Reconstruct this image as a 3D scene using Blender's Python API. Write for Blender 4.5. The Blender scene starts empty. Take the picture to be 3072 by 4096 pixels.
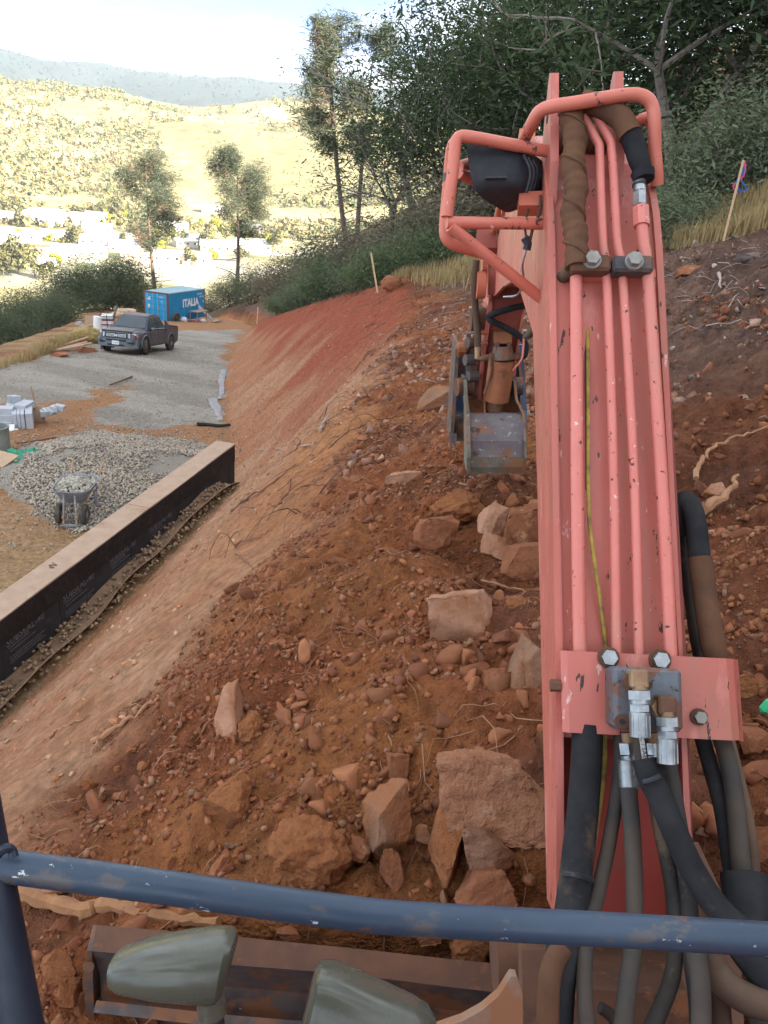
import bpy, bmesh, math, random
import numpy as np
from mathutils import Vector, Matrix

# ------------------------------------------------------------------ camera
SC = bpy.context.scene
CAMZ = 2.15
PITCH, ROLL, FPX = math.radians(25.5), math.radians(5.0), 3080.0
cp, sp, cr_, sr_ = math.cos(PITCH), math.sin(PITCH), math.cos(ROLL), math.sin(ROLL)
FWD = Vector((0, cp, -sp)); R0 = Vector((1, 0, 0)); U0 = Vector((0, sp, cp))
RGT = R0*cr_ + U0*sr_; UPV = U0*cr_ - R0*sr_
CAM = Vector((0, 0, CAMZ))
cd = bpy.data.cameras.new('camera'); cam = bpy.data.objects.new('camera', cd)
SC.collection.objects.link(cam)
cam.matrix_world = Matrix(((RGT.x, UPV.x, -FWD.x, CAM.x), (RGT.y, UPV.y, -FWD.y, CAM.y), (RGT.z, UPV.z, -FWD.z, CAM.z), (0, 0, 0, 1)))
cd.sensor_fit = 'VERTICAL'; cd.sensor_height = 36.0; cd.lens = 36.0*FPX/4096.0
cd.clip_start = 0.05; cd.clip_end = 20000
SC.camera = cam

# ------------------------------------------------------------------ sky, sun, exposure
SUN_EL, SUN_AZ = math.radians(24), math.radians(118)      # azimuth clockwise from +Y
W = bpy.data.worlds.new('World'); SC.world = W; W.use_nodes = True
nt = W.node_tree; nt.nodes.clear()
wo = nt.nodes.new('ShaderNodeOutputWorld'); bg = nt.nodes.new('ShaderNodeBackground')
sky = nt.nodes.new('ShaderNodeTexSky'); sky.sky_type = 'NISHITA'; sky.sun_disc = False
sky.sun_elevation = SUN_EL; sky.sun_rotation = SUN_AZ; sky.dust_density = 0.0; sky.air_density = 0.32; sky.altitude = 3000; sky.ozone_density = 4.0
tc = nt.nodes.new('ShaderNodeTexCoord'); mp = nt.nodes.new('ShaderNodeMapping')
mp.inputs['Scale'].default_value = (1.0, 1.6, 5.0); mp.inputs['Rotation'].default_value = (0.12, 0.05, 0.4)
cn = nt.nodes.new('ShaderNodeTexNoise'); cn.inputs['Scale'].default_value = 1.7; cn.inputs['Detail'].default_value = 5; cn.inputs['Roughness'].default_value = 0.5
cr = nt.nodes.new('ShaderNodeValToRGB'); cr.color_ramp.elements[0].position = 0.40; cr.color_ramp.elements[1].position = 0.55
mx = nt.nodes.new('ShaderNodeMix'); mx.data_type = 'RGBA'
mx.inputs[7].default_value = (5.0, 5.15, 5.35, 1)             # sunlit thin cloud, same radiance units as the sky
nt.links.new(tc.outputs['Generated'], mp.inputs['Vector']); nt.links.new(mp.outputs['Vector'], cn.inputs['Vector'])
nt.links.new(cn.outputs['Fac'], cr.inputs['Fac']); nt.links.new(cr.outputs['Color'], mx.inputs[0])
nt.links.new(sky.outputs['Color'], mx.inputs[6]); nt.links.new(mx.outputs[2], bg.inputs['Color'])
bg.inputs['Strength'].default_value = 0.078
nt.links.new(bg.outputs['Background'], wo.inputs['Surface'])
sd = bpy.data.lights.new('sun', 'SUN'); sd.energy = 5.0; sd.angle = math.radians(0.53); sd.color = (1.0, 0.89, 0.72)
sun = bpy.data.objects.new('sun', sd); SC.collection.objects.link(sun)
SDIR = Vector((math.sin(SUN_AZ)*math.cos(SUN_EL), math.cos(SUN_AZ)*math.cos(SUN_EL), math.sin(SUN_EL)))
sun.rotation_euler = SDIR.to_track_quat('Z', 'Y').to_euler()
SC.view_settings.view_transform = 'Standard'; SC.view_settings.look = 'None'
SC.view_settings.exposure = 2.66; SC.view_settings.gamma = 1.0
SC.cycles.use_denoising = True
SC.cycles.max_bounces = 6; SC.cycles.diffuse_bounces = 3; SC.cycles.transparent_max_bounces = 6
SC.cycles.volume_bounces = 0; SC.cycles.caustics_reflective = False; SC.cycles.caustics_refractive = False

# ------------------------------------------------------------------ helpers
COL = SC.collection
rng = np.random.default_rng(7)
def P(px, py, z):                     # a point of the place: along the ray of photo pixel (px,py), z metres deep
    u, v = (px-1536)/FPX, (py-2048)/FPX
    return CAM + z*(FWD + RGT*u - UPV*v)
def proj(p):
    d = Vector(p)-CAM; z = d.dot(FWD)
    return (1536+FPX*d.dot(RGT)/z, 2048-FPX*d.dot(UPV)/z, z)

def _h(ix, iy, iz, seed):
    n = (ix*374761393 + iy*668265263 + iz*2147483647 + seed*1274126177) & 0xffffffff
    n = ((n ^ (n >> 13))*1274126177) & 0xffffffff
    n = ((n ^ (n >> 16))*2246822519) & 0xffffffff
    return ((n ^ (n >> 15)) & 0xffffff)/float(0xffffff)
def vn(x, y, seed=0, z=None):         # value noise -1..1
    x = np.asarray(x, float); y = np.asarray(y, float)
    z = np.zeros_like(x) if z is None else np.asarray(z, float)
    ix, iy, iz = np.floor(x).astype(np.int64), np.floor(y).astype(np.int64), np.floor(z).astype(np.int64)
    fx, fy, fz = x-ix, y-iy, z-iz
    fx = fx*fx*(3-2*fx); fy = fy*fy*(3-2*fy); fz = fz*fz*(3-2*fz)
    def L(k):
        a = _h(ix, iy, iz+k, seed); b = _h(ix+1, iy, iz+k, seed); c = _h(ix, iy+1, iz+k, seed); d = _h(ix+1, iy+1, iz+k, seed)
        return (a*(1-fx)+b*fx)*(1-fy) + (c*(1-fx)+d*fx)*fy
    r = L(0) if not fz.any() else L(0)*(1-fz)+L(1)*fz
    return r*2-1
def fbm(x, y, seed=0, oct=4, gain=.5, z=None):
    s = 0; a = 1; t = 0
    for o in range(oct):
        k = 2.03**o
        s = s + a*vn(x*k+o*17.3, y*k-o*9.1, seed+o, None if z is None else z*k+o*5.7); t += a; a *= gain
    return s/t
def sstep(a, b, x):
    t = np.clip((np.asarray(x, float)-a)/(b-a), 0, 1); return t*t*(3-2*t)
def lerp(a, b, t): return a+(b-a)*t

OFF = {}
def mesh_np(name, V, F, mat=None, smooth=False):
    """V (n,3); F (m,k) numpy array, or list of tuples"""
    me = bpy.data.meshes.new(name)
    if isinstance(F, np.ndarray):
        V = np.asarray(V, np.float32); m, k = F.shape
        me.vertices.add(len(V)); me.vertices.foreach_set('co', V.ravel())
        me.loops.add(m*k); me.loops.foreach_set('vertex_index', F.astype(np.int32).ravel())
        me.polygons.add(m); me.polygons.foreach_set('loop_start', np.arange(0, m*k, k, dtype=np.int32))
        me.update(calc_edges=True)
    else:
        me.from_pydata([tuple(v) for v in V], [], F)
    if smooth: me.polygons.foreach_set('use_smooth', np.ones(len(me.polygons), dtype=bool))
    if mat is not None: me.materials.append(mat)
    return me
def link(name, me, parent=None, loc=None):
    o = bpy.data.objects.new(name, me); COL.objects.link(o)
    if parent is not None: o.parent = parent; OFF[o.name] = OFF.get(parent.name, Vector((0, 0, 0)))
    if loc is not None: o.location = loc
    return o
def tag(o, label=None, cat=None, group=None, kind=None):
    if label: o['label'] = label
    if cat: o['category'] = cat
    if group: o['group'] = group
    if kind: o['kind'] = kind
    return o
def thing(name, loc, label, cat, group=None):
    o = bpy.data.objects.new(name, None); COL.objects.link(o); o.location = loc; o.empty_display_size = .1
    OFF[o.name] = Vector(loc); return tag(o, label, cat, group)
def copy_tree(o, parent=None):
    c = o.copy(); COL.objects.link(c); c.parent = parent
    for ch in list(o.children): copy_tree(ch, c)
    return c

def frame_of(d, up=Vector((0, 0, 1))):
    d = Vector(d).normalized()
    if abs(d.dot(up)) > .98: up = Vector((0, 1, 0))
    x = d.cross(up).normalized(); y = x.cross(d).normalized()
    return x, y, d
def smooth_path(pts, n=6):            # Catmull-Rom
    pts = [Vector(p) for p in pts]
    if len(pts) < 3: return pts
    q = [pts[0]*2-pts[1]] + pts + [pts[-1]*2-pts[-2]]; out = []
    for i in range(1, len(q)-2):
        a, b, c, d = q[i-1:i+3]
        for k in range(n):
            t = k/n
            out.append(.5*((2*b) + (c-a)*t + (2*a-5*b+4*c-d)*t*t + (3*b-a-3*c+d)*t**3))
    out.append(pts[-1]); return out

class MB:
    def __init__(s): s.v = []; s.f = []
    def add(s, V, F):
        n = len(s.v); s.v += [Vector(p) for p in V]; s.f += [tuple(i+n for i in f) for f in F]; return s
    def box(s, c, size, rot=None, bev=0.0):
        c = Vector(c); hx, hy, hz = [d/2 for d in size]; rot = rot or Matrix.Identity(3)
        if bev <= 0:
            V = [c + rot @ Vector((x*hx, y*hy, z*hz)) for z in (-1, 1) for y in (-1, 1) for x in (-1, 1)]
            return s.add(V, [(0, 2, 3, 1), (4, 5, 7, 6), (0, 1, 5, 4), (2, 6, 7, 3), (0, 4, 6, 2), (1, 3, 7, 5)])
        b = min(bev, hx*.9, hy*.9, hz*.9)
        def ring(z, i):
            x, y = hx-i, hy-i
            pts = [(x-b, -y), (x, -y+b), (x, y-b), (x-b, y), (-x+b, y), (-x, y-b), (-x, -y+b), (-x+b, -y)] if i == 0 else [(x-.0, -y), (x, -y), (x, y), (x, y), (-x, y), (-x, y), (-x, -y), (-x, -y)]
            return [c + rot @ Vector((p[0], p[1], z)) for p in pts]
        return s.rings([ring(-hz, b), ring(-hz+b, 0), ring(hz-b, 0), ring(hz, b)])
    def rings(s, R, caps=True, closed=True):
        n = len(R[0]); V = [p for r in R for p in r]; F = []
        for i in range(len(R)-1):
            for j in range(n if closed else n-1):
                k = (j+1) % n
                F.append((i*n+j, i*n+k, (i+1)*n+k, (i+1)*n+j))
        if caps:
            F.append(tuple(range(n-1, -1, -1))); F.append(tuple((len(R)-1)*n+j for j in range(n)))
        return s.add(V, F)
    def tube(s, pts, r, seg=10, caps=True, flat=None):
        pts = [Vector(p) for p in pts]; R = []; x = None
        for i, p in enumerate(pts):
            d = (pts[min(i+1, len(pts)-1)]-pts[max(i-1, 0)])
            if d.length < 1e-9: d = Vector((0, 0, 1))
            d.normalize()
            if x is None: x = frame_of(d)[0]
            else:
                x = (x - d*x.dot(d)); x = x.normalized() if x.length > 1e-6 else frame_of(d)[0]
            y = d.cross(x); rr = r[i] if hasattr(r, '__len__') else r
            rx, ry = (rr, rr) if flat is None else (rr, rr*flat)
            R.append([p + x*(rx*math.cos(a)) + y*(ry*math.sin(a)) for a in [2*math.pi*k/seg for k in range(seg)]])
        return s.rings(R, caps)
    def cyl(s, a, b, r, seg=14, r2=None): return s.tube([a, b], [r, r if r2 is None else r2], seg)
    def prism(s, poly, off):          # poly: list of Vectors, off: Vector
        n = len(poly); V = [Vector(p) for p in poly] + [Vector(p)+Vector(off) for p in poly]
        F = [tuple(range(n-1, -1, -1)), tuple(range(n, 2*n))] + [(i, (i+1) % n, n+(i+1) % n, n+i) for i in range(n)]
        return s.add(V, F)
    def lathe(s, prof, c, axis, seg=16):   # prof [(r,h)]
        x, y, d = frame_of(axis); c = Vector(c)
        return s.rings([[c + d*h + x*(r*math.cos(2*math.pi*k/seg)) + y*(r*math.sin(2*math.pi*k/seg)) for k in range(seg)] for r, h in prof])
    def build(s, name, mat, parent=None, loc=None, smooth=False, local=False, tri=False):
        off = Vector((0, 0, 0))
        if parent is not None and not local: off = OFF.get(parent.name, off)
        if loc is not None: off = Vector(loc)
        me = bpy.data.meshes.new(name); me.from_pydata([tuple(p-off) for p in s.v], [], s.f)
        bm = bmesh.new(); bm.from_mesh(me); bmesh.ops.recalc_face_normals(bm, faces=bm.faces); bm.to_mesh(me); bm.free()
        if smooth:
            me.polygons.foreach_set('use_smooth', np.ones(len(me.polygons), dtype=bool))
            me.set_sharp_from_angle(angle=math.radians(38))
        me.materials.append(mat)
        return link(name, me, parent, loc)

def text_mesh(txt, size, bold=0.0):
    cu = bpy.data.curves.new('t', 'FONT'); cu.body = txt; cu.size = size; cu.align_x = 'CENTER'; cu.align_y = 'CENTER'; cu.resolution_u = 2; cu.offset = bold*size
    ob = bpy.data.objects.new('t', cu); COL.objects.link(ob)
    bpy.context.view_layer.update()
    me = bpy.data.meshes.new_from_object(ob.evaluated_get(bpy.context.evaluated_depsgraph_get()))
    V = [v.co.copy() for v in me.vertices]; F = [tuple(p.vertices) for p in me.polygons]
    bpy.data.objects.remove(ob); bpy.data.curves.remove(cu); bpy.data.meshes.remove(me)
    return V, F

# ------------------------------------------------------------------ materials
def c3(c): return (c[0], c[1], c[2], 1)
def M(name, c1, c2=None, scale=5, rough=.7, metal=0, bump=0, bscale=40, bdist=.01, spots=(), spec=.3, attr=None, rand=0, coord='Object', stretch=None, detail=5, transl=0, contrast=(.35, .65), rot=None):
    m = bpy.data.materials.new(name); m.use_nodes = True; t = m.node_tree; N = t.nodes; L = t.links
    b = N['Principled BSDF']; b.inputs['Roughness'].default_value = rough; b.inputs['Metallic'].default_value = metal
    b.inputs['Specular IOR Level'].default_value = spec
    tcn = N.new('ShaderNodeTexCoord'); vec = tcn.outputs[coord]
    if rand:
        oi = N.new('ShaderNodeObjectInfo'); ad = N.new('ShaderNodeVectorMath'); ad.operation = 'MULTIPLY_ADD'
        cb = N.new('ShaderNodeCombineXYZ')
        for k in range(3): L.new(oi.outputs['Random'], cb.inputs[k])
        L.new(cb.outputs[0], ad.inputs[0]); ad.inputs[1].default_value = (37, 91, 53); L.new(vec, ad.inputs[2]); vec = ad.outputs[0]
    if rot:
        mr0 = N.new('ShaderNodeMapping'); mr0.inputs['Rotation'].default_value = rot; L.new(vec, mr0.inputs['Vector']); vec = mr0.outputs[0]
    if stretch:
        mpn = N.new('ShaderNodeMapping'); mpn.inputs['Scale'].default_value = stretch; L.new(vec, mpn.inputs['Vector']); vec = mpn.outputs[0]
    def noise(sc, det=detail, ro=.6):
        n = N.new('ShaderNodeTexNoise'); n.inputs['Scale'].default_value = sc; n.inputs['Detail'].default_value = det; n.inputs['Roughness'].default_value = ro
        L.new(vec, n.inputs['Vector']); return n.outputs['Fac']
    def ramp(f, a, bb):
        r = N.new('ShaderNodeMapRange'); r.inputs[1].default_value = a; r.inputs[2].default_value = bb; L.new(f, r.inputs[0]); return r.outputs[0]
    def mix(f, a, bb, mode='MIX'):
        x = N.new('ShaderNodeMix'); x.data_type = 'RGBA'; x.blend_type = mode
        if isinstance(f, (int, float)): x.inputs[0].default_value = f
        else: L.new(f, x.inputs[0])
        for k, q in ((6, a), (7, bb)):
            if isinstance(q, tuple): x.inputs[k].default_value = c3(q)
            else: L.new(q, x.inputs[k])
        return x.outputs[2]
    if attr:
        an = N.new('ShaderNodeAttribute'); an.attribute_name = attr; col = an.outputs['Color']
        if c2 is not None:
            col = mix(1.0, col, mix(ramp(noise(scale), *contrast), c1, c2), 'MULTIPLY')
    elif c2 is not None: col = mix(ramp(noise(scale), *contrast), c1, c2)
    else: col = None
    for (scol, ssc, th, wd) in spots:
        col = mix(ramp(noise(ssc, 6, .65), th, th+wd), col if col is not None else c1, scol)
    if rand:
        hs = N.new('ShaderNodeHueSaturation'); mr = N.new('ShaderNodeMapRange'); mr.inputs[3].default_value = 1-rand; mr.inputs[4].default_value = 1+rand
        L.new(oi.outputs['Random'], mr.inputs[0]); L.new(mr.outputs[0], hs.inputs['Value'])
        if col is None: hs.inputs['Color'].default_value = c3(c1)
        else: L.new(col, hs.inputs['Color'])
        col = hs.outputs[0]
    if col is None: b.inputs['Base Color'].default_value = c3(c1)
    else: L.new(col, b.inputs['Base Color'])
    if c2 is not None and rough < .7:
        rv_ = N.new('ShaderNodeMapRange'); rv_.inputs[1].default_value = .3; rv_.inputs[2].default_value = .7; rv_.inputs[3].default_value = max(.05, rough-.14); rv_.inputs[4].default_value = rough+.18
        L.new(noise(scale*3.1), rv_.inputs[0]); L.new(rv_.outputs[0], b.inputs['Roughness'])
    if bump:
        bp = N.new('ShaderNodeBump'); bp.inputs['Strength'].default_value = bump; bp.inputs['Distance'].default_value = bdist
        L.new(noise(bscale, 6, .65), bp.inputs['Height']); L.new(bp.outputs[0], b.inputs['Normal'])
    if transl:
        tr = N.new('ShaderNodeBsdfTranslucent'); ms = N.new('ShaderNodeMixShader'); ms.inputs[0].default_value = transl
        if col is None: tr.inputs[0].default_value = c3(c1)
        else: L.new(col, tr.inputs[0])
        L.new(b.outputs[0], ms.inputs[1]); L.new(tr.outputs[0], ms.inputs[2]); L.new(ms.outputs[0], N['Material Output'].inputs['Surface'])
    return m
# ------------------------------------------------------------------ lie of the land
YG = np.arange(-300, 401, .5)
def tab(pairs, sm=1.5):
    ys, vs = zip(*pairs); a = np.interp(YG, ys, vs)
    k = np.exp(-.5*(np.arange(-16, 17)*.5/sm)**2); k /= k.sum()
    return np.convolve(np.pad(a, 16, 'edge'), k, 'valid')
WALLX = lambda y: -4.07 + (np.asarray(y, float)-6.9)*.228         # hill-side top edge of the retaining wall
WY0, WY1 = -3.0, 12.7
T_pad = tab([(-300, 0), (-40, -4.2), (0, -4.6), (8, -4.75), (14, -4.95), (20, -5.7), (35, -7.65), (55, -11.1), (77, -15.1), (88, -17.2), (120, -30), (200, -62), (260, -80), (400, -82)])
T_toex = tab([(-300, -6.5), (0, -5.2), (6.9, -3.62), (12.6, -2.32), (14.5, -3.0), (17, -3.7), (25, -5.6), (35, -7.8), (55, -11), (70, -13), (85, -17.5), (100, -28), (200, -60), (400, -100)], .7)
T_toez = tab([(-300, -1), (-10, -3.75), (5, -3.72), (9, -3.50), (12.2, -3.24), (14.6, -5.0), (20, -5.7), (35, -7.65), (55, -11.1), (77, -15.1), (88, -17.2), (120, -30), (200, -62), (260, -80), (400, -82)], .5)
T_crx = tab([(-300, -2), (0, -1.5), (1.6, -1.32), (2.6, -1.02), (3.8, -.68), (5.6, -.46), (8, -.40), (10.7, -.3), (15.5, -.1), (19, .1), (24.7, -.4), (35, -4.6), (55, -9.8), (75, -14.5), (100, -26), (200, -56), (400, -90)], .8)
T_crz = tab([(-300, 0), (0, -.3), (2.6, -.2), (3.8, -.25), (5.6, -.38), (8, -.65), (10.7, -.88), (15.5, -1.28), (19, -1.55), (24.7, -1.75), (35, -4.85), (55, -9.85), (75, -14), (100, -20), (120, -29), (200, -60), (260, -78), (400, -80)], .8)
T_xl = tab([(-300, -20), (0, -14), (29, -15.3), (55, -21.4), (80, -31), (100, -37), (200, -70), (400, -120)], 3)
T_hill = tab([(-300, .35), (-200, .9), (-120, 1), (90, 1), (150, .55), (230, .2), (400, .1)], 8)
def far_land(x, y):
    r = np.hypot(x, y)
    n = fbm(x/420., y/420., 91, 4)
    f = -77 + sstep(690, 1550, r)*(112 + 55*n + 14*vn(x/130., y/130., 93)) + 2.5*vn(x/90., y/90., 92)
    f = f + sstep(2500, 4600, r)*(225 + 75*fbm(x/1500., y/1500., 95, 4))
    return f
def H0(x, y):
    x = np.asarray(x, float); y = np.asarray(y, float); x, y = np.broadcast_arrays(x, y)
    g = lambda T: np.interp(y, YG, T)
    pz, tx, tz, cx, cz, xl, hy = g(T_pad), g(T_toex), g(T_toez), g(T_crx), g(T_crz), g(T_xl), g(T_hill)
    wx = WALLX(y)
    d = x-cx
    up = cz + np.minimum(d, 6)*.42 + np.clip(d-6, 0, None)*.0
    dd = np.clip(d-6, 0, 260); hill = 96*(1-np.exp(-dd/96*.78))*hy
    right = up + hill
    right = np.where(d > 0, right, cz)
    t = np.clip((x-tx)/(cx-tx), 0, 1)
    prof = t + .10*np.sin(t*math.pi)*(1-t) - .04*np.sin(2*math.pi*t)
    face = tz + (cz-tz)*prof
    h = np.where(x > cx, right, face)
    inwall = (y > WY0-.2) & (y < WY1)
    h = np.where((x < tx) & (~inwall), tz, h)
    h = np.where((x < tx) & inwall, tz, h)
    padh = pz
    h = np.where(inwall & (x < wx-.16), padh, h)
    h = np.where((~inwall) & (x < tx-.0), np.where(y > WY1, np.minimum(tz, np.maximum(padh, tz - (tx-x)*1.3)), padh), h)
    fall = np.clip(xl-x, 0, None)
    h = np.where(x < xl, padh - .06*np.minimum(fall, 3) - .50*np.clip(fall-2.0, 0, None), h)
    # bench the machine stands on
    w = sstep(1.44, 1.30, y)*sstep(-.90, -.78, x)*sstep(1.6, 1.1, x)*sstep(-5, -4, y)
    h = lerp(h, -.08, w)
    # camera side of the hill keeps clear of the lens
    fl = far_land(x, y); k = 6.0
    far = (np.hypot(x, y) > 90)
    m = np.maximum(h, fl) + np.where(far, k*.25*np.clip(1-np.abs(h-fl)/k, 0, 1)**2, 0)
    return np.where(far, m, h)
BUMPS = [(-.35, 1.95, .10, .45), (.35, 2.6, .10, .5), (-.55, 3.3, .16, .5), (.42, 3.75, -.22, .30), (.80, 3.15, -.16, .32), (.15, 3.1, .12, .3), (.1, 4.3, .14, .4), (.2, 5.2, .10, .6), (-.9, 2.4, -.06, .4), (1.0, 6.0, .12, .6), (-.2, 6.8, .08, .7),
         (2.2, 5.5, -.25, .9), (2.9, 4.2, .25, .6), (2.6, 7.5, .2, .8)]
def zones(x, y):
    """0..1 masks: spoil (loose, right of the crest), face (cut slope), pad"""
    cx, tx, xl = np.interp(y, YG, T_crx), np.interp(y, YG, T_toex), np.interp(y, YG, T_xl)
    n = .22*vn(x*1.3, y*1.3, 31) + .12*vn(x*4, y*4, 32)
    spoil = sstep(-.25, .35, x-cx+n*np.clip(1+y/20, 1, 2))
    pad = sstep(.1, -.1, x-tx)
    return spoil, np.clip(1-spoil-pad, 0, 1), pad
def H(x, y):
    x = np.asarray(x, float); y = np.asarray(y, float); x, y = np.broadcast_arrays(x, y)
    h = H0(x, y).copy()
    spoil, face, pad = zones(x, y)
    near = sstep(26, 10, np.hypot(x, y))
    r = np.hypot(x, y)
    for bx, by, a, s in BUMPS: h += sstep(1.32, 1.46, y)* a*np.exp(-((x-bx)**2+(y-by)**2)/(2*s*s))
    lump = .11*fbm(x*1.5, y*1.5, 3, 3) + .085*fbm(x*4.2, y*4.2, 5, 3, .6) + .034*fbm(x*13, y*13, 8, 3, .65)
    ridge = np.abs(fbm(x*2.6, y*2.6, 12, 3)); lump = lump - .07*ridge + .02 - .05*(1-sstep(0, .16, np.abs(fbm(x*3.4, y*3.4, 15, 3))))*sstep(0, .4, fbm(x*.9, y*.9, 16, 2)+.15)
    h += spoil*(1-.8*sstep(1.44, 1.30, y)*sstep(-.90, -.78, x)*sstep(1.6, 1.1, x))*lump*(.35+.65*near)*np.where(r > 26, 2.0, 1)*(1+.7*sstep(1.2, 2.2, x))
    # rills running down the cut
    rill = .06*fbm(x*.9+y*.5, y*1.9+.3*vn(x*.7, y*.4, 29), 21, 4, .6) + .018*fbm(x*2.2, y*13, 23, 3) + .03*fbm(x*6, y*6, 25, 3)
    h += face*rill*(1+.3*sstep(12, 30, y))
    n4 = fbm(x*.35, y*.35, 41, 4); tr = .05*fbm((x*.45+y*.9)*.9, (x*.9-y*.45)*.22, 43, 3) + .02*fbm(x*3, y*3, 44, 3)
    h += pad*(tr + .05*n4)*sstep(300, 100, r)
    h += np.where(r > 40, sstep(40, 90, r)*.8*fbm(x/9., y/9., 51, 3)*(1-pad), 0)
    return h
def G(px, py, zmin=.8, zmax=1500):     # where the ray of a photo pixel meets the land
    u, v = (px-1536)/FPX, (py-2048)/FPX
    d = FWD + RGT*u - UPV*v
    z = zmin*np.exp(np.linspace(0, math.log(zmax/zmin), 2500))
    hx, hy, hz = CAM.x+z*d.x, CAM.y+z*d.y, CAM.z+z*d.z
    below = np.nonzero(hz < H0(hx, hy))[0]
    if len(below) == 0: return CAM+d*zmax
    z0, z1 = z[max(below[0]-1, 0)], z[below[0]]
    zz = np.linspace(z0, z1, 40); k = np.nonzero(CAM.z+zz*d.z < H(CAM.x+zz*d.x, CAM.y+zz*d.y))[0]
    z2 = zz[k[0]] if len(k) else z1
    return CAM + d*float(z2)
def hz(x, y): return float(H(np.array([x]), np.array([y]))[0])
def on(x, y, dz=0): return Vector((x, y, hz(x, y)+dz))
def normal_at(x, y, e=.6):
    gx = (float(H0(x+e, y))-float(H0(x-e, y)))/(2*e); gy = (float(H0(x, y+e))-float(H0(x, y-e)))/(2*e)
    return Vector((-gx, -gy, 1)).normalized()
def settle(o, x, y, front, dz=0, tilt=1.0, side_e=.8):   # stand a +Y-fronted thing on the land, front = heading (x,y)
    n = normal_at(x, y, side_e); n = (n*tilt + Vector((0, 0, 1))*(1-tilt)).normalized()
    f = Vector((front[0], front[1], 0)); f = (f - n*f.dot(n)).normalized(); r = f.cross(n).normalized()
    o.matrix_world = Matrix(((r.x, f.x, n.x, x), (r.y, f.y, n.y, y), (r.z, f.z, n.z, hz(x, y)+dz), (0, 0, 0, 1)))
def in_poly(poly, x, y):
    x = np.asarray(x); y = np.asarray(y); ins = np.zeros(x.shape, bool); n = len(poly)
    for i in range(n):
        (x1, y1), (x2, y2) = poly[i], poly[(i+1) % n]
        c = ((y1 > y) != (y2 > y)) & (x < (x2-x1)*(y-y1)/((y2-y1) if y2 != y1 else 1e-9)+x1)
        ins ^= c
    return ins
def gp(*pix): return [tuple(G(a, b).xy) for a, b in pix]
def axis_lines(segs):
    out = []
    for a, b, st in segs: out += list(np.arange(a, b, st))
    return np.array(out+[segs[-1][1]])
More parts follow.
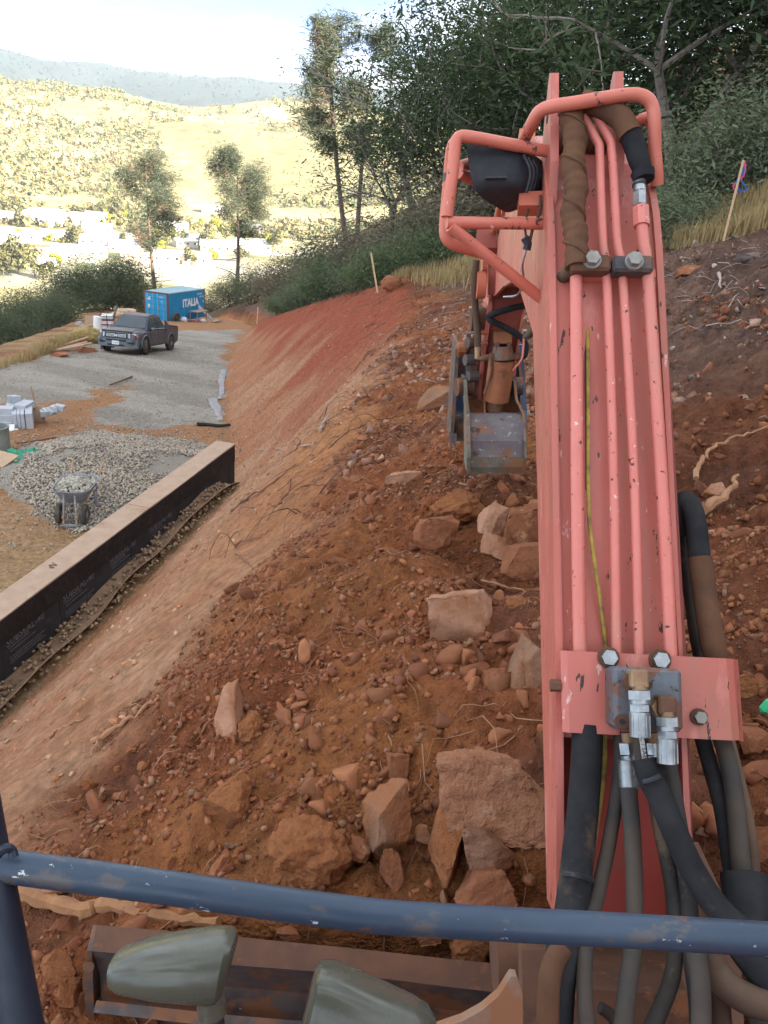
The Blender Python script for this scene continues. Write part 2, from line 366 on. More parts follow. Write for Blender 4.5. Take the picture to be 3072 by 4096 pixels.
# grey crushed-rock surface and the bare orange strip, traced on the ground
ROAD = gp((-200, 1500), (0, 1468), (250, 1410), (420, 1360), (690, 1325), (980, 1318), (912, 1390), (900, 1440), (908, 1700), (760, 1700), (600, 1722), (440, 1690), (425, 1640), (520, 1560), (470, 1540), (360, 1590), (170, 1612), (60, 1600), (-200, 1660))
GRAVEL = gp((70, 1900), (190, 1790), (330, 1725), (480, 1735), (560, 1765), (760, 1760), (850, 1790), (740, 1900), (560, 2010), (430, 2110), (250, 2120), (150, 2060), (60, 1960))
GCEN = G(400, 1850)
def ground_colour(x, y, h):
    spoil, face, pad = zones(x, y)
    r = np.hypot(x, y)
    n1 = fbm(x*.9, y*.9, 61, 4); n2 = fbm(x*4, y*4, 62, 4); n3 = fbm(x*.25, y*.25, 63, 3)
    m = lambda c: np.array(c)[None, :]
    L3 = lambda a, b, t: a*(1-t[:, None])+b*t[:, None]
    c_sp = L3(m((.225, .076, .034)), m((.315, .112, .047)), sstep(-.35, .45, n1))
    c_sp = L3(c_sp, m((.36, .155, .068)), sstep(.1, .5, n2)*.45); c_sp = L3(c_sp, m((.150, .066, .042)), sstep(.0, .38, fbm(x*1.3+7, y*1.3, 66, 4))*.75); c_sp = L3(c_sp, m((.36, .145, .052)), sstep(.1, .45, fbm(x*.8-3, y*.8, 67, 3))*.7)
    c_sp = L3(c_sp, m((.150, .062, .036)), sstep(.9, 1.9, x+.5*n1)*.65)
    rill = fbm(x*.9+y*.5, y*1.9+.3*vn(x*.7, y*.4, 29), 21, 4, .6)
    c_fa = L3(m((.41, .190, .100)), m((.48, .285, .175)), sstep(-.5, .6, .55*rill+.6*n3+.5*n2+.3*n1))
    c_fa = L3(c_fa, m((.38, .155, .082)), sstep(.0, .5, n1+.2*n2)*.5)
    cx, tx = np.interp(y, YG, T_crx), np.interp(y, YG, T_toex)
    t = np.clip((x-tx)/np.maximum(cx-tx, .3), 0, 1)
    c_fa = L3(c_fa, m((.33, .085, .046)), sstep(11, 20, y)*sstep(.25, .65, t+.3*n1)*.92)
    c_fa = L3(c_fa, m((.42, .17, .06)), sstep(3, 7, y)*sstep(12, 8, y)*sstep(.6, .9, t+.2*n2)*.7)
    # pad
    c_pd = L3(m((.38, .245, .130)), m((.44, .305, .185)), sstep(-.3, .4, n1+.4*n2))
    c_pd = L3(c_pd, m((.38, .185, .090)), sstep(11, 16, y)*.75)
    grey = L3(m((.30, .275, .235)), m((.40, .37, .325)), sstep(-.35, .35, fbm((x*.45+y*.9)*.9, (x*.9-y*.45)*.22, 43, 3)+.4*n2))
    wob = .5*vn(x*.7, y*.7, 71)
    road = in_poly(ROAD, x+wob, y+.6*wob).astype(float)
    grav = in_poly(GRAVEL, x+.4*wob, y+.4*wob).astype(float)
    c_pd = L3(c_pd, grey, road); c_pd = L3(c_pd, m((.36, .31, .25)), grav*.7)
    c = c_sp*spoil[:, None] + c_fa*face[:, None] + c_pd*pad[:, None]
    # litter-covered natural slope further up on the right and beyond
    up = sstep(1.2, 2.8, x-cx+.8*n1-.3*np.clip(7.5-y, 0, 9))*sstep(4.0, 7, y+1.0*n1)
    up = np.maximum(up, sstep(16, 21, y)*sstep(.6, 1.6, x-cx+.5*n1))
    c_up = L3(m((.125, .078, .060)), m((.205, .120, .088)), sstep(-.4, .4, n2+.5*n1))
    c = L3(c, c_up, up*spoil)
    xl = np.interp(y, YG, T_xl)
    left = sstep(-.6, .6, xl-x+.8*n1); c = L3(c, L3(m((.36, .25, .13)), m((.28, .13, .07)), sstep(-.3, .3, n1)), left)
    fo = np.maximum(sstep(5, 9, xl-x), np.maximum(sstep(88, 94, y), sstep(7, 11, x-cx)))
    c = L3(c, L3(m((.17, .12, .07)), m((.30, .22, .12)), sstep(-.2, .4, n3)), fo)
    return c
def ground_mesh(name, xs, ys, mat, hole=None):
    X, Y = np.meshgrid(xs, ys); x, y = X.ravel(), Y.ravel(); h = H(x, y)
    # crumbly sideways jitter where the cut is steep
    V = np.stack([x, y, h], 1); nx, ny = len(xs), len(ys)
    i = np.arange((ny-1)*(nx-1)); a = (i//(nx-1))*nx + i % (nx-1)
    F = np.stack([a, a+1, a+nx+1, a+nx], 1)
    if hole is not None:
        cxm, cym = x[F].mean(1), y[F].mean(1); F = F[~hole(cxm, cym)]
    me = mesh_np(name, V, F, mat, smooth=True)
    c = np.clip(ground_colour(x, y, h), 0, 1); ca = me.color_attributes.new('Col', 'FLOAT_COLOR', 'POINT')
    ca.data.foreach_set('color', np.concatenate([c, np.ones((len(c), 1))], 1).astype(np.float32).ravel())
    return link(name, me)
MAT_soil = M('soil', (.62, .60, .58), (1.22, 1.19, 1.16), 13, .95, bump=1.0, bscale=22, bdist=.06, attr='Col', spec=.12, detail=8, contrast=(.3, .7))
def crumbly(m):                         # crumb and clod relief on the loose earth
    t = m.node_tree; N, L = t.nodes, t.links; b = N['Principled BSDF']; tcn = N.new('ShaderNodeTexCoord'); old = [n for n in N if n.type == 'BUMP'][0]; base = old.inputs['Height'].links[0].from_socket
    acc = base; 
    for sc, wgt, ms in ((30, -.55, 3.0), (75, -.32, 5.0), (170, -.16, 9.0)):
        v = N.new('ShaderNodeTexVoronoi'); v.inputs['Scale'].default_value = sc; v.feature = 'F1'; L.new(tcn.outputs['Object'], v.inputs['Vector'])
        n = N.new('ShaderNodeTexNoise'); n.inputs['Scale'].default_value = ms; n.inputs['Detail'].default_value = 3; L.new(tcn.outputs['Object'], n.inputs['Vector'])
        r = N.new('ShaderNodeMapRange'); r.inputs[1].default_value = .42; r.inputs[2].default_value = .6; L.new(n.outputs['Fac'], r.inputs[0])
        q = N.new('ShaderNodeMath'); q.operation = 'MULTIPLY'; L.new(v.outputs['Distance'], q.inputs[0]); L.new(r.outputs[0], q.inputs[1])
        ma = N.new('ShaderNodeMath'); ma.operation = 'MULTIPLY_ADD'; ma.inputs[1].default_value = wgt; L.new(q.outputs[0], ma.inputs[0]); L.new(acc, ma.inputs[2]); acc = ma.outputs[0]
    L.new(acc, old.inputs['Height'])
crumbly(MAT_soil)
def wall_hole(x, y): return (np.abs(x-(WALLX(y)-.16)) < .12) & (y > WY0) & (y < WY1-.3)
xs = axis_lines([(-75, -24, 1.2), (-24, -9, .32), (-9, -5, .14), (-5, 4.6, .041), (4.6, 8, .12), (8, 20, .4), (20, 60, 1.6), (60, 240, 6)])
ys = axis_lines([(-260, -60, 10), (-60, -6, 3), (-6, .6, .4), (.6, 7.5, .038), (7.5, 14, .066), (14, 26, .13), (26, 60, .28), (60, 100, .7), (100, 150, 2)])
ground = tag(ground_mesh('ground', xs, ys, MAT_soil, wall_hole), kind='structure')
# ------------------------------------------------------------------ valley and hills
def far_colour(x, y):
    r = np.hypot(x, y); n = fbm(x/160., y/160., 101, 4); n2 = fbm(x/45., y/45., 102, 3)
    m = lambda c: np.array(c)[None, :]; L3 = lambda a, b, t: a*(1-t[:, None])+b*t[:, None]
    c = L3(m((.21, .19, .095)), m((.34, .295, .16)), sstep(-.3, .35, n+.4*n2))
    c = L3(c, m((.13, .14, .065)), sstep(.05, .4, fbm(x/230., y/230., 103, 3))*.8)
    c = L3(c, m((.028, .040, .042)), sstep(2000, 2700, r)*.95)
    c = L3(c, m((.42, .38, .31)), sstep(720, 640, r)*sstep(330, 400, r)*sstep(-.25, .2, n2)*.8)
    return c
th = np.radians(np.linspace(-75, 40, 250)); rr = np.concatenate([np.arange(82, 140, 3), np.geomspace(140, 7000, 150)])
TH, RR = np.meshgrid(th, rr); fx, fy = (RR*np.sin(TH)).ravel(), (RR*np.cos(TH)).ravel()
fh = H(fx, fy) - np.where(np.hypot(fx, fy) < 150, 1.5+1.5*sstep(150, 90, np.hypot(fx, fy)), 0)
ntn = len(th); ii = np.arange((len(rr)-1)*(ntn-1)); aa = (ii//(ntn-1))*ntn + ii % (ntn-1)
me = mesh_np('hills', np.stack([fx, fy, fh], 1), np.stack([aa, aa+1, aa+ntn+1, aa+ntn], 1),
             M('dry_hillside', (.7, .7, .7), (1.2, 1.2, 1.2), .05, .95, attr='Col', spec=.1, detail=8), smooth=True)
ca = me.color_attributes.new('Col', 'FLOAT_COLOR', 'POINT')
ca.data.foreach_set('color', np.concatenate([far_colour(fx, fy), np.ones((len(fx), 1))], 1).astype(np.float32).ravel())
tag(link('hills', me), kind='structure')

# unit blobs for tiny far crowns
def ico(sub):
    bm = bmesh.new(); bmesh.ops.create_icosphere(bm, subdivisions=sub, radius=1); V = np.array([v.co[:] for v in bm.verts]); F = np.array([[v.index for v in f.verts] for f in bm.faces]); bm.free(); return V, F
ICO1, ICO2, ICO3, ICO4 = ico(1), ico(2), ico(3), ico(4)
def scatter_mesh(name, bases, pos, scale, mat, squash=None, smooth=False, cols=None, tilt=True):
    """many little solids joined in one mesh; bases list of (V,F), scale (n,) or (n,3)"""
    Vs, Fs, Cs, off = [], [], [], 0
    n = len(pos); which = rng.integers(0, len(bases), n); scale = np.asarray(scale, float)
    if scale.ndim == 1: scale = np.repeat(scale[:, None], 3, 1)
    for b, (V, F) in enumerate(bases):
        k = np.nonzero(which == b)[0]
        if len(k) == 0: continue
        a = rng.uniform(0, 2*math.pi, len(k)); ca_, sa_ = np.cos(a), np.sin(a)
        X = V[None]*scale[k][:, None, :]
        if tilt:
            q = rng.normal(0, 1, (len(k), 4)); q /= np.linalg.norm(q, axis=1)[:, None]; w, xx, yy, zz = q.T
            R = np.stack([1-2*(yy*yy+zz*zz), 2*(xx*yy-zz*w), 2*(xx*zz+yy*w), 2*(xx*yy+zz*w), 1-2*(xx*xx+zz*zz), 2*(yy*zz-xx*w), 2*(xx*zz-yy*w), 2*(yy*zz+xx*w), 1-2*(xx*xx+yy*yy)], 1).reshape(-1, 3, 3)
            X = np.einsum('nij,nvj->nvi', R, X)
        else:
            X = np.stack([X[..., 0]*ca_[:, None]-X[..., 1]*sa_[:, None], X[..., 0]*sa_[:, None]+X[..., 1]*ca_[:, None], X[..., 2]], -1)
        X = X + pos[k][:, None, :]
        Vs.append(X.reshape(-1, 3)); Fs.append((F[None]+(off+np.arange(len(k))*len(V))[:, None, None]).reshape(-1, 3)); off += len(k)*len(V)
        if cols is not None: Cs.append(np.repeat(cols[k], len(V), 0))
    me = mesh_np(name, np.concatenate(Vs), np.concatenate(Fs), mat, smooth)
    if cols is not None:
        c = np.concatenate(Cs); ca = me.color_attributes.new('Col', 'FLOAT_COLOR', 'POINT')
        ca.data.foreach_set('color', np.concatenate([c, np.ones((len(c), 1))], 1).astype(np.float32).ravel())
    return me
def lumpy(V, seed, amp=.3, f=2.0): 
    d = 1+amp*fbm(V[:, 0]*f+seed*3.1, V[:, 1]*f, seed, 3, .6, z=V[:, 2]*f); return V*d[:, None]
CROWNS = [(lumpy(ICO2[0], s, .75, 2.4)*np.array([1, 1, 1.05]), ICO2[1]) for s in range(6)]
nf = 26000
fr = np.concatenate([rng.uniform(690, 1700, nf), rng.uniform(2400, 4700, 2600), rng.uniform(150, 330, 500)]); fa = np.radians(rng.uniform(-50, 14, len(fr)))
px_, py_ = fr*np.sin(fa), fr*np.cos(fa)
dens = fbm(px_/150., py_/150., 111, 4)+.25*vn(px_/45., py_/45., 112)
keep = (dens + np.where(fr > 2300, .6, 0) + np.where(fr < 400, .25, 0) + .12*rng.normal(size=len(fr)) + np.where((fa < math.radians(-15)) & (fr < 1500), .26, 0)) > -.04
px_, py_, fr = px_[keep], py_[keep], fr[keep]
# the bare cleared swaths on the opposite hill
sw = [((-190, 760), (-330, 1180), 26), ((-330, 1180), (-120, 1260), 22), ((-190, 780), (60, 900), 30), ((-90, 900), (-60, 1200), 18)]
ok = np.ones(len(px_), bool)
for (a, b, w) in sw:
    a = np.array(a); b = np.array(b); t = np.clip(((px_-a[0])*(b-a)[0]+(py_-a[1])*(b-a)[1])/((b-a)@(b-a)), 0, 1)
    ok &= np.hypot(px_-a[0]-t*(b-a)[0], py_-a[1]-t*(b-a)[1]) > w
px_, py_, fr = px_[ok], py_[ok], fr[ok]
hs_ = rng.uniform(1.9, 4.4, len(px_))*np.where(fr > 2300, 2.0, 1)
sc3 = np.stack([hs_*rng.uniform(.8, 1.1, len(px_)), hs_*rng.uniform(.8, 1.1, len(px_)), hs_*rng.uniform(.9, 1.5, len(px_))], 1)
zz_ = H(px_, py_)
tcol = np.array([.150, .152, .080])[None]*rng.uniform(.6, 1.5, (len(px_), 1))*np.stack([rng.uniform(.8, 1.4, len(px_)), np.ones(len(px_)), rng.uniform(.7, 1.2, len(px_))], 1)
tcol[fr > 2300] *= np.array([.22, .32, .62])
MAT_fartree = M('far_foliage', (.75, .75, .75), (1.3, 1.3, 1.25), .3, .95, attr='Col', spec=.05)
def fuzz(name, C, R3, q, cols, mat):      # q small leaf masses per crown, all joined
    n = len(C); d = rng.normal(0, 1, (n, q, 3)); d /= np.linalg.norm(d, axis=2)[..., None]; c = C[:, None]+d*R3[:, None]*rng.uniform(.45, .95, (n, q, 1))
    sz = R3[:, None, :1]*rng.uniform(.36, .62, (n, q, 1)); u = d + rng.normal(0, .55, d.shape); u = np.cross(u, rng.normal(0, 1, d.shape)); u /= np.linalg.norm(u, axis=2)[..., None]; v = np.cross(d, u); v /= np.linalg.norm(v, axis=2)[..., None]+1e-9
    V = np.stack([c-u*sz, c-v*sz*.8, c+u*sz, c+v*sz*.8], 2).reshape(-1, 3); me = mesh_np(name, V, np.arange(len(V)).reshape(-1, 4), mat)
    cc = np.repeat((cols[:, None]*rng.uniform(.75, 1.25, (n, q, 1))).reshape(-1, 3), 4, 0); ca = me.color_attributes.new('Col', 'FLOAT_COLOR', 'POINT'); ca.data.foreach_set('color', np.concatenate([cc, np.ones((len(cc), 1))], 1).astype(np.float32).ravel())
    return me
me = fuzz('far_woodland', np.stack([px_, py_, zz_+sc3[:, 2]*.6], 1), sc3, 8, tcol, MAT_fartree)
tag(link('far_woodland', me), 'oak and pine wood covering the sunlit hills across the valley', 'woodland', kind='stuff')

# ------------------------------------------------------------------ the town on the valley floor
MAT_stucco = M('pale_stucco', (.62, .58, .50), (.70, .66, .58), 3, .9)
MAT_wroof = M('white_roofing', (.74, .73, .70), (.80, .79, .77), 2, .6)
MAT_groof = M('grey_shingles', (.22, .22, .23), (.30, .29, .29), 3, .9)
MAT_rroof = M('red_shingles', (.34, .11, .07), (.28, .10, .07), 3, .9)
MAT_broof = M('blue_metal_roof', (.30, .36, .52), (.34, .40, .55), 3, .5)
MAT_wglass = M('dark_window_glass', (.05, .06, .07), rough=.15, spec=.5)
MAT_yleaf = M('yellow_green_leaves', (.34, .36, .02), (.42, .40, .03), 2, .9, rand=.2)
MAT_oleaf = M('far_oak_leaves', (.10, .10, .045), (.15, .14, .06), 1, .9, rand=.25)
MAT_fbark = M('far_bark', (.12, .09, .07))
def floor_at(px, py):
    u, v = (px-1536)/FPX, (py-2048)/FPX; d = FWD+RGT*u-UPV*v
    z = np.geomspace(120, 3000, 1500); k = np.nonzero(CAM.z+z*d.z < far_land(z*d.x, z*d.y))[0]
    z = float(z[k[0]]) if len(k) else 700.; return CAM+d*z
def house(px, py, L, Wd, Hh, yaw, roofmat, gable, label, cat='house', wallmat=None):
    p = floor_at(px, py); rot = Matrix.Rotation(math.radians(yaw), 3, 'Z'); wallmat = wallmat or MAT_stucco
    z0 = float(H(p.x, p.y)); base = Vector((p.x, p.y, z0-1.5))
    t = thing('house' if cat == 'house' else 'warehouse', base, label, cat); q = lambda x, y, z: base + rot @ Vector((x, y, z+1.5))
    MB().box(q(0, 0, Hh/2-.75), (L, Wd, Hh+1.5), rot).build('wall', wallmat, t)
    if gable:
        ov = .6; rh = Wd*.26
        prof = [(-Wd/2-ov, Hh-.15), (0, Hh+rh), (Wd/2+ov, Hh-.15), (Wd/2+ov, Hh-.45), (-Wd/2-ov, Hh-.45)]
        MB().prism([q(-L/2-ov, a, b) for a, b in prof], rot @ Vector((L+2*ov, 0, 0))).build('roof', roofmat, t)
    else:
        m = MB(); m.box(q(0, 0, Hh+.2), (L+.8, Wd+.8, .4), rot); r = m.build('roof', roofmat, t)
        for sx in (-.3, .25): MB().box(q(L*sx, Wd*.1, Hh+1.0), (2.4, 2.0, 1.3), rot).build('vent', MAT_wroof, r)
    n = max(2, min(8, int(L/4.5)))
    for s in (-1, 1):
        for k in range(n):
            w = MB().box(q(-L/2+L*(k+.5)/n, s*Wd/2, Hh*.55), (1.5, .16, 1.3), rot).build('window', MAT_wglass, t)
    MB().box(q(L*.12, -Wd/2, 1.05), (1.0, .2, 2.1), rot).build('door', MAT_rroof, t)
    return t
house(120, 1030, 86, 30, 7, 8, MAT_wroof, False, 'very large long white-roofed warehouse at the left edge of the valley town', 'warehouse')
house(120, 960, 60, 26, 6, 14, MAT_wroof, False, 'wide white-roofed warehouse behind the largest one, left side of the town', 'warehouse')
house(455, 985, 46, 20, 7, 24, MAT_wroof, False, 'white flat-roofed hall with a row of dark windows left of the first pine', 'warehouse')
house(270, 885, 60, 28, 7, 10, MAT_wroof, False, 'broad white-roofed building at the foot of the wooded hill', 'warehouse')
house(215, 905, 20, 12, 4, 20, MAT_groof, True, 'grey shingled house beside the broad white building below the wooded hill')
house(330, 905, 16, 11, 4, 30, MAT_groof, True, 'small grey-roofed house in the trees just right of the broad white building')
house(155, 1035, 13, 10, 6, 28, MAT_rroof, True, 'brick red gabled house in front of the largest warehouse', wallmat=MAT_rroof)
house(165, 1072, 15, 9, 3.2, 25, MAT_broof, True, 'low blue-grey roofed house nearest the green trees at left')
house(285, 950, 17, 11, 3.6, 22, MAT_rroof, True, 'red-roofed house among yellow-green street trees in mid town')
house(390, 930, 22, 12, 4, 20, MAT_groof, True, 'long grey house beside a yellow-green hedge behind the white hall')
house(505, 1005, 20, 14, 4, 14, MAT_broof, True, 'blue metal roofed shed between the white hall and the first pine')
house(565, 1040, 24, 13, 4.5, 16, MAT_stucco, True, 'pale pinkish house just left of the first pine trunk', wallmat=M('pink_stucco', (.62, .42, .36)))
house(700, 1045, 44, 18, 5, 6, MAT_wroof, False, 'white flat-roofed building between the two pine trunks, lower row', 'warehouse')
house(690, 925, 24, 14, 4.5, 10, MAT_wroof, True, 'white gabled house between the two pine trunks, upper row')
house(770, 985, 26, 14, 4.5, 30, MAT_wroof, True, 'white gabled house between the pines beside yellow trees')
house(880, 1005, 26, 13, 4.5, 12, MAT_wroof, True, 'white gabled house immediately left of the second pine trunk')
house(1010, 1000, 26, 14, 4.5, 20, MAT_wroof, True, 'white gabled house right of the second pine trunk')
house(1000, 930, 20, 12, 4, 35, MAT_groof, True, 'grey-roofed house on the slope right of the second pine crown')
house(60, 890, 18, 12, 5, 15, MAT_stucco, True, 'tan gabled house below the dark conifers at the far left')
house(850, 850, 20, 12, 4, 15, MAT_wroof, True, 'small white house on the lower hillside left of the second pine crown')
def far_tree(name, mat, seed, R, Hh):
    rt = thing(name, (0, 0, 0), 'x', 'tree'); V, F = ICO3
    parts = []
    r2 = np.random.default_rng(seed)
    Vs, Fs, off = [], [], 0
    for k in range(7):
        v = lumpy(ICO2[0], seed+k, .7, 2.6)*r2.uniform(.42, .62)*R; c = np.array([r2.normal(0, .34*R), r2.normal(0, .34*R), Hh*.58+r2.normal(0, .2*Hh)])
        Vs.append(v*np.array([1, 1, 1.15])+c); Fs.append(ICO2[1]+off); off += len(v)
    ce = np.concatenate([v.mean(0)[None] for v in Vs]); k2 = r2.integers(0, 7, 420); dd = r2.normal(0, 1, (420, 3)); dd /= np.linalg.norm(dd, axis=1)[:, None]
    link('crown', leaf_mesh('crown', ce[k2]+dd*R*.5*r2.uniform(.4, 1, (420, 1)), R*.16, mat, r2, aspect=1.1), rt)
    MB().tube([(0, 0, -.5), (.1, 0, Hh*.3), (0, .1, Hh*.65)], [.35, .25, .12], 6).build('trunk', MAT_fbark, rt, local=True)
    return rt
def leaf_mesh(name, C, sz, mat, r2, aspect=.55, droop=0):
    n = len(C); sz = np.asarray(sz)*np.ones(n)
    d = r2.normal(0, 1, (n, 3)); d[:, 2] = d[:, 2]*.6-droop; d /= np.linalg.norm(d, axis=1)[:, None]
    e = np.cross(d, r2.normal(0, 1, (n, 3))); e /= np.linalg.norm(e, axis=1)[:, None]+1e-9
    a = d*sz[:, None]; b = e*(sz*aspect)[:, None]
    V = np.stack([C-a, C+b*.5, C+a, C-b*.5], 1).reshape(-1, 3); F = np.arange(4*n).reshape(-1, 4)
    return mesh_np(name, V, F, mat)
ORD = ['first', 'second', 'third', 'fourth', 'fifth', 'sixth', 'seventh', 'eighth', 'ninth', 'tenth', 'eleventh', 'twelfth', 'thirteenth', 'fourteenth', 'fifteenth', 'sixteenth', 'seventeenth', 'eighteenth', 'nineteenth', 'twentieth']
ORD += ['twenty-'+w for w in ORD[:9]]+['thirtieth']
yt = far_tree('street_tree', MAT_yleaf, 5, 4.2, 9); ot = far_tree('oak_tree', MAT_oleaf, 9, 5.5, 9)
ypix = [(52, 985), (78, 965), (120, 968), (162, 958), (200, 975), (225, 1055), (210, 955), (250, 985), (430, 880), (515, 890), (620, 940), (800, 905), (835, 935), (870, 915), (930, 925), (690, 960), (980, 975), (1075, 965), (640, 1010), (850, 1040)]
opix = [(20, 850), (55, 845), (315, 880), (350, 885), (290, 895), (275, 1000), (310, 985), (480, 1000), (545, 965), (600, 985), (665, 1000), (725, 985), (770, 1060), (960, 1050), (30, 1075), (75, 1090), (110, 1068), (15, 1110), (140, 1110), (185, 1120), (1090, 1010), (540, 890), (470, 860), (600, 880), (900, 965), (1050, 900), (90, 905), (410, 870), (820, 1000), (580, 930)]
def place_far(proto, pts, labf, group, s0):
    for i, (a, b) in enumerate(sorted(pts)):
        o = proto if i == 0 else copy_tree(proto)
        p = floor_at(a, b); o.location = (p.x, p.y, float(H(p.x, p.y))-.2); s = s0*rng.uniform(.75, 1.25); o.scale = (s, s, s*rng.uniform(.9, 1.2)); o.rotation_euler.z = rng.uniform(0, 6)
        tag(o, labf.format(ORD[i]), 'tree', group)
place_far(yt, ypix, '{} bright yellow-green street tree from the left in the sunlit valley town', 'yellow-green trees in the valley town', .95)
place_far(ot, opix, '{} olive brown oak from the left between the roofs of the valley town', 'oaks in the valley town', 1.15)
# ------------------------------------------------------------------ trees and shrubs
MAT_oak = M('oak_leaves', (.038, .064, .028), (.074, .102, .046), 1.3, .75, rand=.18, spec=.2, transl=.25)
MAT_manz = M('manzanita_leaves', (.10, .13, .075), (.17, .19, .11), 1.3, .75, rand=.2, spec=.2, transl=.2)
MAT_lowoak = M('grey_green_oak_leaves', (.085, .11, .06), (.13, .15, .085), 1.3, .75, rand=.25, spec=.2, transl=.25)  # lighter, greyer green leaves for the oaks below the road
MAT_broom = M('broom_leaves', (.095, .138, .062), (.145, .185, .092), 1.3, .75, rand=.15, spec=.2, transl=.2)
MAT_dust = M('dusty_twigs_and_leaves', (.15, .13, .09), (.20, .18, .12), 1.3, .85, rand=.2, spec=.1, transl=.15)
MAT_pine = M('grey_pine_needles', (.070, .092, .062), (.115, .128, .090), .9, .8, rand=.1, spec=.15, transl=.25, spots=[((.24, .15, .10), .35, .57, .1)])
MAT_bark = M('grey_bark', (.16, .13, .11), (.26, .22, .19), 6, .9, bump=.6, bscale=14, bdist=.03)
MAT_dkbark = M('dark_bark', (.10, .075, .06), (.16, .12, .10), 6, .9, bump=.6, bscale=14, bdist=.03)
def branches(m, r2, p, d, L, r, depth, tips, spread=.7, up=.15, seg=5, kids=3):
    pts = [p]; rad = [r]; q = p.copy(); dd = d.normalized()
    for k in range(4):
        dd = (dd + Vector(r2.normal(0, .16, 3)) + Vector((0, 0, up*.25))).normalized(); q = q+dd*(L/4); pts.append(q.copy()); rad.append(r*(1-.16*(k+1)))
    m.tube(pts, rad, seg, caps=False)
    if depth == 0: tips.append((q, dd)); return
    for k in range(kids):
        nd = (dd + Vector(r2.normal(0, spread, 3)) + Vector((0, 0, up))).normalized()
        s = pts[2+k % 3] if k else pts[-1]
        branches(m, r2, s, nd, L*r2.uniform(.6, .82), r*.52, depth-1, tips, spread, up, max(4, seg-1), kids)
    tips.append((pts[3], dd))
def make_oak(seed, Hh, R, nleaf, lsz, mat, stems=1, trunkfrac=.3, name='oak_tree', flat=1.0, bark=None, clump=.42, kids=3, depth=3, low=.0):
    r2 = np.random.default_rng(seed); rt = thing(name, (0, 0, 0), 'x', 'tree'); m = MB(); tips = []
    for s in range(stems):
        a = 2*math.pi*s/max(stems, 1)+r2.uniform(0, 1); lean = .0 if stems == 1 else .38
        d0 = Vector((math.cos(a)*lean+r2.normal(0, .08), math.sin(a)*lean+r2.normal(0, .08), 1))
        tr = Hh*.022*(1 if stems == 1 else .62)
        p0 = Vector((math.cos(a)*.12*lean*3, math.sin(a)*.12*lean*3, -.4)); p1 = p0+d0.normalized()*(Hh*trunkfrac+.4)
        m.tube([p0, (p0+p1)/2+Vector(r2.normal(0, .05*Hh*trunkfrac, 3)), p1], [tr*1.3, tr, tr*.85], 8, caps=False)
        for k in range(kids+1):
            aa = 2*math.pi*k/(kids+1)+r2.uniform(-.5, .5)
            branches(m, r2, p1, Vector((math.cos(aa)*.75, math.sin(aa)*.75, r2.uniform(.35, 1.0))), Hh*(.28 if stems == 1 else .24), tr*.6, depth-1, tips, .62, .14, 5, kids)
    T = np.array([t[0][:] for t in tips]); k = r2.integers(0, len(T), nleaf)
    # fill the crown envelope: clusters round the tips plus extra clumps
    cl = T[k] + np.clip(r2.normal(0, 1, (nleaf, 3)), -1.7, 1.7)*np.array([1, 1, .75])*clump*R*.42
    ext = r2.normal(0, 1, (60, 3)); ext /= np.linalg.norm(ext, axis=1)[:, None]; ext = ext*np.array([R*.85, R*.85, Hh*.36*flat])*r2.uniform(.45, 1, (60, 1))+np.array([0, 0, Hh*(.60-low)])
    j = r2.random(nleaf) < .45; kk = r2.integers(0, 60, nleaf); cl[j] = ext[kk[j]] + np.clip(r2.normal(0, 1, (j.sum(), 3)), -1.6, 1.6)*R*.16
    cl[:, 2] = np.maximum(cl[:, 2], Hh*.04)
    link('crown', leaf_mesh('crown', cl, lsz*r2.uniform(.4, 1.0, nleaf)*np.where(r2.random(nleaf) < .25, 1.7, 1.0), mat, r2), rt)
    m.build('trunk', bark or MAT_bark, rt, local=True, smooth=True)
    return rt
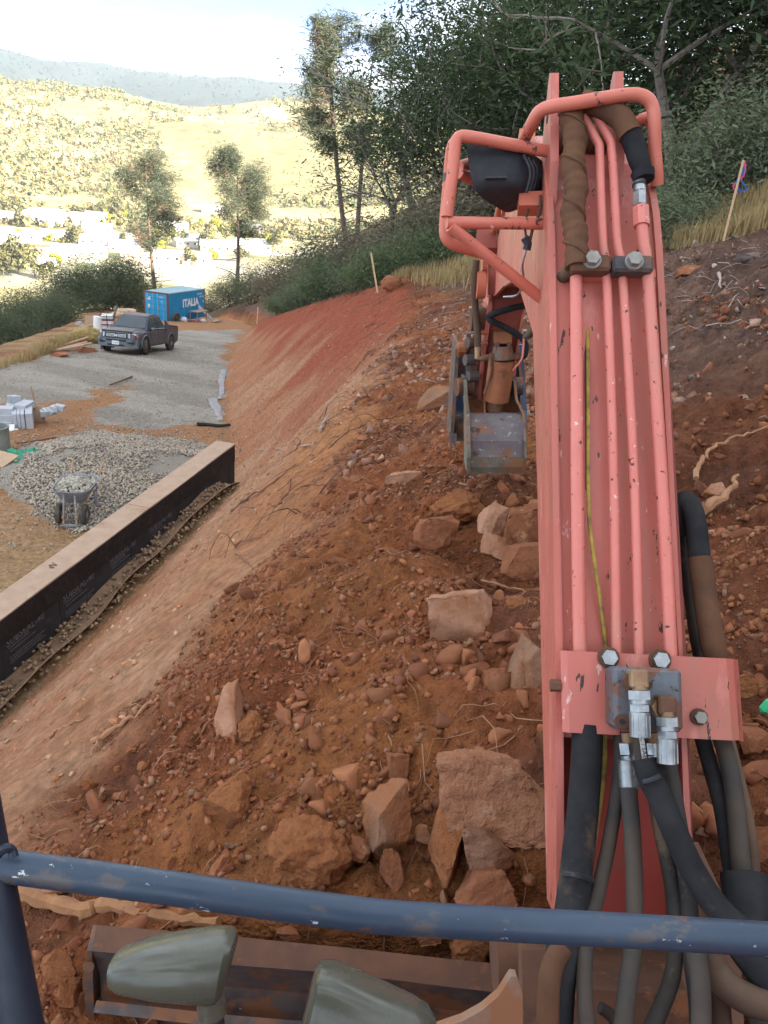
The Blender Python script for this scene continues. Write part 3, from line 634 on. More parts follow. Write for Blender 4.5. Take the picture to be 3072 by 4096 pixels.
def make_pine(seed, Hh, R, ntuft, stems=1, bare=.42, name='pine_tree', top=.0):
    r2 = np.random.default_rng(seed); rt = thing(name, (0, 0, 0), 'x', 'tree'); m = MB(); C = []
    for s in range(stems):
        off = Vector((r2.normal(0, .35), r2.normal(0, .35), 0))*(0 if stems == 1 else 1.0); lx, ly = (r2.normal(0, .02), r2.normal(0, .02)) if stems == 1 else (r2.normal(0, .09), r2.normal(0, .05))
        hh = Hh*(1 if s == 0 else r2.uniform(.82, .98)); r0 = .016*Hh*(1 if stems == 1 else .75)
        tp = [off + Vector((lx*hh*t + .12*math.sin(t*5+seed), ly*hh*t + .1*math.cos(t*4+s), hh*t-.3)) for t in np.linspace(0, 1, 9)]
        m.tube(tp, [r0*(1.05-t) + .02 for t in np.linspace(0, 1, 9)], 8, caps=False)
        nb = int(26/ (1 if stems == 1 else 1.4))
        for b in range(nb):
            t = .16 + .84*(b+r2.random())/nb; live = t > bare
            p = off + Vector((lx*hh*t, ly*hh*t, hh*t)); a = r2.uniform(0, 2*math.pi)
            prof = R*(.55+.6*math.sin(min(1, max(0, (t-bare)/(1-bare)))*math.pi*.95+.25)) if live else R*r2.uniform(.5, 1.15)
            L = prof*r2.uniform(.65, 1.1); el = r2.uniform(.1, .6) if live else r2.uniform(-.15, .35)
            d = Vector((math.cos(a), math.sin(a), el)); pts = [p]; q = p.copy()
            for k in range(4):
                d = (d + Vector(r2.normal(0, .13, 3)) + Vector((0, 0, .10 if live else -.02))).normalized(); q = q+d*(L/4); pts.append(q.copy())
            m.tube(pts, [r0*.26, r0*.2, r0*.15, r0*.10, r0*.04], 4, caps=False)
            for k in range(3 if live else 2):
                sp_ = pts[2+k % 3]; dv = Vector((r2.normal(0, 1), r2.normal(0, 1), r2.normal(.3 if live else -.1, .5))).normalized()*L*r2.uniform(.2, .4)
                m.tube([sp_, sp_+dv*.5+Vector((0, 0, .05)), sp_+dv], [r0*.1, r0*.07, r0*.03], 3, caps=False)
                if live: C += [np.array(sp_+dv)+r2.normal(0, .16*R, 3)*np.array([1, 1, .8]) for _ in range(ntuft//(nb*stems*6))]
            if live:
                for k in range(ntuft//(nb*stems*2)):
                    tt = r2.uniform(.35, 1.05); i = min(3, int(tt*4)); w = pts[i].lerp(pts[i+1], min(1, tt*4-i))
                    C.append(np.array(w)+r2.normal(0, .13*R, 3))
    C = np.array(C)
    link('crown', leaf_mesh('crown', C, .33*r2.uniform(.5, 1.4, len(C)), MAT_pine, r2, aspect=.17, droop=.15), rt)
    m.build('trunk', MAT_dkbark, rt, local=True, smooth=True)
    return rt
def stand(protos, spots, lab, cat, group, name=None):
    """spots: (x,y,scale) in any order; labels number them from left to right"""
    pl = sorted(spots, key=lambda s: proj((s[0], s[1], hz(s[0], s[1])+1.5))[0])
    for i, (x, y, s) in enumerate(pl):
        pr = protos[i % len(protos)]; o = copy_tree(pr); o.location = (x, y, hz(x, y)-.1); o.rotation_euler = (0, 0, rng.uniform(0, 6.28)); o.scale = (s*rng.uniform(.92, 1.1), s*rng.uniform(.92, 1.1), s*rng.uniform(.92, 1.08))
        tag(o, lab.format(ORD[i]), cat, group)
def drop(protos):
    for p in protos:
        for c in list(p.children): bpy.data.objects.remove(c)
        bpy.data.objects.remove(p)
def at(px, py, z):                     # ground spot under the photo column px at depth z
    p = P(px, py, z); return (p.x, p.y)
oakA = make_oak(3, 10, 4.2, 15000, .115, MAT_oak, stems=3, trunkfrac=.28)
oakB = make_oak(14, 9, 4.0, 15000, .115, MAT_oak, stems=2, trunkfrac=.3)
oakC = make_oak(27, 8, 3.8, 13000, .12, MAT_oak, stems=1, trunkfrac=.22)
def sp_(px, py, z, s): x, y = at(px, py, z); return (x, y, s)
oakH = make_oak(31, 10.5, 3.0, 9000, .115, MAT_oak, stems=2, trunkfrac=.42, clump=.5, low=-.13)
stand([oakH], [sp_(1610, 760, 33, .80), sp_(1720, 740, 31, 1.0)], '{} tall slender live oak with a high open crown right of the three-trunk pine', 'tree', 'slender oaks by the pine')
stand([oakA, oakB, oakC], [sp_(1830, 700, 30, .95), sp_(2080, 600, 26, 1.0), sp_(2330, 600, 24, 1.05), sp_(2560, 600, 21, 1.0), sp_(2780, 600, 19, 1.0), sp_(2980, 600, 22, 1.15), sp_(3150, 600, 17, 1.0), sp_(2200, 500, 34, 1.1), sp_(2700, 500, 30, 1.25), sp_(3300, 300, 25, 1.2), sp_(1950, 600, 38, 1.15)],
      '{} leafy live oak from the left in the dark stand behind the boom', 'tree', 'live oaks on the bank behind the boom')
bush = make_oak(77, 5.0, 3.1, 15000, .10, MAT_lowoak, stems=4, trunkfrac=.12, name='oak_tree', bark=MAT_dkbark, depth=2, clump=.5, low=.14)
stand([bush], [sp_(60, 1330, 60, .95), sp_(185, 1290, 66, .9), sp_(300, 1220, 74, 1.25), sp_(400, 1180, 80, 1.45), sp_(500, 1180, 84, 1.4), sp_(-60, 1290, 56, .95), sp_(120, 1240, 78, 1.1), sp_(250, 1340, 58, .75), sp_(20, 1420, 46, .7)],
      '{} rounded green oak from the left below the gravel road edge', 'tree', 'green oaks below the road')
man1 = make_oak(41, 3.0, 1.9, 6500, .075, MAT_manz, stems=4, trunkfrac=.16, name='manzanita_bush', bark=MAT_dkbark, depth=2, clump=.5, low=.12)
man2 = make_oak(55, 2.6, 1.8, 6000, .075, MAT_dust, stems=4, trunkfrac=.16, name='manzanita_bush', bark=MAT_dkbark, depth=2, clump=.5, low=.12)
brm = make_oak(66, 1.5, 1.2, 6500, .055, MAT_broom, stems=5, trunkfrac=.2, name='green_shrub', bark=MAT_dkbark, depth=2, clump=.5, low=.15)
stand([man1, man2], [sp_(560, 1230, 92, 1.7), sp_(640, 1150, 98, 1.8), sp_(740, 1150, 104, 1.6), sp_(830, 1150, 100, 1.8), sp_(920, 1180, 94, 1.7), sp_(1010, 1180, 88, 1.8), sp_(450, 1260, 82, 1.6), sp_(1090, 1190, 84, 1.7), sp_(880, 1150, 112, 2.0), sp_(600, 1180, 106, 1.9)],
      '{} grey-green bush from the left in the thicket around the blue container', 'bush', 'bushes around the container')
brm2 = make_oak(67, 1.3, 1.1, 5000, .05, MAT_manz, stems=5, trunkfrac=.2, name='green_shrub', bark=MAT_dkbark, depth=2, clump=.6, low=.12)
man3 = make_oak(68, 1.7, 1.2, 5200, .055, MAT_broom, stems=4, trunkfrac=.22, name='green_shrub', bark=MAT_dkbark, depth=2, clump=.42, low=.1)
stand([man2, man1], [sp_(1180, 1000, 52, 1.6), sp_(1270, 950, 47, 1.5), sp_(1360, 950, 43, 1.6), sp_(1460, 920, 38, 1.5), sp_(1560, 900, 34, 1.2), sp_(1660, 880, 31, 1.2), sp_(1760, 860, 28, 1.2), sp_(1870, 850, 25, 1.4), sp_(1250, 880, 60, 1.9), sp_(1480, 850, 46, 1.3), sp_(1660, 800, 38, 1.25)],
      '{} twiggy manzanita bush from the left along the top of the cut bank', 'bush', 'manzanita along the cut bank')
stand([brm, brm2, man3], [sp_(1120, 1255, 46, 1.0), sp_(1195, 1225, 40, 1.25), sp_(1260, 1200, 37, 1.25), sp_(1335, 1165, 36, 1.45), sp_(1400, 1160, 31, 1.2), sp_(1455, 1150, 28, .8), sp_(1530, 1110, 27.5, 1.15), sp_(1610, 1060, 28, 1.4), sp_(1690, 1060, 25, 1.1), sp_(1780, 1030, 24, 1.05)],
      '{} fresh green shrub from the left along the lip of the red cut', 'shrub', 'green shrubs along the cut lip')
stand([brm, man1], [sp_(2720, 760, 15.5, .8), sp_(2850, 700, 16, .95), sp_(2990, 680, 16.5, .9), sp_(2690, 850, 14, .6), sp_(3080, 620, 15, 1.0), sp_(2620, 700, 16.5, .95)],
      '{} leafy bush from the left above the dry grass right of the boom', 'bush', 'bushes above the dry grass')
pin1 = make_pine(8, 22.6, 4.4, 30000, bare=.48); pin2 = make_pine(12, 19.6, 4.2, 30000, bare=.46); pin3 = make_pine(21, 20, 2.8, 30000, stems=3, bare=.52)
def one(o, px, py, z, s, label):
    x, y = at(px, py, z); o.location = (x, y, hz(x, y)-.2); o.scale = (s, s, s); tag(o, label, 'tree', 'grey pines')
one(pin1, 622, 1090, 104, .98, 'tall thin-crowned grey pine rising behind the blue container')
one(pin2, 945, 1090, 102, .98, 'tall grey pine with bare lower limbs right of the container')
one(pin3, 1415, 780, 54, .86, 'tall grey pine with three slender trunks left of the live oaks')
drop([oakH, oakA, oakB, oakC, bush, man1, man2, brm, brm2, man3])

# dry grass: nobody could count the blades
def grass(name, label, n, f, hgt, mat, seed):
    r2 = np.random.default_rng(seed); xy = f(n, r2); xy = xy[:n]; z = H(xy[:, 0], xy[:, 1]); n = len(xy)
    b = np.stack([xy[:, 0], xy[:, 1], z-.01], 1); a = r2.uniform(0, 6.28, n); h = hgt*r2.uniform(.45, 1.2, n)
    ln = np.stack([np.cos(a), np.sin(a), np.zeros(n)], 1); w = np.stack([-np.sin(a), np.cos(a), np.zeros(n)], 1)*(h*.018+.0025)[:, None]
    up = np.array([0, 0, 1.])[None]; be = r2.uniform(.1, .6, n)[:, None]
    p1 = b+up*(h*.6)[:, None]+ln*(h[:, None]*be*.35); p2 = b+up*h[:, None]*(1-.35*be)+ln*(h[:, None]*be)
    V = np.stack([b-w, b+w, p1+w*.8, p1-w*.8, p2], 1).reshape(-1, 3); i = np.arange(n)[:, None]*5
    F = np.concatenate([i+np.array([[0, 1, 2]]), i+np.array([[0, 2, 3]]), i+np.array([[3, 2, 4]])])
    tag(link(name, mesh_np(name, V, F, mat)), label, 'grass', kind='stuff')
MAT_grass = M('dry_grass_blades', (.46, .35, .18), (.36, .27, .13), 2, .9, spec=.1, transl=.2)
def patch(pix, zmin=.8):
    poly = gp(*pix); X = [p[0] for p in poly]; Y = [p[1] for p in poly]
    def f(n, r2):
        x = r2.uniform(min(X), max(X), n*6); y = r2.uniform(min(Y), max(Y), n*6)
        k = in_poly(poly, x, y) & (fbm(x*1.2, y*1.2, 201, 3)+.25*r2.normal(size=n*6) > -.06); return np.stack([x[k], y[k]], 1)
    return f
grass('dry_grass_right', 'tan dry grass on the slope right of the boom below the bushes', 10500, patch([(2640, 1000), (2760, 860), (2900, 770), (3200, 640), (3300, 860), (2950, 950), (2700, 1010)]), .42, MAT_grass, 3)
grass('dry_grass_mid', 'tan dry grass on the crest left of the boom', 12000, patch([(1560, 1130), (1640, 1080), (1800, 1010), (2150, 980), (2150, 1110), (1850, 1160), (1700, 1150)]), .40, MAT_grass, 4)
grass('dry_grass_roadside', 'tan dry grass on the berm left of the pickup', 7000, patch([(-120, 1500), (60, 1450), (230, 1370), (330, 1335), (400, 1345), (260, 1400), (80, 1455), (-120, 1520)]), .5, MAT_grass, 5)
# ------------------------------------------------------------------ retaining wall
MAT_memb = M('black_waterproof_membrane', (.016, .014, .015), (.026, .023, .024), 5, .62, bump=.2, bscale=30, bdist=.004, spots=[((.07, .055, .045), 3.5, .60, .2)], spec=.25)
MAT_memb2 = M('dusty_membrane', (.030, .030, .036), (.048, .046, .050), 3, .7, spots=[((.09, .07, .055), 5, .60, .15)], spec=.2)
MAT_print = M('pale_grey_print', (.17, .175, .19), (.10, .10, .11), 22, .8)
MAT_plank = M('dusty_wall_top', (.36, .25, .175), (.42, .30, .22), 6, .9, bump=.2, bscale=25, bdist=.01, spots=[((.30, .18, .11), 2, .60, .1)])
MAT_foam = M('grey_foam_form', (.50, .52, .55), (.44, .46, .50), 8, .85)
WT = -2.85; wd = Vector((.228, 1, 0)).normalized(); wn = Vector((wd.y, -wd.x, 0))
def wp(y, out, z): return Vector((float(WALLX(y)), y, z)) + wn*out
wroot = thing('retaining_wall', wp(6, -.16, -5.0), 'long low retaining wall wrapped in black membrane at the foot of the cut slope', 'wall')
m = MB(); m.rings([[wp(y, -.30, -5.6), wp(y, -.004, -5.6), wp(y, -.004, WT-.03), wp(y, -.30, WT-.03)] for y in np.linspace(WY0, WY1, 12)]); m.build('core', MAT_foam, wroot)
yb = WY0
while yb < WY1-.05:
    ye = min(yb+1.55, WY1); m = MB(); w0 = .004*rng.normal(); lo = -4.8
    m.rings([[wp(y, 0, lo), wp(y, .012+.004*math.sin(y*5), lo), wp(y, .012+.004*math.sin(y*5+1), WT-.27), wp(y, 0, WT-.27)] for y in np.linspace(yb, ye-.012, 6)]); pan = m.build('membrane_sheet', MAT_memb2, wroot)
    m = MB(); m.rings([[wp(y, 0, WT-.30), wp(y, .022, WT-.30), wp(y, .020, WT-.004), wp(y, 0, WT-.004)] for y in np.linspace(yb-.004, ye-.004, 6)]); m.build('membrane_cap_strip', MAT_memb, wroot)
    yb = ye
Vt, Ft = text_mesh('SUBSEAL-40', .125, .012)
def wtext(V, F, y, z, out=.020): return MB().add([wp(y, out, z)+wd*v.x+Vector((0, 0, v.y)) for v in V], F)
for k, y in enumerate(np.arange(4.3, 11.0, .98)):
    t_ = wtext(Vt, Ft, y, WT-.335).build('membrane_lettering', MAT_print, wroot)
    m = MB()
    for j, (dz, x0, x1) in enumerate([(-.40, -.30, .05), (-.45, -.28, .15), (-.53, -.3, .3), (-.565, -.3, .22), (-.60, -.3, .27)]):
        xx = x0
        while xx < x1:
            w_ = float(rng.uniform(.012, .035)); c = wp(y, .021, WT+dz)
            m.add([c+wd*xx+Vector((0, 0, -.009)), c+wd*(xx+w_)+Vector((0, 0, -.009)), c+wd*(xx+w_)+Vector((0, 0, .009)), c+wd*xx+Vector((0, 0, .009))], [(0, 1, 2, 3)]); xx += w_+.008
    m.build('membrane_fine_print', MAT_print, t_)
for k, (ya, ybb) in enumerate([(WY0, 3.0), (3.01, 6.6), (6.61, 9.9), (9.91, WY1+.02)]):
    m = MB(); m.rings([[wp(y, -.35, WT-.03), wp(y, .016, WT-.03), wp(y, .012+.006*math.sin(y*3), WT+.012), wp(y, -.345, WT+.012)] for y in np.linspace(ya, ybb, 8)]); m.build('top_plate', MAT_plank, wroot)
for (y, o) in [(6.9, -.14), (8.0, -.2), (5.2, -.16)]:
    MB().tube(smooth_path([wp(y+.02*i, o+.05*math.sin(i*1.9), WT+.018) for i in range(7)], 4), .006, 5).build('tie_wire', MAT_dkbark, wroot)
# filter cloth and drain rock in the trench
MAT_cloth = M('brown_filter_cloth', (.26, .16, .10), (.20, .125, .08), 5, .95)
tz0 = lambda y: float(np.interp(y, YG, T_toez))
m = MB(); R = []
for y in np.linspace(-1.5, 12.2, 90):
    w0 = .28+.03*math.sin(y*1.1)+.02*math.sin(y*4.1); R.append([wp(y, .02, tz0(y)+.03+.05*math.sin(y*2.3)), wp(y, w0*.6, tz0(y)+.03), wp(y, w0, tz0(y)+.09+.02*math.sin(y*5)), wp(y, w0+.06, tz0(y)+.16+.03*math.sin(y*3)), wp(y, w0+.07, tz0(y)+.15+.03*math.sin(y*3)), wp(y, w0*.6, tz0(y)), wp(y, .02, tz0(y)-.02)])
tag(m.rings(R).build('filter_cloth', MAT_cloth, None, loc=(-4.2, 6, -3.4), smooth=True), 'brown filter cloth lining the rock-filled trench beside the black wall', 'cloth')
MAT_drain = M('tan_drain_rock', (.30, .22, .14), (.42, .33, .23), 14, .9, attr='Col')
def rockV(seed, base, planes=9, cut=(.45, .8), rough=.06, f=2.2):
    r2 = np.random.default_rng(seed); V = base.copy(); n = r2.normal(0, 1, (planes, 3)); n /= np.linalg.norm(n, axis=1)[:, None]
    for k in range(planes):
        d = V@n[k]-r2.uniform(*cut); V = V-np.clip(d, 0, None)[:, None]*n[k][None]
    return V*(1+rough*fbm(V[:, 0]*f+seed, V[:, 1]*f, seed, 3, .6, z=V[:, 2]*f))[:, None]
ICO5 = ico(5)
def crag(seed, base, extra, jit=.42):            # sharp-edged broken stone: a ball cut by a skewed box and a few chips
    r2 = np.random.default_rng(seed); V = base*1.7
    for ax in range(3):
        for s in (-1, 1):
            n = np.zeros(3); n[ax] = s; n = n+r2.normal(0, jit, 3); n /= np.linalg.norm(n); d = V@n-r2.uniform(.62, .95); V = V-np.clip(d, 0, None)[:, None]*n
    for k in range(max(3, extra-7)):
        n = r2.normal(0, 1, 3); n /= np.linalg.norm(n); d = V@n-r2.uniform(.72, 1.05); V = V-np.clip(d, 0, None)[:, None]*n
    V = V*(1+.07*fbm(V[:, 0]*1.6, V[:, 1]*1.6, seed, 4, .6, z=V[:, 2]*1.6))[:, None]
    t = r2.normal(0, 1, 3); t /= np.linalg.norm(t); lay = V@t; return V*(1+.035*vn(lay*7, lay*0+seed, seed+3)+.03*fbm(V[:, 0]*5, V[:, 1]*5, seed+5, 3, .6, z=V[:, 2]*5))[:, None]
PEB = [(rockV(s, ICO1[0], 6, (.5, .85), .05), ICO1[1]) for s in range(6)]
n_ = 1700; yy = rng.uniform(-1, 12, n_); oo = rng.uniform(.03, .40, n_); kk = (fbm(yy*.9, oo*2, 301, 3)+.3*rng.normal(size=n_)) > -.12
if True:
    pos = np.array([wp(a, b, tz0(a)+.055+.035*c)[:] for a, b, c in zip(yy[kk], oo[kk], rng.random(kk.sum()))]); cc = np.array([.26, .175, .11])[None]*rng.uniform(.6, 1.35, (len(pos), 1))
    MAT_peb = M('pebble', (.85, .85, .85), (1.15, 1.15, 1.15), 20, .9, attr='Col')
    tag(link('drain_rock', scatter_mesh('drain_rock', PEB, pos, np.stack([rng.uniform(.02, .04, len(pos))]*2+[rng.uniform(.018, .03, len(pos))], 1), MAT_peb, cols=cc)), 'tan drain rock lying in the trench behind the black wall', 'gravel', kind='stuff')
# ------------------------------------------------------------------ gravel heap
n_ = 30000; X = [p[0] for p in GRAVEL]; Y = [p[1] for p in GRAVEL]
gx = rng.uniform(min(X)-1, max(X)+1, n_); gy = rng.uniform(min(Y)-1, max(Y)+1, n_)
def heap(x, y):
    h = 0
    for (px, py, a, s) in [(300, 1850, .20, .95), (420, 1800, .20, .9), (560, 1880, .15, .8), (330, 1960, .13, .8), (700, 1850, .14, .8), (200, 1890, .12, .7), (480, 1990, .11, .7)]:
        c = HEAPC[(px, py)]; h = h + a*np.exp(-((x-c[0])**2+(y-c[1])**2)/(2*s*s))
    return h + .05*fbm(x*1.6, y*1.6, 311, 3)
HEAPC = {k: tuple(G(*k).xy) for k in [(300, 1850), (420, 1800), (560, 1880), (330, 1960), (700, 1850), (200, 1890), (480, 1990)]}
ins = in_poly(GRAVEL, gx+.25*vn(gx*1.5, gy*1.5, 5), gy+.25*vn(gx*1.5, gy*1.5, 6)) | (rng.random(n_) < .05)
hole = fbm(gx*.8, gy*.8, 313, 3)+.12*rng.normal(size=n_) > .30
ins &= ~hole; ins &= gx < WALLX(gy)-.4
gx, gy = gx[ins], gy[ins]; gh = np.clip(heap(gx, gy), 0, None); s_ = rng.uniform(.019, .042, len(gx))
pos = np.stack([gx, gy, H(gx, gy)+gh+s_*.25], 1); cc = np.array([.345, .305, .255])[None]*rng.uniform(.55, 1.35, (len(pos), 1))*np.stack([rng.uniform(.95, 1.12, len(pos)), np.ones(len(pos)), rng.uniform(.85, 1.05, len(pos))], 1)
tag(link('gravel_heap', scatter_mesh('gravel_heap', [(rockV(s, ICO1[0], 5, (.55, .9), .04)*np.array([1, .85, .7]), ICO1[1]) for s in range(5)], pos, s_, MAT_peb, cols=cc)), 'heap of grey round gravel around the wheelbarrow', 'gravel', kind='stuff')
# mound body under the loose stones
gxs = np.linspace(min(X)-.5, max(X)+.5, 70); gys = np.linspace(min(Y)-.5, max(Y)+.5, 70); GX, GY = np.meshgrid(gxs, gys)
hv = np.clip(heap(GX.ravel(), GY.ravel()), 0, None); hv = np.where(hv < .03, -.12, hv-.02); V = np.stack([GX.ravel(), GY.ravel(), H(GX.ravel(), GY.ravel())+hv], 1)
i_ = np.arange(69*69); a_ = (i_//69)*70+i_ % 69
tag(link('gravel_bed', mesh_np('gravel_bed', V, np.stack([a_, a_+1, a_+71, a_+70], 1), M('packed_gravel', (.20, .175, .145), (.34, .30, .25), 30, .95, bump=1, bscale=45, bdist=.03), True)), 'packed grey gravel under the loose heap', 'gravel', kind='stuff')
# fine loose stone on the road surface
n_ = 9000; rx = np.array([p[0] for p in ROAD]); ry = np.array([p[1] for p in ROAD])
x = rng.uniform(-18, -3, n_); y = rng.uniform(13, 45, n_); k = (x < np.interp(y, YG, T_toex)-.1) & (x > np.interp(y, YG, T_xl)) & ((fbm(x*.9, y*.9, 321, 3)+.3*rng.normal(size=n_)) > .12)
x, y = x[k], y[k]; cc = np.array([.33, .29, .24])[None]*rng.uniform(.5, 1.5, (len(x), 1))
tag(link('road_grit', scatter_mesh('road_grit', PEB, np.stack([x, y, H(x, y)+.008], 1), rng.uniform(.012, .035, len(x)), MAT_peb, cols=cc)), 'loose grit scattered over the road and pad', 'grit', kind='stuff')

# ------------------------------------------------------------------ wheelbarrow
MAT_tray = M('grey_poly_tray', (.20, .21, .23), (.26, .26, .27), 8, .6); MAT_tyre = M('dusty_tyre', (.045, .042, .038), (.13, .105, .08), 9, .9, bump=.3, bscale=40, bdist=.01)
MAT_steel = M('galvanised_strut', (.42, .43, .44), (.30, .29, .28), 12, .45, metal=.6); MAT_wood = M('weathered_wood', (.30, .20, .13), (.38, .27, .18), 9, .85, stretch=(1, 6, 6))
def wheel(parent, c, r, w, mt, rim, ax=Vector((1, 0, 0)), name='wheel', hub=True):
    pr = [(r*.55, -w*.42), (r*.80, -w*.5), (r*.95, -w*.42), (r, -w*.2), (r, w*.2), (r*.95, w*.42), (r*.80, w*.5), (r*.55, w*.42)]
    wl = MB().lathe(pr, c, ax, 24).build(name, mt, parent, local=True, smooth=True)
    MB().lathe([(r*.08, -w*.52), (r*.2, -w*.50), (r*.5, -w*.30), (r*.60, -w*.44), (r*.62, 0), (r*.60, w*.44), (r*.5, w*.30), (r*.2, w*.50), (r*.08, w*.52)], c, ax, 20).build('rim', rim, wl, local=True, smooth=True)
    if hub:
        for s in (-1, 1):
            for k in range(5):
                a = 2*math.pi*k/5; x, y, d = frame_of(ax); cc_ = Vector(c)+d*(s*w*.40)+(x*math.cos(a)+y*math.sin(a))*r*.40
                MB().cyl(cc_, cc_+d*(s*w*.06), r*.11, 8).build('rim_hole_shade', MAT_holeblk, wl, local=True)  # black discs stand in for the shade inside the rim openings
    return wl
MAT_holeblk = M('hole_shade_and_roll_black', (.02, .02, .02))  # black of the fabric roll, and of the shaded rim openings
wb = thing('wheelbarrow', (0, 0, 0), 'grey two-wheeled wheelbarrow heaped with gravel beside the long low wall', 'wheelbarrow')
for sx in (-1, 1): wheel(wb, (sx*.235, .34, .20), .20, .10, MAT_tyre, MAT_tray, hub=False)
def rrect(hx, hy, z, cy, e=.45, n=24): return [Vector((math.copysign(abs(math.cos(a))**e, math.cos(a))*hx, cy+math.copysign(abs(math.sin(a))**e, math.sin(a))*hy, z)) for a in [2*math.pi*k/n for k in range(n)]]
m = MB(); m.rings([rrect(.20, .27, .40, -.02), rrect(.30, .40, .56, -.02), rrect(.345, .50, .70, -.02), rrect(.365, .52, .705, -.02), rrect(.365, .52, .685, -.02)], caps=False)
m.add(rrect(.20, .27, .40, -.02), [tuple(range(24))]); tray = m.build('tray', MAT_tray, wb, local=True, smooth=True)
hn = 420; q = rng.uniform(-1, 1, (hn, 2)); q = q[(np.abs(q)**3).sum(1) < 1]; hz_ = .66+.10*np.exp(-2.2*(q**2).sum(1))+rng.uniform(-.01, .02, len(q))
cc = np.array([.36, .33, .27])[None]*rng.uniform(.6, 1.35, (len(q), 1))
o = link('gravel_load', scatter_mesh('gravel_load', PEB, np.stack([q[:, 0]*.31, q[:, 1]*.46-.02, hz_], 1), rng.uniform(.028, .048, len(q)), MAT_peb, cols=cc), wb); o['kind'] = 'stuff'
MB().rings([rrect(.30, .43, .60, -.02), rrect(.2, .3, .70, -.02), rrect(.08, .1, .74, -.02)]).build('load_core', MAT_drain, wb, local=True)
for sx in (-1, 1):
    MB().tube([(sx*.13, .52, .17), (sx*.16, .2, .33), (sx*.23, -.4, .50), (sx*.31, -1.02, .86)], .020, 8).build('handle', MAT_wood, wb, local=True, smooth=True)
    MB().tube([(sx*.12, .50, .12), (sx*.10, .44, .62)], .017, 8).build('strut', MAT_steel, wb, local=True); MB().tube([(sx*.13, .40, .22), (sx*.12, .54, .06)], .018, 8).build('nose_bar', MAT_wood, wb, local=True)
    MB().tube([(sx*.26, -.25, .45), (sx*.28, -.38, .0), (sx*.24, -.5, .02), (sx*.24, -.55, .52)], .016, 8).build('leg', MAT_tray, wb, local=True)
MB().cyl((-.24, .34, .2), (.24, .34, .2), .011, 8).build('axle', MAT_steel, wb, local=True); MB().box((0, .55, .05), (.30, .05, .03)).build('nose_guard', MAT_steel, wb, local=True)
g = G(312, 2072); wb.location = g; settle(wb, g.x, g.y, (.12, -1), .03)

# ------------------------------------------------------------------ pickup truck (front = +Y)
MAT_car = M('dusty_slate_blue_paint', (.060, .078, .110), (.085, .085, .095), 2.2, .40, spec=.5, spots=[((.16, .115, .085), 1.5, .56, .25)])
MAT_carlo = M('blue_grey_bumper', (.10, .135, .155), (.13, .15, .16), 3, .5, spec=.5); MAT_trim = M('black_trim', (.014, .015, .018), rough=.5)
MAT_glass = M('tinted_glass', (.045, .060, .072), (.06, .075, .085), 2, .08, spec=.8); MAT_chrome = M('chrome', (.55, .56, .58), rough=.2, metal=1)
MAT_lens = M('headlight_lens', (.80, .82, .80), (.62, .64, .64), 9, .15, spec=.8); MAT_amber = M('amber_lens', (.55, .25, .12), rough=.2); MAT_plate = M('plate_white', (.72, .72, .72)); MAT_blueink = M('plate_ink', (.04, .05, .16)); MAT_dirtroof = M('dust_film_roof', (.165, .135, .130), (.115, .105, .11), 1.2, .6, spec=.4)
tk = thing('pickup_truck', (0, 0, 0), 'dusty slate blue four-door pickup truck parked facing the camera on the gravel road', 'pickup truck')
def sec(y, hw, zb, zt, rb=.10, rt=.10, tum=.03):
    return [Vector(p) for p in [(-hw+rb, y, zb), (-hw, y, zb+rb), (-hw, y, (zb+zt)/2), (-hw+tum, y, zt-rt), (-hw+tum+rt, y, zt), (-hw*.4, y, zt+.02), (hw*.4, y, zt+.02), (hw-tum-rt, y, zt), (hw-tum, y, zt-rt), (hw, y, (zb+zt)/2), (hw, y, zb+rb), (hw-rb, y, zb)]]
body = MB().rings([sec(-.95, .965, .36, 1.16), sec(.0, .975, .34, 1.13), sec(.9, .975, .34, 1.12), sec(1.25, .97, .34, 1.12), sec(2.0, .965, .36, 1.09), sec(2.35, .94, .40, 1.04, .1, .12), sec(2.50, .88, .44, .98, .1, .14), sec(2.55, .80, .48, .90, .1, .12)]).build('body', MAT_car, tk, local=True, smooth=True)
MB().rings([[Vector((-.68, 1.12, 1.135)), Vector((.68, 1.12, 1.135)), Vector((.68, 1.12, 1.16)), Vector((-.68, 1.12, 1.16))], [Vector((-.70, 1.9, 1.10)), Vector((.70, 1.9, 1.10)), Vector((.66, 1.9, 1.15)), Vector((-.66, 1.9, 1.15))], [Vector((-.70, 2.40, 1.02)), Vector((.70, 2.40, 1.02)), Vector((.66, 2.38, 1.07)), Vector((-.66, 2.38, 1.07))]]).build('hood', MAT_dirtroof, tk, local=True, smooth=True)
MB().rings([[Vector((-.72, 2.40, 1.06)), Vector((.72, 2.40, 1.06)), Vector((.72, 2.44, .97)), Vector((-.72, 2.44, .97))], [Vector((-.72, 2.46, 1.07)), Vector((.72, 2.46, 1.07)), Vector((.72, 2.54, .96)), Vector((-.72, 2.54, .96))]]).build('hood_deflector', MAT_trim, tk, local=True)
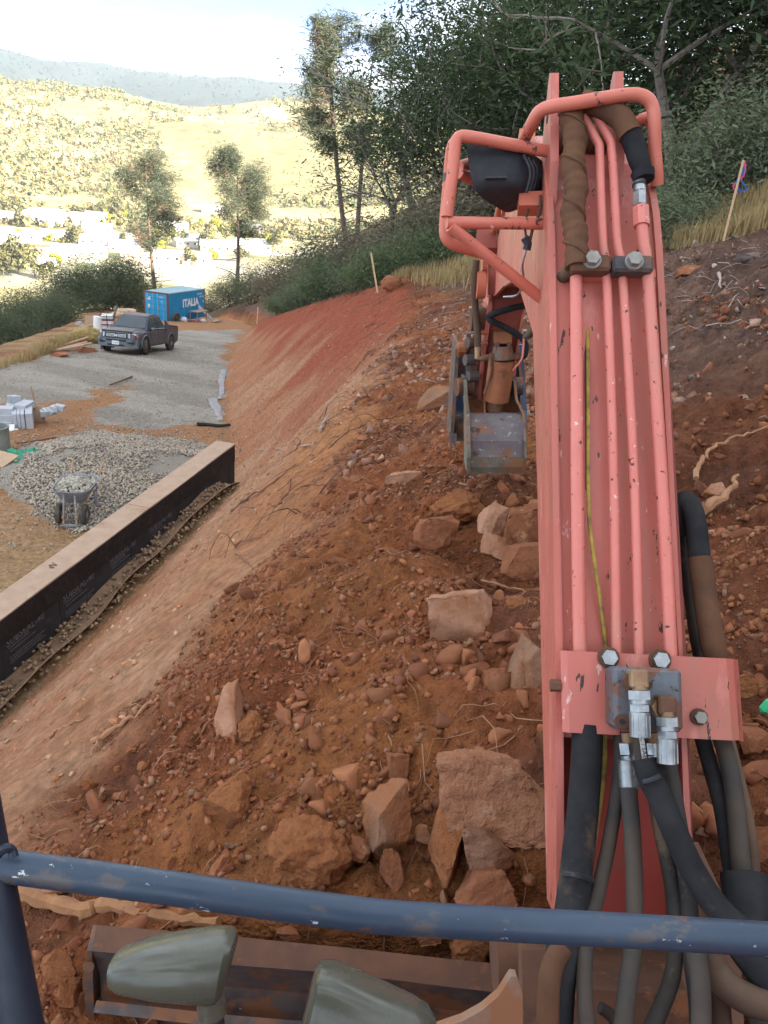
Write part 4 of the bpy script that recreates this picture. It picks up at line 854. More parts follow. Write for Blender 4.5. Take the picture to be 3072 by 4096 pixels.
# greenhouse
def gh(y, hw, z0, z1, hwt): return [Vector((-hw, y, z0)), Vector((-hwt, y, z1)), Vector((-hwt*.5, y, z1+.03)), Vector((hwt*.5, y, z1+.03)), Vector((hwt, y, z1)), Vector((hw, y, z0))]
MB().rings([gh(-.98, .93, 1.12, 1.16, .90), gh(-.80, .92, 1.12, 1.55, .74), gh(-.62, .92, 1.12, 1.72, .70), gh(-.1, .93, 1.12, 1.775, .70), gh(.35, .93, 1.12, 1.745, .69), gh(.62, .92, 1.12, 1.66, .70), gh(1.22, .90, 1.10, 1.15, .86)]).build('cab', MAT_car, tk, local=True, smooth=True)
MB().rings([[Vector((-.66, y, z)), Vector((.66, y, z)), Vector((.64, y, z+.035)), Vector((-.64, y, z+.035))] for y, z in ((-.62, 1.73), (-.1, 1.79), (.35, 1.762), (.58, 1.69))]).build('roof', MAT_dirtroof, tk, local=True, smooth=True)
MB().prism([Vector((-.66, .665, 1.66)), Vector((.66, .665, 1.66)), Vector((.80, 1.20, 1.175)), Vector((-.80, 1.20, 1.175))], (0, .02, .02)).build('windshield', MAT_glass, tk, local=True)
for s in (-1, 1):
    for yy0, yy1, yt0, yt1 in ((.10, .98, .12, .55), (-.80, .02, -.62, .04)):
        MB().prism([Vector((s*.935, yy0, 1.18)), Vector((s*.925, yy1, 1.18)), Vector((s*.735, yt1, 1.65)), Vector((s*.725, yt0, 1.67))], (s*.014, 0, 0)).build('side_window', MAT_glass, tk, local=True)
        MB().tube([(s*.955, yy0, 1.165), (s*.945, yy1, 1.165)], .014, 6).build('window_sill', MAT_chrome, tk, local=True)
    MB().box((s*1.05, .88, 1.17), (.18, .10, .15), None, .04).build('mirror', MAT_carlo, tk, local=True)
    MB().box((s*.985, .20, .98), (.03, .13, .03), None, .01).build('door_handle', MAT_car, tk, local=True); MB().box((s*.985, -.62, .98), (.03, .13, .03), None, .01).build('door_handle', MAT_car, tk, local=True)
    for yy in (.06, .98, -.80): MB().box((s*.974, yy, .80), (.006, .012, .66)).build('door_seam', MAT_trim, tk, local=True)
    # bed side with sloping buttress
    MB().prism([Vector((s*.965, -.95, .40)), Vector((s*.965, -.95, 1.50)), Vector((s*.965, -1.45, 1.24)), Vector((s*.965, -2.50, 1.18)), Vector((s*.955, -2.58, 1.05)), Vector((s*.955, -2.55, .48)), Vector((s*.965, -2.3, .40))], (-s*.10, 0, 0)).build('bed_side', MAT_car, tk, local=True)
    MB().tube([(s*.90, -1.0, 1.50), (s*.90, -1.45, 1.27), (s*.91, -2.5, 1.20)], .03, 8).build('bed_rail', MAT_trim, tk, local=True)
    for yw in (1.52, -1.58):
        MB().lathe([(.46, 0), (.46, .012), (.30, .012)], (s*.968, yw, .42), (s, 0, 0), 28).build('wheel_well_shade', MAT_trim, tk, local=True)  # flat black disc painted in for the shade of the open well
        MB().tube([(s*.985, yw+.47*math.cos(a), .42+.47*math.sin(a)) for a in np.linspace(-.15, math.pi+.15, 14)], .035, 8).build('fender_flare', MAT_carlo, tk, local=True, smooth=True)
        ax = Vector((1, 0, 0)) if yw < 0 else Vector((math.cos(.38), math.sin(.38), 0))
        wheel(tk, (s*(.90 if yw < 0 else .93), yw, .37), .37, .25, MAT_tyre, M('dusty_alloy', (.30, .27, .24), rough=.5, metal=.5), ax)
    MB().box((s*.92, 1.10, .30), (.22, .03, .34)).build('mud_flap', MAT_tyre, tk, local=True)
    MB().prism([Vector((s*.58, 2.545, .97)), Vector((s*.90, 2.40, .98)), Vector((s*.93, 2.33, .80)), Vector((s*.60, 2.56, .78))], (0, .03, 0)).build('headlight', MAT_lens, tk, local=True)
    MB().prism([Vector((s*.90, 2.425, .97)), Vector((s*.955, 2.30, .96)), Vector((s*.955, 2.30, .80)), Vector((s*.915, 2.40, .80))], (0, .03, 0)).build('turn_signal', MAT_amber, tk, local=True)
    MB().box((s*.70, 2.60, .55), (.30, .05, .06), None, .01).build('bumper_slot', MAT_trim, tk, local=True)
MB().box((0, -1.75, .80), (1.76, 1.6, .06)).build('bed_floor', MAT_trim, tk, local=True); MB().box((0, -2.53, .86), (1.80, .09, .62), None, .03).build('tailgate', MAT_car, tk, local=True)
MB().rings([[Vector((x, 2.30+.36*math.cos(x*1.15)-.0, .34)), Vector((x, 2.30+.36*math.cos(x*1.15), .70)), Vector((x, 2.18+.36*math.cos(x*1.15), .74)), Vector((x, 2.1+.30*math.cos(x*1.15), .34))] for x in np.linspace(-.97, .97, 15)]).build('front_bumper', MAT_carlo, tk, local=True, smooth=True)
MB().box((0, 2.60, .64), (.95, .12, .07)).build('lower_grille', MAT_trim, tk, local=True); MB().box((0, 2.62, .43), (.8, .1, .06)).build('lower_intake', MAT_trim, tk, local=True)
gr = MB().box((0, 2.545, .86), (1.06, .06, .23)).build('grille', MAT_trim, tk, local=True)
for z in (.80, .855, .915):
    for s in (-1, 1): MB().tube([(s*.10, 2.59, z), (s*.47, 2.585, z)], .012, 6).build('grille_bar', MAT_chrome, gr, local=True)
for s in (-1, 1):
    MB().box((s*.545, 2.56, .865), (.035, .06, .27), None, .01).build('grille_surround', MAT_carlo, gr, local=True); MB().tube([(s*.10, 2.59, .80), (s*.10, 2.59, .915)], .010, 6).build('grille_bar', MAT_chrome, gr, local=True); MB().tube([(s*.47, 2.585, .80), (s*.47, 2.585, .915)], .010, 6).build('grille_bar', MAT_chrome, gr, local=True)
MB().box((0, 2.56, .99), (1.10, .05, .03), None, .01).build('grille_surround', MAT_carlo, gr, local=True)
em = MB()      # the maker's emblem: two flared uprights and a cross bar
for s in (-1, 1): em.prism([Vector((s*.028, 2.60, .80)), Vector((s*.052, 2.60, .80)), Vector((s*.068, 2.60, .925)), Vector((s*.040, 2.60, .925))], (0, .02, 0))
em.box((0, 2.61, .856), (.06, .02, .022)); em.build('emblem', MAT_chrome, gr, local=True)
pl_ = MB().box((0, 2.668, .53), (.34, .012, .17)).build('licence_plate', MAT_plate, tk, local=True)
V, F = text_mesh('8U20F3', .085); MB().add([Vector((-v.x, 2.676, .515+v.y)) for v in V], F).build('plate_number', MAT_blueink, pl_, local=True)
g = G(560, 1402); settle(tk, g.x, g.y, (-.10, -1), .02)
tk_loc = g.copy()
blk = MB().box((0, 0, .12), (.34, .22, .24), None, .02).build('wheel_chock_block', M('muddy_block', (.16, .13, .10), (.11, .09, .07), 8, .9), None)
g = G(418, 1398); blk.location = g; blk.rotation_euler.z = .2; tag(blk, 'muddy brown block on the road under the front corner of the pickup', 'block')

# ------------------------------------------------------------------ shipping container (doors = +Y end)
MAT_cblue = M('container_blue', (.018, .235, .47), (.022, .26, .50), 2, .6, spots=[((.25, .38, .48), 9, .66, .03), ((.10, .05, .03), 7, .69, .02)])
MAT_cbluL = M('container_door_blue', (.022, .32, .60), (.026, .34, .62), 2, .6, spots=[((.30, .45, .55), 9, .64, .03), ((.10, .05, .03), 7, .69, .02)])
MAT_crust = M('rusted_frame', (.14, .065, .05), (.20, .09, .06), 5, .85); MAT_croof = M('dusty_blue_roof', (.20, .32, .38), (.26, .38, .43), 1.5, .6); MAT_rod = M('pale_lock_rod', (.42, .48, .52), (.30, .30, .30), 5, .5); MAT_white = M('white_stencil', (.80, .82, .84), (.62, .68, .74), 6, .7)
ct = thing('shipping_container', (0, 0, 0), 'blue corrugated shipping container lettered ITALIA at the edge of the clearing', 'container')
CL, CW, CH = 6.06, 2.44, 2.59
for s in (-1, 1):
    m = MB(); R = []; n = 76
    for i in range(n+1):
        ph = (i % 4); o = .0 if ph in (0, 1) else .036; y = -CL/2+.1+(CL-.2)*i/n
        R.append([Vector((s*(CW/2-.008-o), y, .17)), Vector((s*(CW/2-.008-o), y, CH-.09)), Vector((s*(CW/2-.06-o), y, CH-.09)), Vector((s*(CW/2-.06-o), y, .17))])
    m.rings(R).build('side_wall', MAT_cblue, ct, local=True)
MB().box((0, 0, CH-.05), (CW-.10, CL-.10, .05)).build('roof', MAT_croof, ct, local=True); MB().box((0, 0, .10), (CW-.1, CL-.1, .1)).build('floor', MAT_crust, ct, local=True); MB().box((0, -CL/2+.05, CH/2), (CW-.2, .05, CH-.2)).build('end_wall', MAT_cblue, ct, local=True)
for s in (-1, 1):
    for e in (-1, 1): MB().box((s*(CW/2-.06), e*(CL/2-.06), CH/2), (.13, .13, CH)).build('corner_post', MAT_crust, ct, local=True)
    MB().box((s*(CW/2-.035), 0, CH-.055), (.075, CL-.26, .10)).build('top_rail', MAT_croof, ct, local=True); MB().box((s*(CW/2-.04), 0, .085), (.085, CL-.26, .16)).build('bottom_rail', MAT_cblue, ct, local=True)
for z, mt in ((CH-.06, MAT_crust), (.08, MAT_crust)): MB().box((0, CL/2-.06, z), (CW-.26, .12, .13)).build('end_rail', mt, ct, local=True)
for s in (-1, 1):
    d = MB().box((s*.555, CL/2-.045, CH/2), (1.08, .05, CH-.30)).build('door', MAT_cbluL, ct, local=True)
    for z in (.55, 1.05, 1.55, 2.05): MB().box((s*.555, CL/2-.012, z), (1.04, .02, .06)).build('door_rib', MAT_cblue, d, local=True)
    for x in (.25, .80):
        MB().cyl((s*x, CL/2+.03, .12), (s*x, CL/2+.03, CH-.10), .024, 8).build('lock_rod', MAT_rod, d, local=True)
        MB().box((s*x, CL/2+.035, 1.15), (.22, .03, .04)).build('lock_handle', MAT_rod, d, local=True)
# lettering
def side_text(txt, size, y, z, nm='side_lettering', sx=1):      # on the -X or +X wall, read from outside
    V, F = text_mesh(txt, size, .045); return MB().add([Vector((CSIDE*(CW/2-.002), y+CSIDE*v.x*sx, z+v.y)) for v in V], F).build(nm, MAT_white, ct, local=True)
CSIDE = -1
def door_mark(nm, pts): return MB().add([Vector((x, CL/2-.002, z)) for x, z in pts], [tuple(range(len(pts)))]).build(nm, MAT_white, ct, local=True)
side_text('ITALIA', .92, -.62, 1.50, sx=.98); side_text('3 0 3 0 9', .22, -2.1, 2.18); side_text('2210', .18, -2.25, 1.92)
def door_text(txt, size, x, z):
    V, F = text_mesh(txt, size); return MB().add([Vector((x-v.x, CL/2+.002, z+v.y)) for v in V], F).build('door_lettering', MAT_white, ct, local=True)
door_text('30309 7', .20, -.55, 2.19); door_text('2210', .17, -.68, 1.83)
door_mark('door_decal', [(.95, 1.95), (.80, 1.82), (.55, 1.88), (.52, 2.15), (.66, 2.14), (.82, 2.05)])
door_mark('door_decal', [(.70+.11*math.cos(a), 1.36+.18*math.sin(a)) for a in np.linspace(0, 6.1, 12)])
for (y, z) in ((-2.72, 1.9), (-2.72, 1.45)): side_text('8', .26, y, z, 'side_numeral')
g = G(690, 1278); ang = (-.30, -.95)
c_off = Vector((ang[0], ang[1], 0)).normalized()
cpos = G(672, 1284) ; cc2 = Vector((cpos.x, cpos.y)) - Vector((c_off.x, c_off.y))*3.03 + Vector((-c_off.y, c_off.x))*0 
rv = Vector((c_off.y, -c_off.x))        # local +X (image left)
cc2 = cc2 + rv*1.22
ct.location = (cc2.x, cc2.y, 0); settle(ct, cc2.x, cc2.y, ang, .12, .35, 2.0)
bpy.context.view_layer.update(); CM = ct.matrix_world.copy()
def cl(x, y, z=None):                    # container-side spot on the land
    p = CM @ Vector((x, y, 0)); return Vector((p.x, p.y, hz(p.x, p.y)+(z or 0)))
CROT = CM.to_3x3()
# things lying along its right-hand side
sw_ = thing('spare_wheel', (0, 0, 0), 'dirty tyred wheel leaning by the front corner of the blue container', 'wheel'); wheel(sw_, (0, 0, 0), .40, .24, MAT_tyre, M('rusty_rim', (.16, .10, .07), rough=.8), name='tyre')
sw_.location = cl(-1.62, 2.35, .38); sw_.rotation_euler = (0, .12, math.atan2(c_off.y, c_off.x)+1.57-.25)
def lump(name, seed, p, dims, mat, label, cat, flat=.6):
    V = lumpy(ICO3[0], seed, .45, 2.2)*np.array(dims); V[:, 2] = np.maximum(V[:, 2], -dims[2]*.55)
    o = link(name, mesh_np(name, V, ICO3[1], mat, True)); o.location = p+Vector((0, 0, dims[2]*.5)); return tag(o, label, cat)
MAT_bag = M('white_plastic_bag', (.72, .74, .76), (.60, .62, .66), 6, .5); MAT_redm = M('red_paint_tool', (.45, .075, .05), (.35, .06, .045), 6, .6); MAT_gunny = M('pale_cloth', (.55, .50, .46), (.45, .40, .36), 6, .9)
lump('plastic_bag', 2, cl(-1.75, 1.35), (.30, .26, .26), MAT_bag, 'white plastic bag beside the tyred wheel at the container', 'bag')
lump('cloth_bundle', 5, cl(-3.0, .15), (.28, .24, .22), MAT_gunny, 'small pale bundle on the dirt in front of the container table', 'bundle')
lump('dark_bag', 8, cl(-1.85, .75), (.32, .26, .20), M('dark_rags', (.10, .10, .14), (.18, .10, .10), 5, .9), 'dark rag heap between the white bag and the table', 'rags')
lump('blue_bucket_heap', 9, cl(-2.1, -.35), (.25, .25, .26), M('pale_blue_plastic', (.28, .40, .50), (.2, .25, .3), 4, .6), 'pale blue plastic heap under the container table', 'plastic heap')
rt_ = thing('red_hand_tool', cl(-2.6, .75), 'flat red metal frame lying on the dirt before the container', 'frame')
p0 = cl(-2.6, .75, .08)
for a, b in (((-.55, -.3), (.55, -.5)), ((-.5, .1), (.6, -.1)), ((-.55, -.3), (-.5, .1)), ((.55, -.5), (.6, -.1)), ((.5, -.3), (1.0, -.7))): MB().tube([p0+CROT@Vector((a[1], a[0], 0)), p0+CROT@Vector((b[1], b[0], .03))], .045, 6).build('frame_bar', MAT_redm, rt_)
tb = thing('work_table', cl(-1.95, -.7), 'rough wooden table standing against the container side', 'table')
tz = cl(-1.95, -.7).z
for k in range(5): MB().box(CM@Vector((-1.58-.19*k, -.75, 0)) * 1 + Vector((0, 0, 0)), (.18, 1.75, .05), CROT).build('table_plank', MAT_wood, tb)
for o_ in tb.children: pass
for x in (-1.55, -2.3):
    for y in (-1.5, 0.0):
        p = cl(x, y); top = (CM@Vector((x, y, .82))); MB().cyl(p, top, .04, 6).build('leg', MAT_wood, tb)
for o_ in tb.children:
    if o_.name.startswith('table_plank'): o_.location = o_.location + CROT@Vector((0, 0, .84))
ld = thing('slatted_steps', cl(-1.7, -2.2), 'white and dark slatted steps leaning on the container side beside the table', 'steps')
A0, A1 = CM@Vector((-1.45, -1.5, 1.15)), cl(-2.0, -3.25, .12)
for s in (-1, 1): MB().tube([A0+CROT@Vector((s*.0, 0, s*.17)), A1+CROT@Vector((0, 0, s*.17))], .025, 6).build('stringer', MAT_trim, ld)
for k in range(11):
    f = (k+.5)/11; c = A0.lerp(A1, f); MB().box(c+CROT@Vector((-.02, 0, 0)), (.05, .11, .36), CROT).build('slat', MAT_white, ld)
    MB().box(c+CROT@Vector((-.0, -.11, 0)), (.03, .11, .34), CROT).build('gap_board', MAT_trim, ld)
for k, (x, y, L_, r_) in enumerate([(-2.3, -2.6, 2.4, .1), (-2.6, -2.9, 1.9, -.12), (-2.05, -3.3, 1.6, .3), (-3.0, -2.2, 1.7, .05)]):
    p = cl(x, y, .07+.03*k); o = MB().box((0, 0, 0), (.2, L_, .05)).build('loose_plank', MAT_wood, None); o.matrix_world = Matrix.Translation(p) @ (CROT.to_4x4() @ Matrix.Rotation(r_, 4, 'Z'))
    tag(o, '{} weathered plank lying on the dirt past the container table'.format(['long', 'slightly askew', 'steeply angled short', 'outermost short'][k]), 'plank', 'planks by the container')
# ------------------------------------------------------------------ stacked material left of the pickup
MAT_tanb = M('tan_fibreboard', (.40, .28, .18), (.46, .33, .22), 4, .9); MAT_wfoam = M('white_plastic_wrap', (.70, .75, .78), (.78, .80, .80), 4, .5); MAT_maroon = M('maroon_metal', (.22, .035, .05), (.16, .03, .04), 5, .6); MAT_cage = M('dark_cage_wire', (.05, .045, .045), rough=.6)
MAT_straw = M('straw', (.50, .37, .16), (.36, .25, .09), 14, .95, bump=1, bscale=50, bdist=.05); MAT_lum = M('weathered_lumber', (.33, .20, .13), (.42, .28, .18), 5, .9)
def gz(px, py): p = G(px, py); return p, (p-CAM).dot(FWD)
def slab(name, px, py, w, h, d, mat, label, cat, lean=0, yaw=0, base=None, group=None, roll=0):
    p, z = gz(*(base or (px, py))); R_ = Matrix.Rotation(yaw, 3, 'Z') @ Matrix.Rotation(lean, 3, 'X') @ Matrix.Rotation(roll, 3, 'Y')
    o = MB().box((0, 0, h/2), (w, d, h), None, .01).build(name, mat, None); o.matrix_world = Matrix.Translation(p-Vector((0, 0, .03))) @ R_.to_4x4(); return tag(o, label, cat, group)
slab('fibreboard_sheet', 358, 1312, .55, .80, .06, MAT_tanb, 'tan fibreboard sheet standing left of the white roll', 'board', -.2, .1)
rl = MB().tube([(0, 0, 0), (-.03, .05, .45), (.02, .12, .95)], [.24, .23, .25], 20).build('plastic_roll', MAT_wfoam, None, smooth=True); p, z = gz(392, 1330); rl.location = p; tag(rl, 'white plastic roll standing on end by the pickup front', 'roll')
p, z = gz(428, 1322); R_ = Matrix.Rotation(.25, 3, 'Z')
cgo = thing('caged_boxes', p, 'stack of white boxes in a dark and maroon metal cage behind the pickup hood', 'cage')
for k in range(3):
    MB().box(p+R_@Vector((.05, .3, .22+.30*k)), (.72, .7, .24), R_, .02).build('white_box', MAT_wfoam, cgo); MB().box(p+R_@Vector((.05, .3, .07+.30*k)), (.80, .78, .05), R_).build('cage_shelf', MAT_maroon, cgo)
for sx in (-.37, .05, .47):
    for sy in (-.1, .7): MB().cyl(p+R_@Vector((sx, sy, -.1)), p+R_@Vector((sx, sy, 1.02)), .022, 6).build('cage_post', MAT_cage, cgo)
for zz in (.75, .92, 1.02):
    MB().cyl(p+R_@Vector((-.4, -.1, zz)), p+R_@Vector((.5, -.1, zz)), .016, 6).build('cage_rail', MAT_cage, cgo); MB().cyl(p+R_@Vector((.47, -.1, zz)), p+R_@Vector((.47, 2.6, zz+.15)), .016, 6).build('cage_rail', MAT_cage, cgo)
for k in range(6): MB().cyl(p+R_@Vector((.47, .3+.4*k, .75+.02*k)), p+R_@Vector((.47, .3+.4*k, 1.04+.02*k)), .014, 6).build('cage_bar', MAT_cage, cgo)
for k, (px, py, w, hgt, lab) in enumerate([(470, 1268, 1.1, .34, 'lower left'), (500, 1262, 1.2, .34, 'lower middle'), (532, 1262, 1.1, .38, 'rightmost'), (486, 1248, 1.1, .30, 'upper left'), (516, 1246, 1.1, .32, 'upper right'), (456, 1264, .7, .4, 'leftmost leaning')]):
    p, z = gz(px, 1272); V = lumpy(ICO3[0], 40+k, .18, 2)*np.array([w/2, .42, hgt/2]); V = np.sign(V)*np.abs(V)**.8
    o = link('tan_sack', mesh_np('tan_sack', V, ICO3[1], MAT_tanb if k % 2 else M('tan_sackcloth', (.50, .34, .21), (.55, .40, .27), 4, .9), True)); o.location = (p.x+rng.normal(0, .05), p.y+.3, p.z+hgt*.5+(.36 if k in (3, 4) else 0)); o.rotation_euler.z = rng.normal(0, .2)
    tag(o, f'{lab} tan sack in the pile behind the pickup roof', 'sack', 'tan sacks behind the pickup')
p, z = gz(352, 1372); V = lumpy(ICO4[0], 61, .35, 2.6)*np.array([.72, .5, .46]); o = link('straw_heap', mesh_np('straw_heap', V, ICO4[1], MAT_straw)); o.location = p+Vector((0, 0, .36)); tag(o, 'golden heap of loose straw beside the pickup bumper', 'straw')
nb = 900; d = rng.normal(0, 1, (nb, 3)); d /= np.linalg.norm(d, axis=1)[:, None]; C_ = d*np.array([.74, .52, .48])*rng.uniform(.85, 1.08, (nb, 1)); C_[:, 2] = np.maximum(C_[:, 2], -.3)
link('straw_stalks', leaf_mesh('straw_stalks', C_, .13, MAT_straw, np.random.default_rng(2), aspect=.12), o)['kind'] = 'stuff'
lrng = np.random.default_rng(12)
for k in range(9):
    px, py = [(275, 1395), (290, 1382), (300, 1365), (262, 1402), (310, 1350), (285, 1405), (320, 1336), (250, 1410), (330, 1322)][k]
    p, z = gz(px, py); o = MB().box((0, 0, 0), (.16, 1.9, .07)).build('lumber_board', MAT_lum, None); o.matrix_world = Matrix.Translation(p+Vector((0, 0, .10+.05*(k % 3)))) @ Matrix.Rotation(-.75+lrng.normal(0, .18), 4, 'Z') @ Matrix.Rotation(.12, 4, 'X')
    tag(o, f'{ORD[k]} reddish board from the near end of the lumber heap left of the straw', 'board', 'lumber heap by the road')
for k, (px, py, w, h, lab) in enumerate([(345, 1408, 1.0, .35, 'broad rusty slab of earth and bark below the straw heap'), (318, 1300, .5, .3, 'grey rubble lump behind the lumber heap'), (335, 1312, .4, .26, 'small pale rubble lump beside the fibreboard sheet'), (240, 1425, .7, .25, 'long reddish clod at the road edge below the lumber')]):
    p, z = gz(px, py); o = link('earth_slab', mesh_np('earth_slab', crag(70+k, ICO4[0], 10)*np.array([w/2, .3, h/1.6]), ICO4[1], M('rusty_earth', (.26, .10, .055), (.33, .14, .075), 5, .95) if k in (0, 3) else M('grey_rubble', (.40, .34, .30), (.3, .26, .23), 5, .9)))
    o.location = p+Vector((0, 0, h*.2)); tag(o, lab, 'clod')
# ------------------------------------------------------------------ grey foam form panels and scraps at the left edge
MAT_fpan = M('grey_foam_panel', (.40, .43, .47), (.47, .49, .52), 6, .85)
p0, z0 = gz(120, 1712); kx = z0/FPX
def fpanel(px, py, wpx, hpx, th, label, yaw=.15, lean=0., rise=0):
    p = P(px, py, z0+rise); w, h = wpx*kx, hpx*kx*1.08
    o = MB().box((0, 0, h/2), (w, th, h), None, .008).build('foam_block', MAT_fpan, None); o.matrix_world = Matrix.Translation(p) @ Matrix.Rotation(yaw, 4, 'Z') @ Matrix.Rotation(lean, 4, 'X'); tag(o, label, 'panel', 'grey foam form panels')
for k in range(3): fpanel(22, 1709-27*k, 66, 26, .30, ['bottom', 'middle', 'top'][k]+' course of the grey foam block stack at the left edge', .25, 0, .1)
for k, (px, w) in enumerate([(66, 16), (82, 12), (97, 14), (122, 26)]): fpanel(px, 1706-k*3, w, 66-2*k, .9, f'{ORD[k]} upright grey foam panel right of the foam block stack', .42, -.03, .3)
fpanel(52, 1640, 44, 26, .5, 'grey foam panel lying on the upright panels, left one', .3, 0, .5); fpanel(100, 1637, 50, 26, .5, 'grey foam panel lying on the upright panels, right one', -.1, 0, .4)
fpanel(50, 1612, 34, 32, .07, 'small grey foam panel standing on top at the left', .5, .15, .5); fpanel(68, 1614, 34, 32, .07, 'small grey foam panel standing on top at the right', .5, .15, .45)
for k, (px, py) in enumerate([(178, 1664), (190, 1656), (204, 1652), (222, 1646), (238, 1640)]): fpanel(px, py, 30, 22-2*(k % 3), .25, f'{ORD[k]} broken grey foam offcut from the left beside the dirt berm', .5+.3*k, .2*(k % 3), .6)
slab('plywood_offcut', 150, 1688, .42, .50, .02, MAT_tanb, 'small brown board leaning on the foam panels', 'board', -.25, .1)
o = MB().tube([(0, 0, 0), (-.05, .05, .5), (-.12, .08, .95)], .028, 6).build('wooden_stick', MAT_wood, None); p, z = gz(150, 1680); o.location = p; tag(o, 'bare wooden stick propped against the foam panels', 'stick')
for k, (px, py, w, h, rx_, rz_) in enumerate([(14, 1712, .55, .05, .3, .4), (30, 1725, .5, .05, -.2, 1.0), (10, 1738, .55, .05, .1, .2)]):
    p = P(px, py, z0-.4); o = MB().box((0, 0, 0), (w, .26, h), None, .01).build('foam_scrap', MAT_wfoam, None); o.matrix_world = Matrix.Translation(p) @ Matrix.Rotation(rz_, 4, 'Z') @ Matrix.Rotation(rx_, 4, 'X'); tag(o, ['upper', 'folded right', 'lower'][k]+' white foam scrap below the foam block stack', 'scrap', 'white foam scraps')
p, z = gz(2, 1800); o = MB().lathe([(.20, 0), (.23, .02), (.25, .30), (.26, .58), (.275, .60), (.275, .62), (.24, .62), (.22, .04)], (0, 0, 0), (0, 0, 1), 20).build('grey_barrel', M('grey_green_plastic', (.27, .30, .27), (.22, .24, .22), 4, .6), None, smooth=True); o.location = p; tag(o, 'grey-green plastic barrel at the left edge above the plywood', 'barrel')
p, z = gz(30, 1870)
n_ = normal_at(p.x, p.y)
pw = thing('plywood_sheet', p, 'brown plywood sheet with pink sprayed marks on the ground at left', 'plywood')
MB().box(p+Vector((-.25, .05, .16)), (.75, .62, .02), Matrix.Rotation(-.35, 3, 'Z')@Matrix.Rotation(.22, 3, 'X')).build('sheet', MAT_tanb, pw); MB().box(p+Vector((-.38, .12, .187)), (.10, .55, .004), Matrix.Rotation(.2, 3, 'Z')@Matrix.Rotation(.22, 3, 'X')).build('sprayed_mark', M('pink_spray_paint', (.62, .13, .14), (.40, .2, .15), 30, .8), pw)
MB().box(p+Vector((-.3, -.12, .04)), (.85, .6, .02), Matrix.Rotation(-.15, 3, 'Z')).build('under_sheet', M('red_painted_board', (.42, .12, .09), (.36, .16, .1), 8, .8), pw)
p, z = gz(75, 1852); n = 34; u_, v_ = np.meshgrid(np.linspace(-1, 1, n), np.linspace(-1, 1, n)); u_, v_ = u_.ravel(), v_.ravel()
edge = 1+.18*vn(u_*2, v_*2, 401); tx_, ty_ = u_*.42*edge+.05*vn(v_*4, u_*4, 402), v_*.48*edge
tz_ = .09+.12*np.abs(fbm(u_*2.4+v_, v_*2.2, 404, 3))+.08*fbm(u_*5, v_*5, 405, 2); i_ = np.arange((n-1)**2); a_ = (i_//(n-1))*n+i_ % (n-1)
o = link('green_tarp', mesh_np('green_tarp', np.stack([tx_, ty_, tz_+.02], 1), np.stack([a_, a_+1, a_+n+1, a_+n], 1), M('green_tarp_plastic', (.015, .20, .12), (.03, .28, .17), 6, .5), True)); o.location = p; tag(o, 'crumpled green tarp beside the plywood at the edge of the gravel heap', 'tarp')
def ground_rod(name, pix, r, mat, label, cat, dz=.02, seg=6, sm=3, r2_=None, group=None, taper=.45, jit=0, flat=None):
    pts = []
    for (a, b) in pix: q = G(a, b); pts.append(q+Vector((0, 0, dz+r)))
    pts = smooth_path(pts, sm); n = len(pts)
    if jit: 
        jr = np.random.default_rng(int(pix[0][0]*7+pix[0][1])); pts = [p+Vector(jr.normal(0, jit, 3)) for p in pts]
    o = MB().tube(pts, [r*(1-(1-taper)*i/(n-1))*(1+(.16*math.sin(i*1.7+pix[0][0])+.1*math.sin(i*.63) if jit else 0)) for i in range(n)], seg, flat=flat).build(name, mat, None, loc=pts[n//2], smooth=True); return tag(o, label, cat, group)
ground_rod('steel_bar', [(68, 1779), (140, 1770), (225, 1755)], .02, MAT_rust_s if False else MAT_crust, 'thin rusty bar lying on the dirt above the gravel heap', 'bar', taper=1)
ground_rod('fabric_roll', [(788, 1706), (830, 1707), (880, 1712), (920, 1708)], .055, MAT_holeblk, 'black roll of fabric at the near edge of the crushed rock', 'fabric roll', taper=.8)
ground_rod('rusty_pipe', [(440, 1545), (480, 1530), (530, 1510)], .03, MAT_crust, 'thin dark pipe on the orange strip across the gravel road', 'pipe', taper=1)
ground_rod('grey_fabric_edge', [(895, 1480), (885, 1520), (890, 1560), (880, 1600)], .13, M('grey_geotextile', (.26, .25, .27), (.33, .31, .31), 4, .9), 'upper wrinkled grey fabric edge along the toe of the cut', 'fabric', taper=.6, flat=.12, dz=-.10, jit=.02)
ground_rod('grey_fabric_edge', [(852, 1600), (868, 1640), (880, 1685)], .17, M('grey_geotextile', (.26, .25, .27), (.33, .31, .31), 4, .9), 'lower wrinkled grey fabric edge near the black roll', 'fabric', taper=.5, flat=.12, dz=-.14, jit=.02)
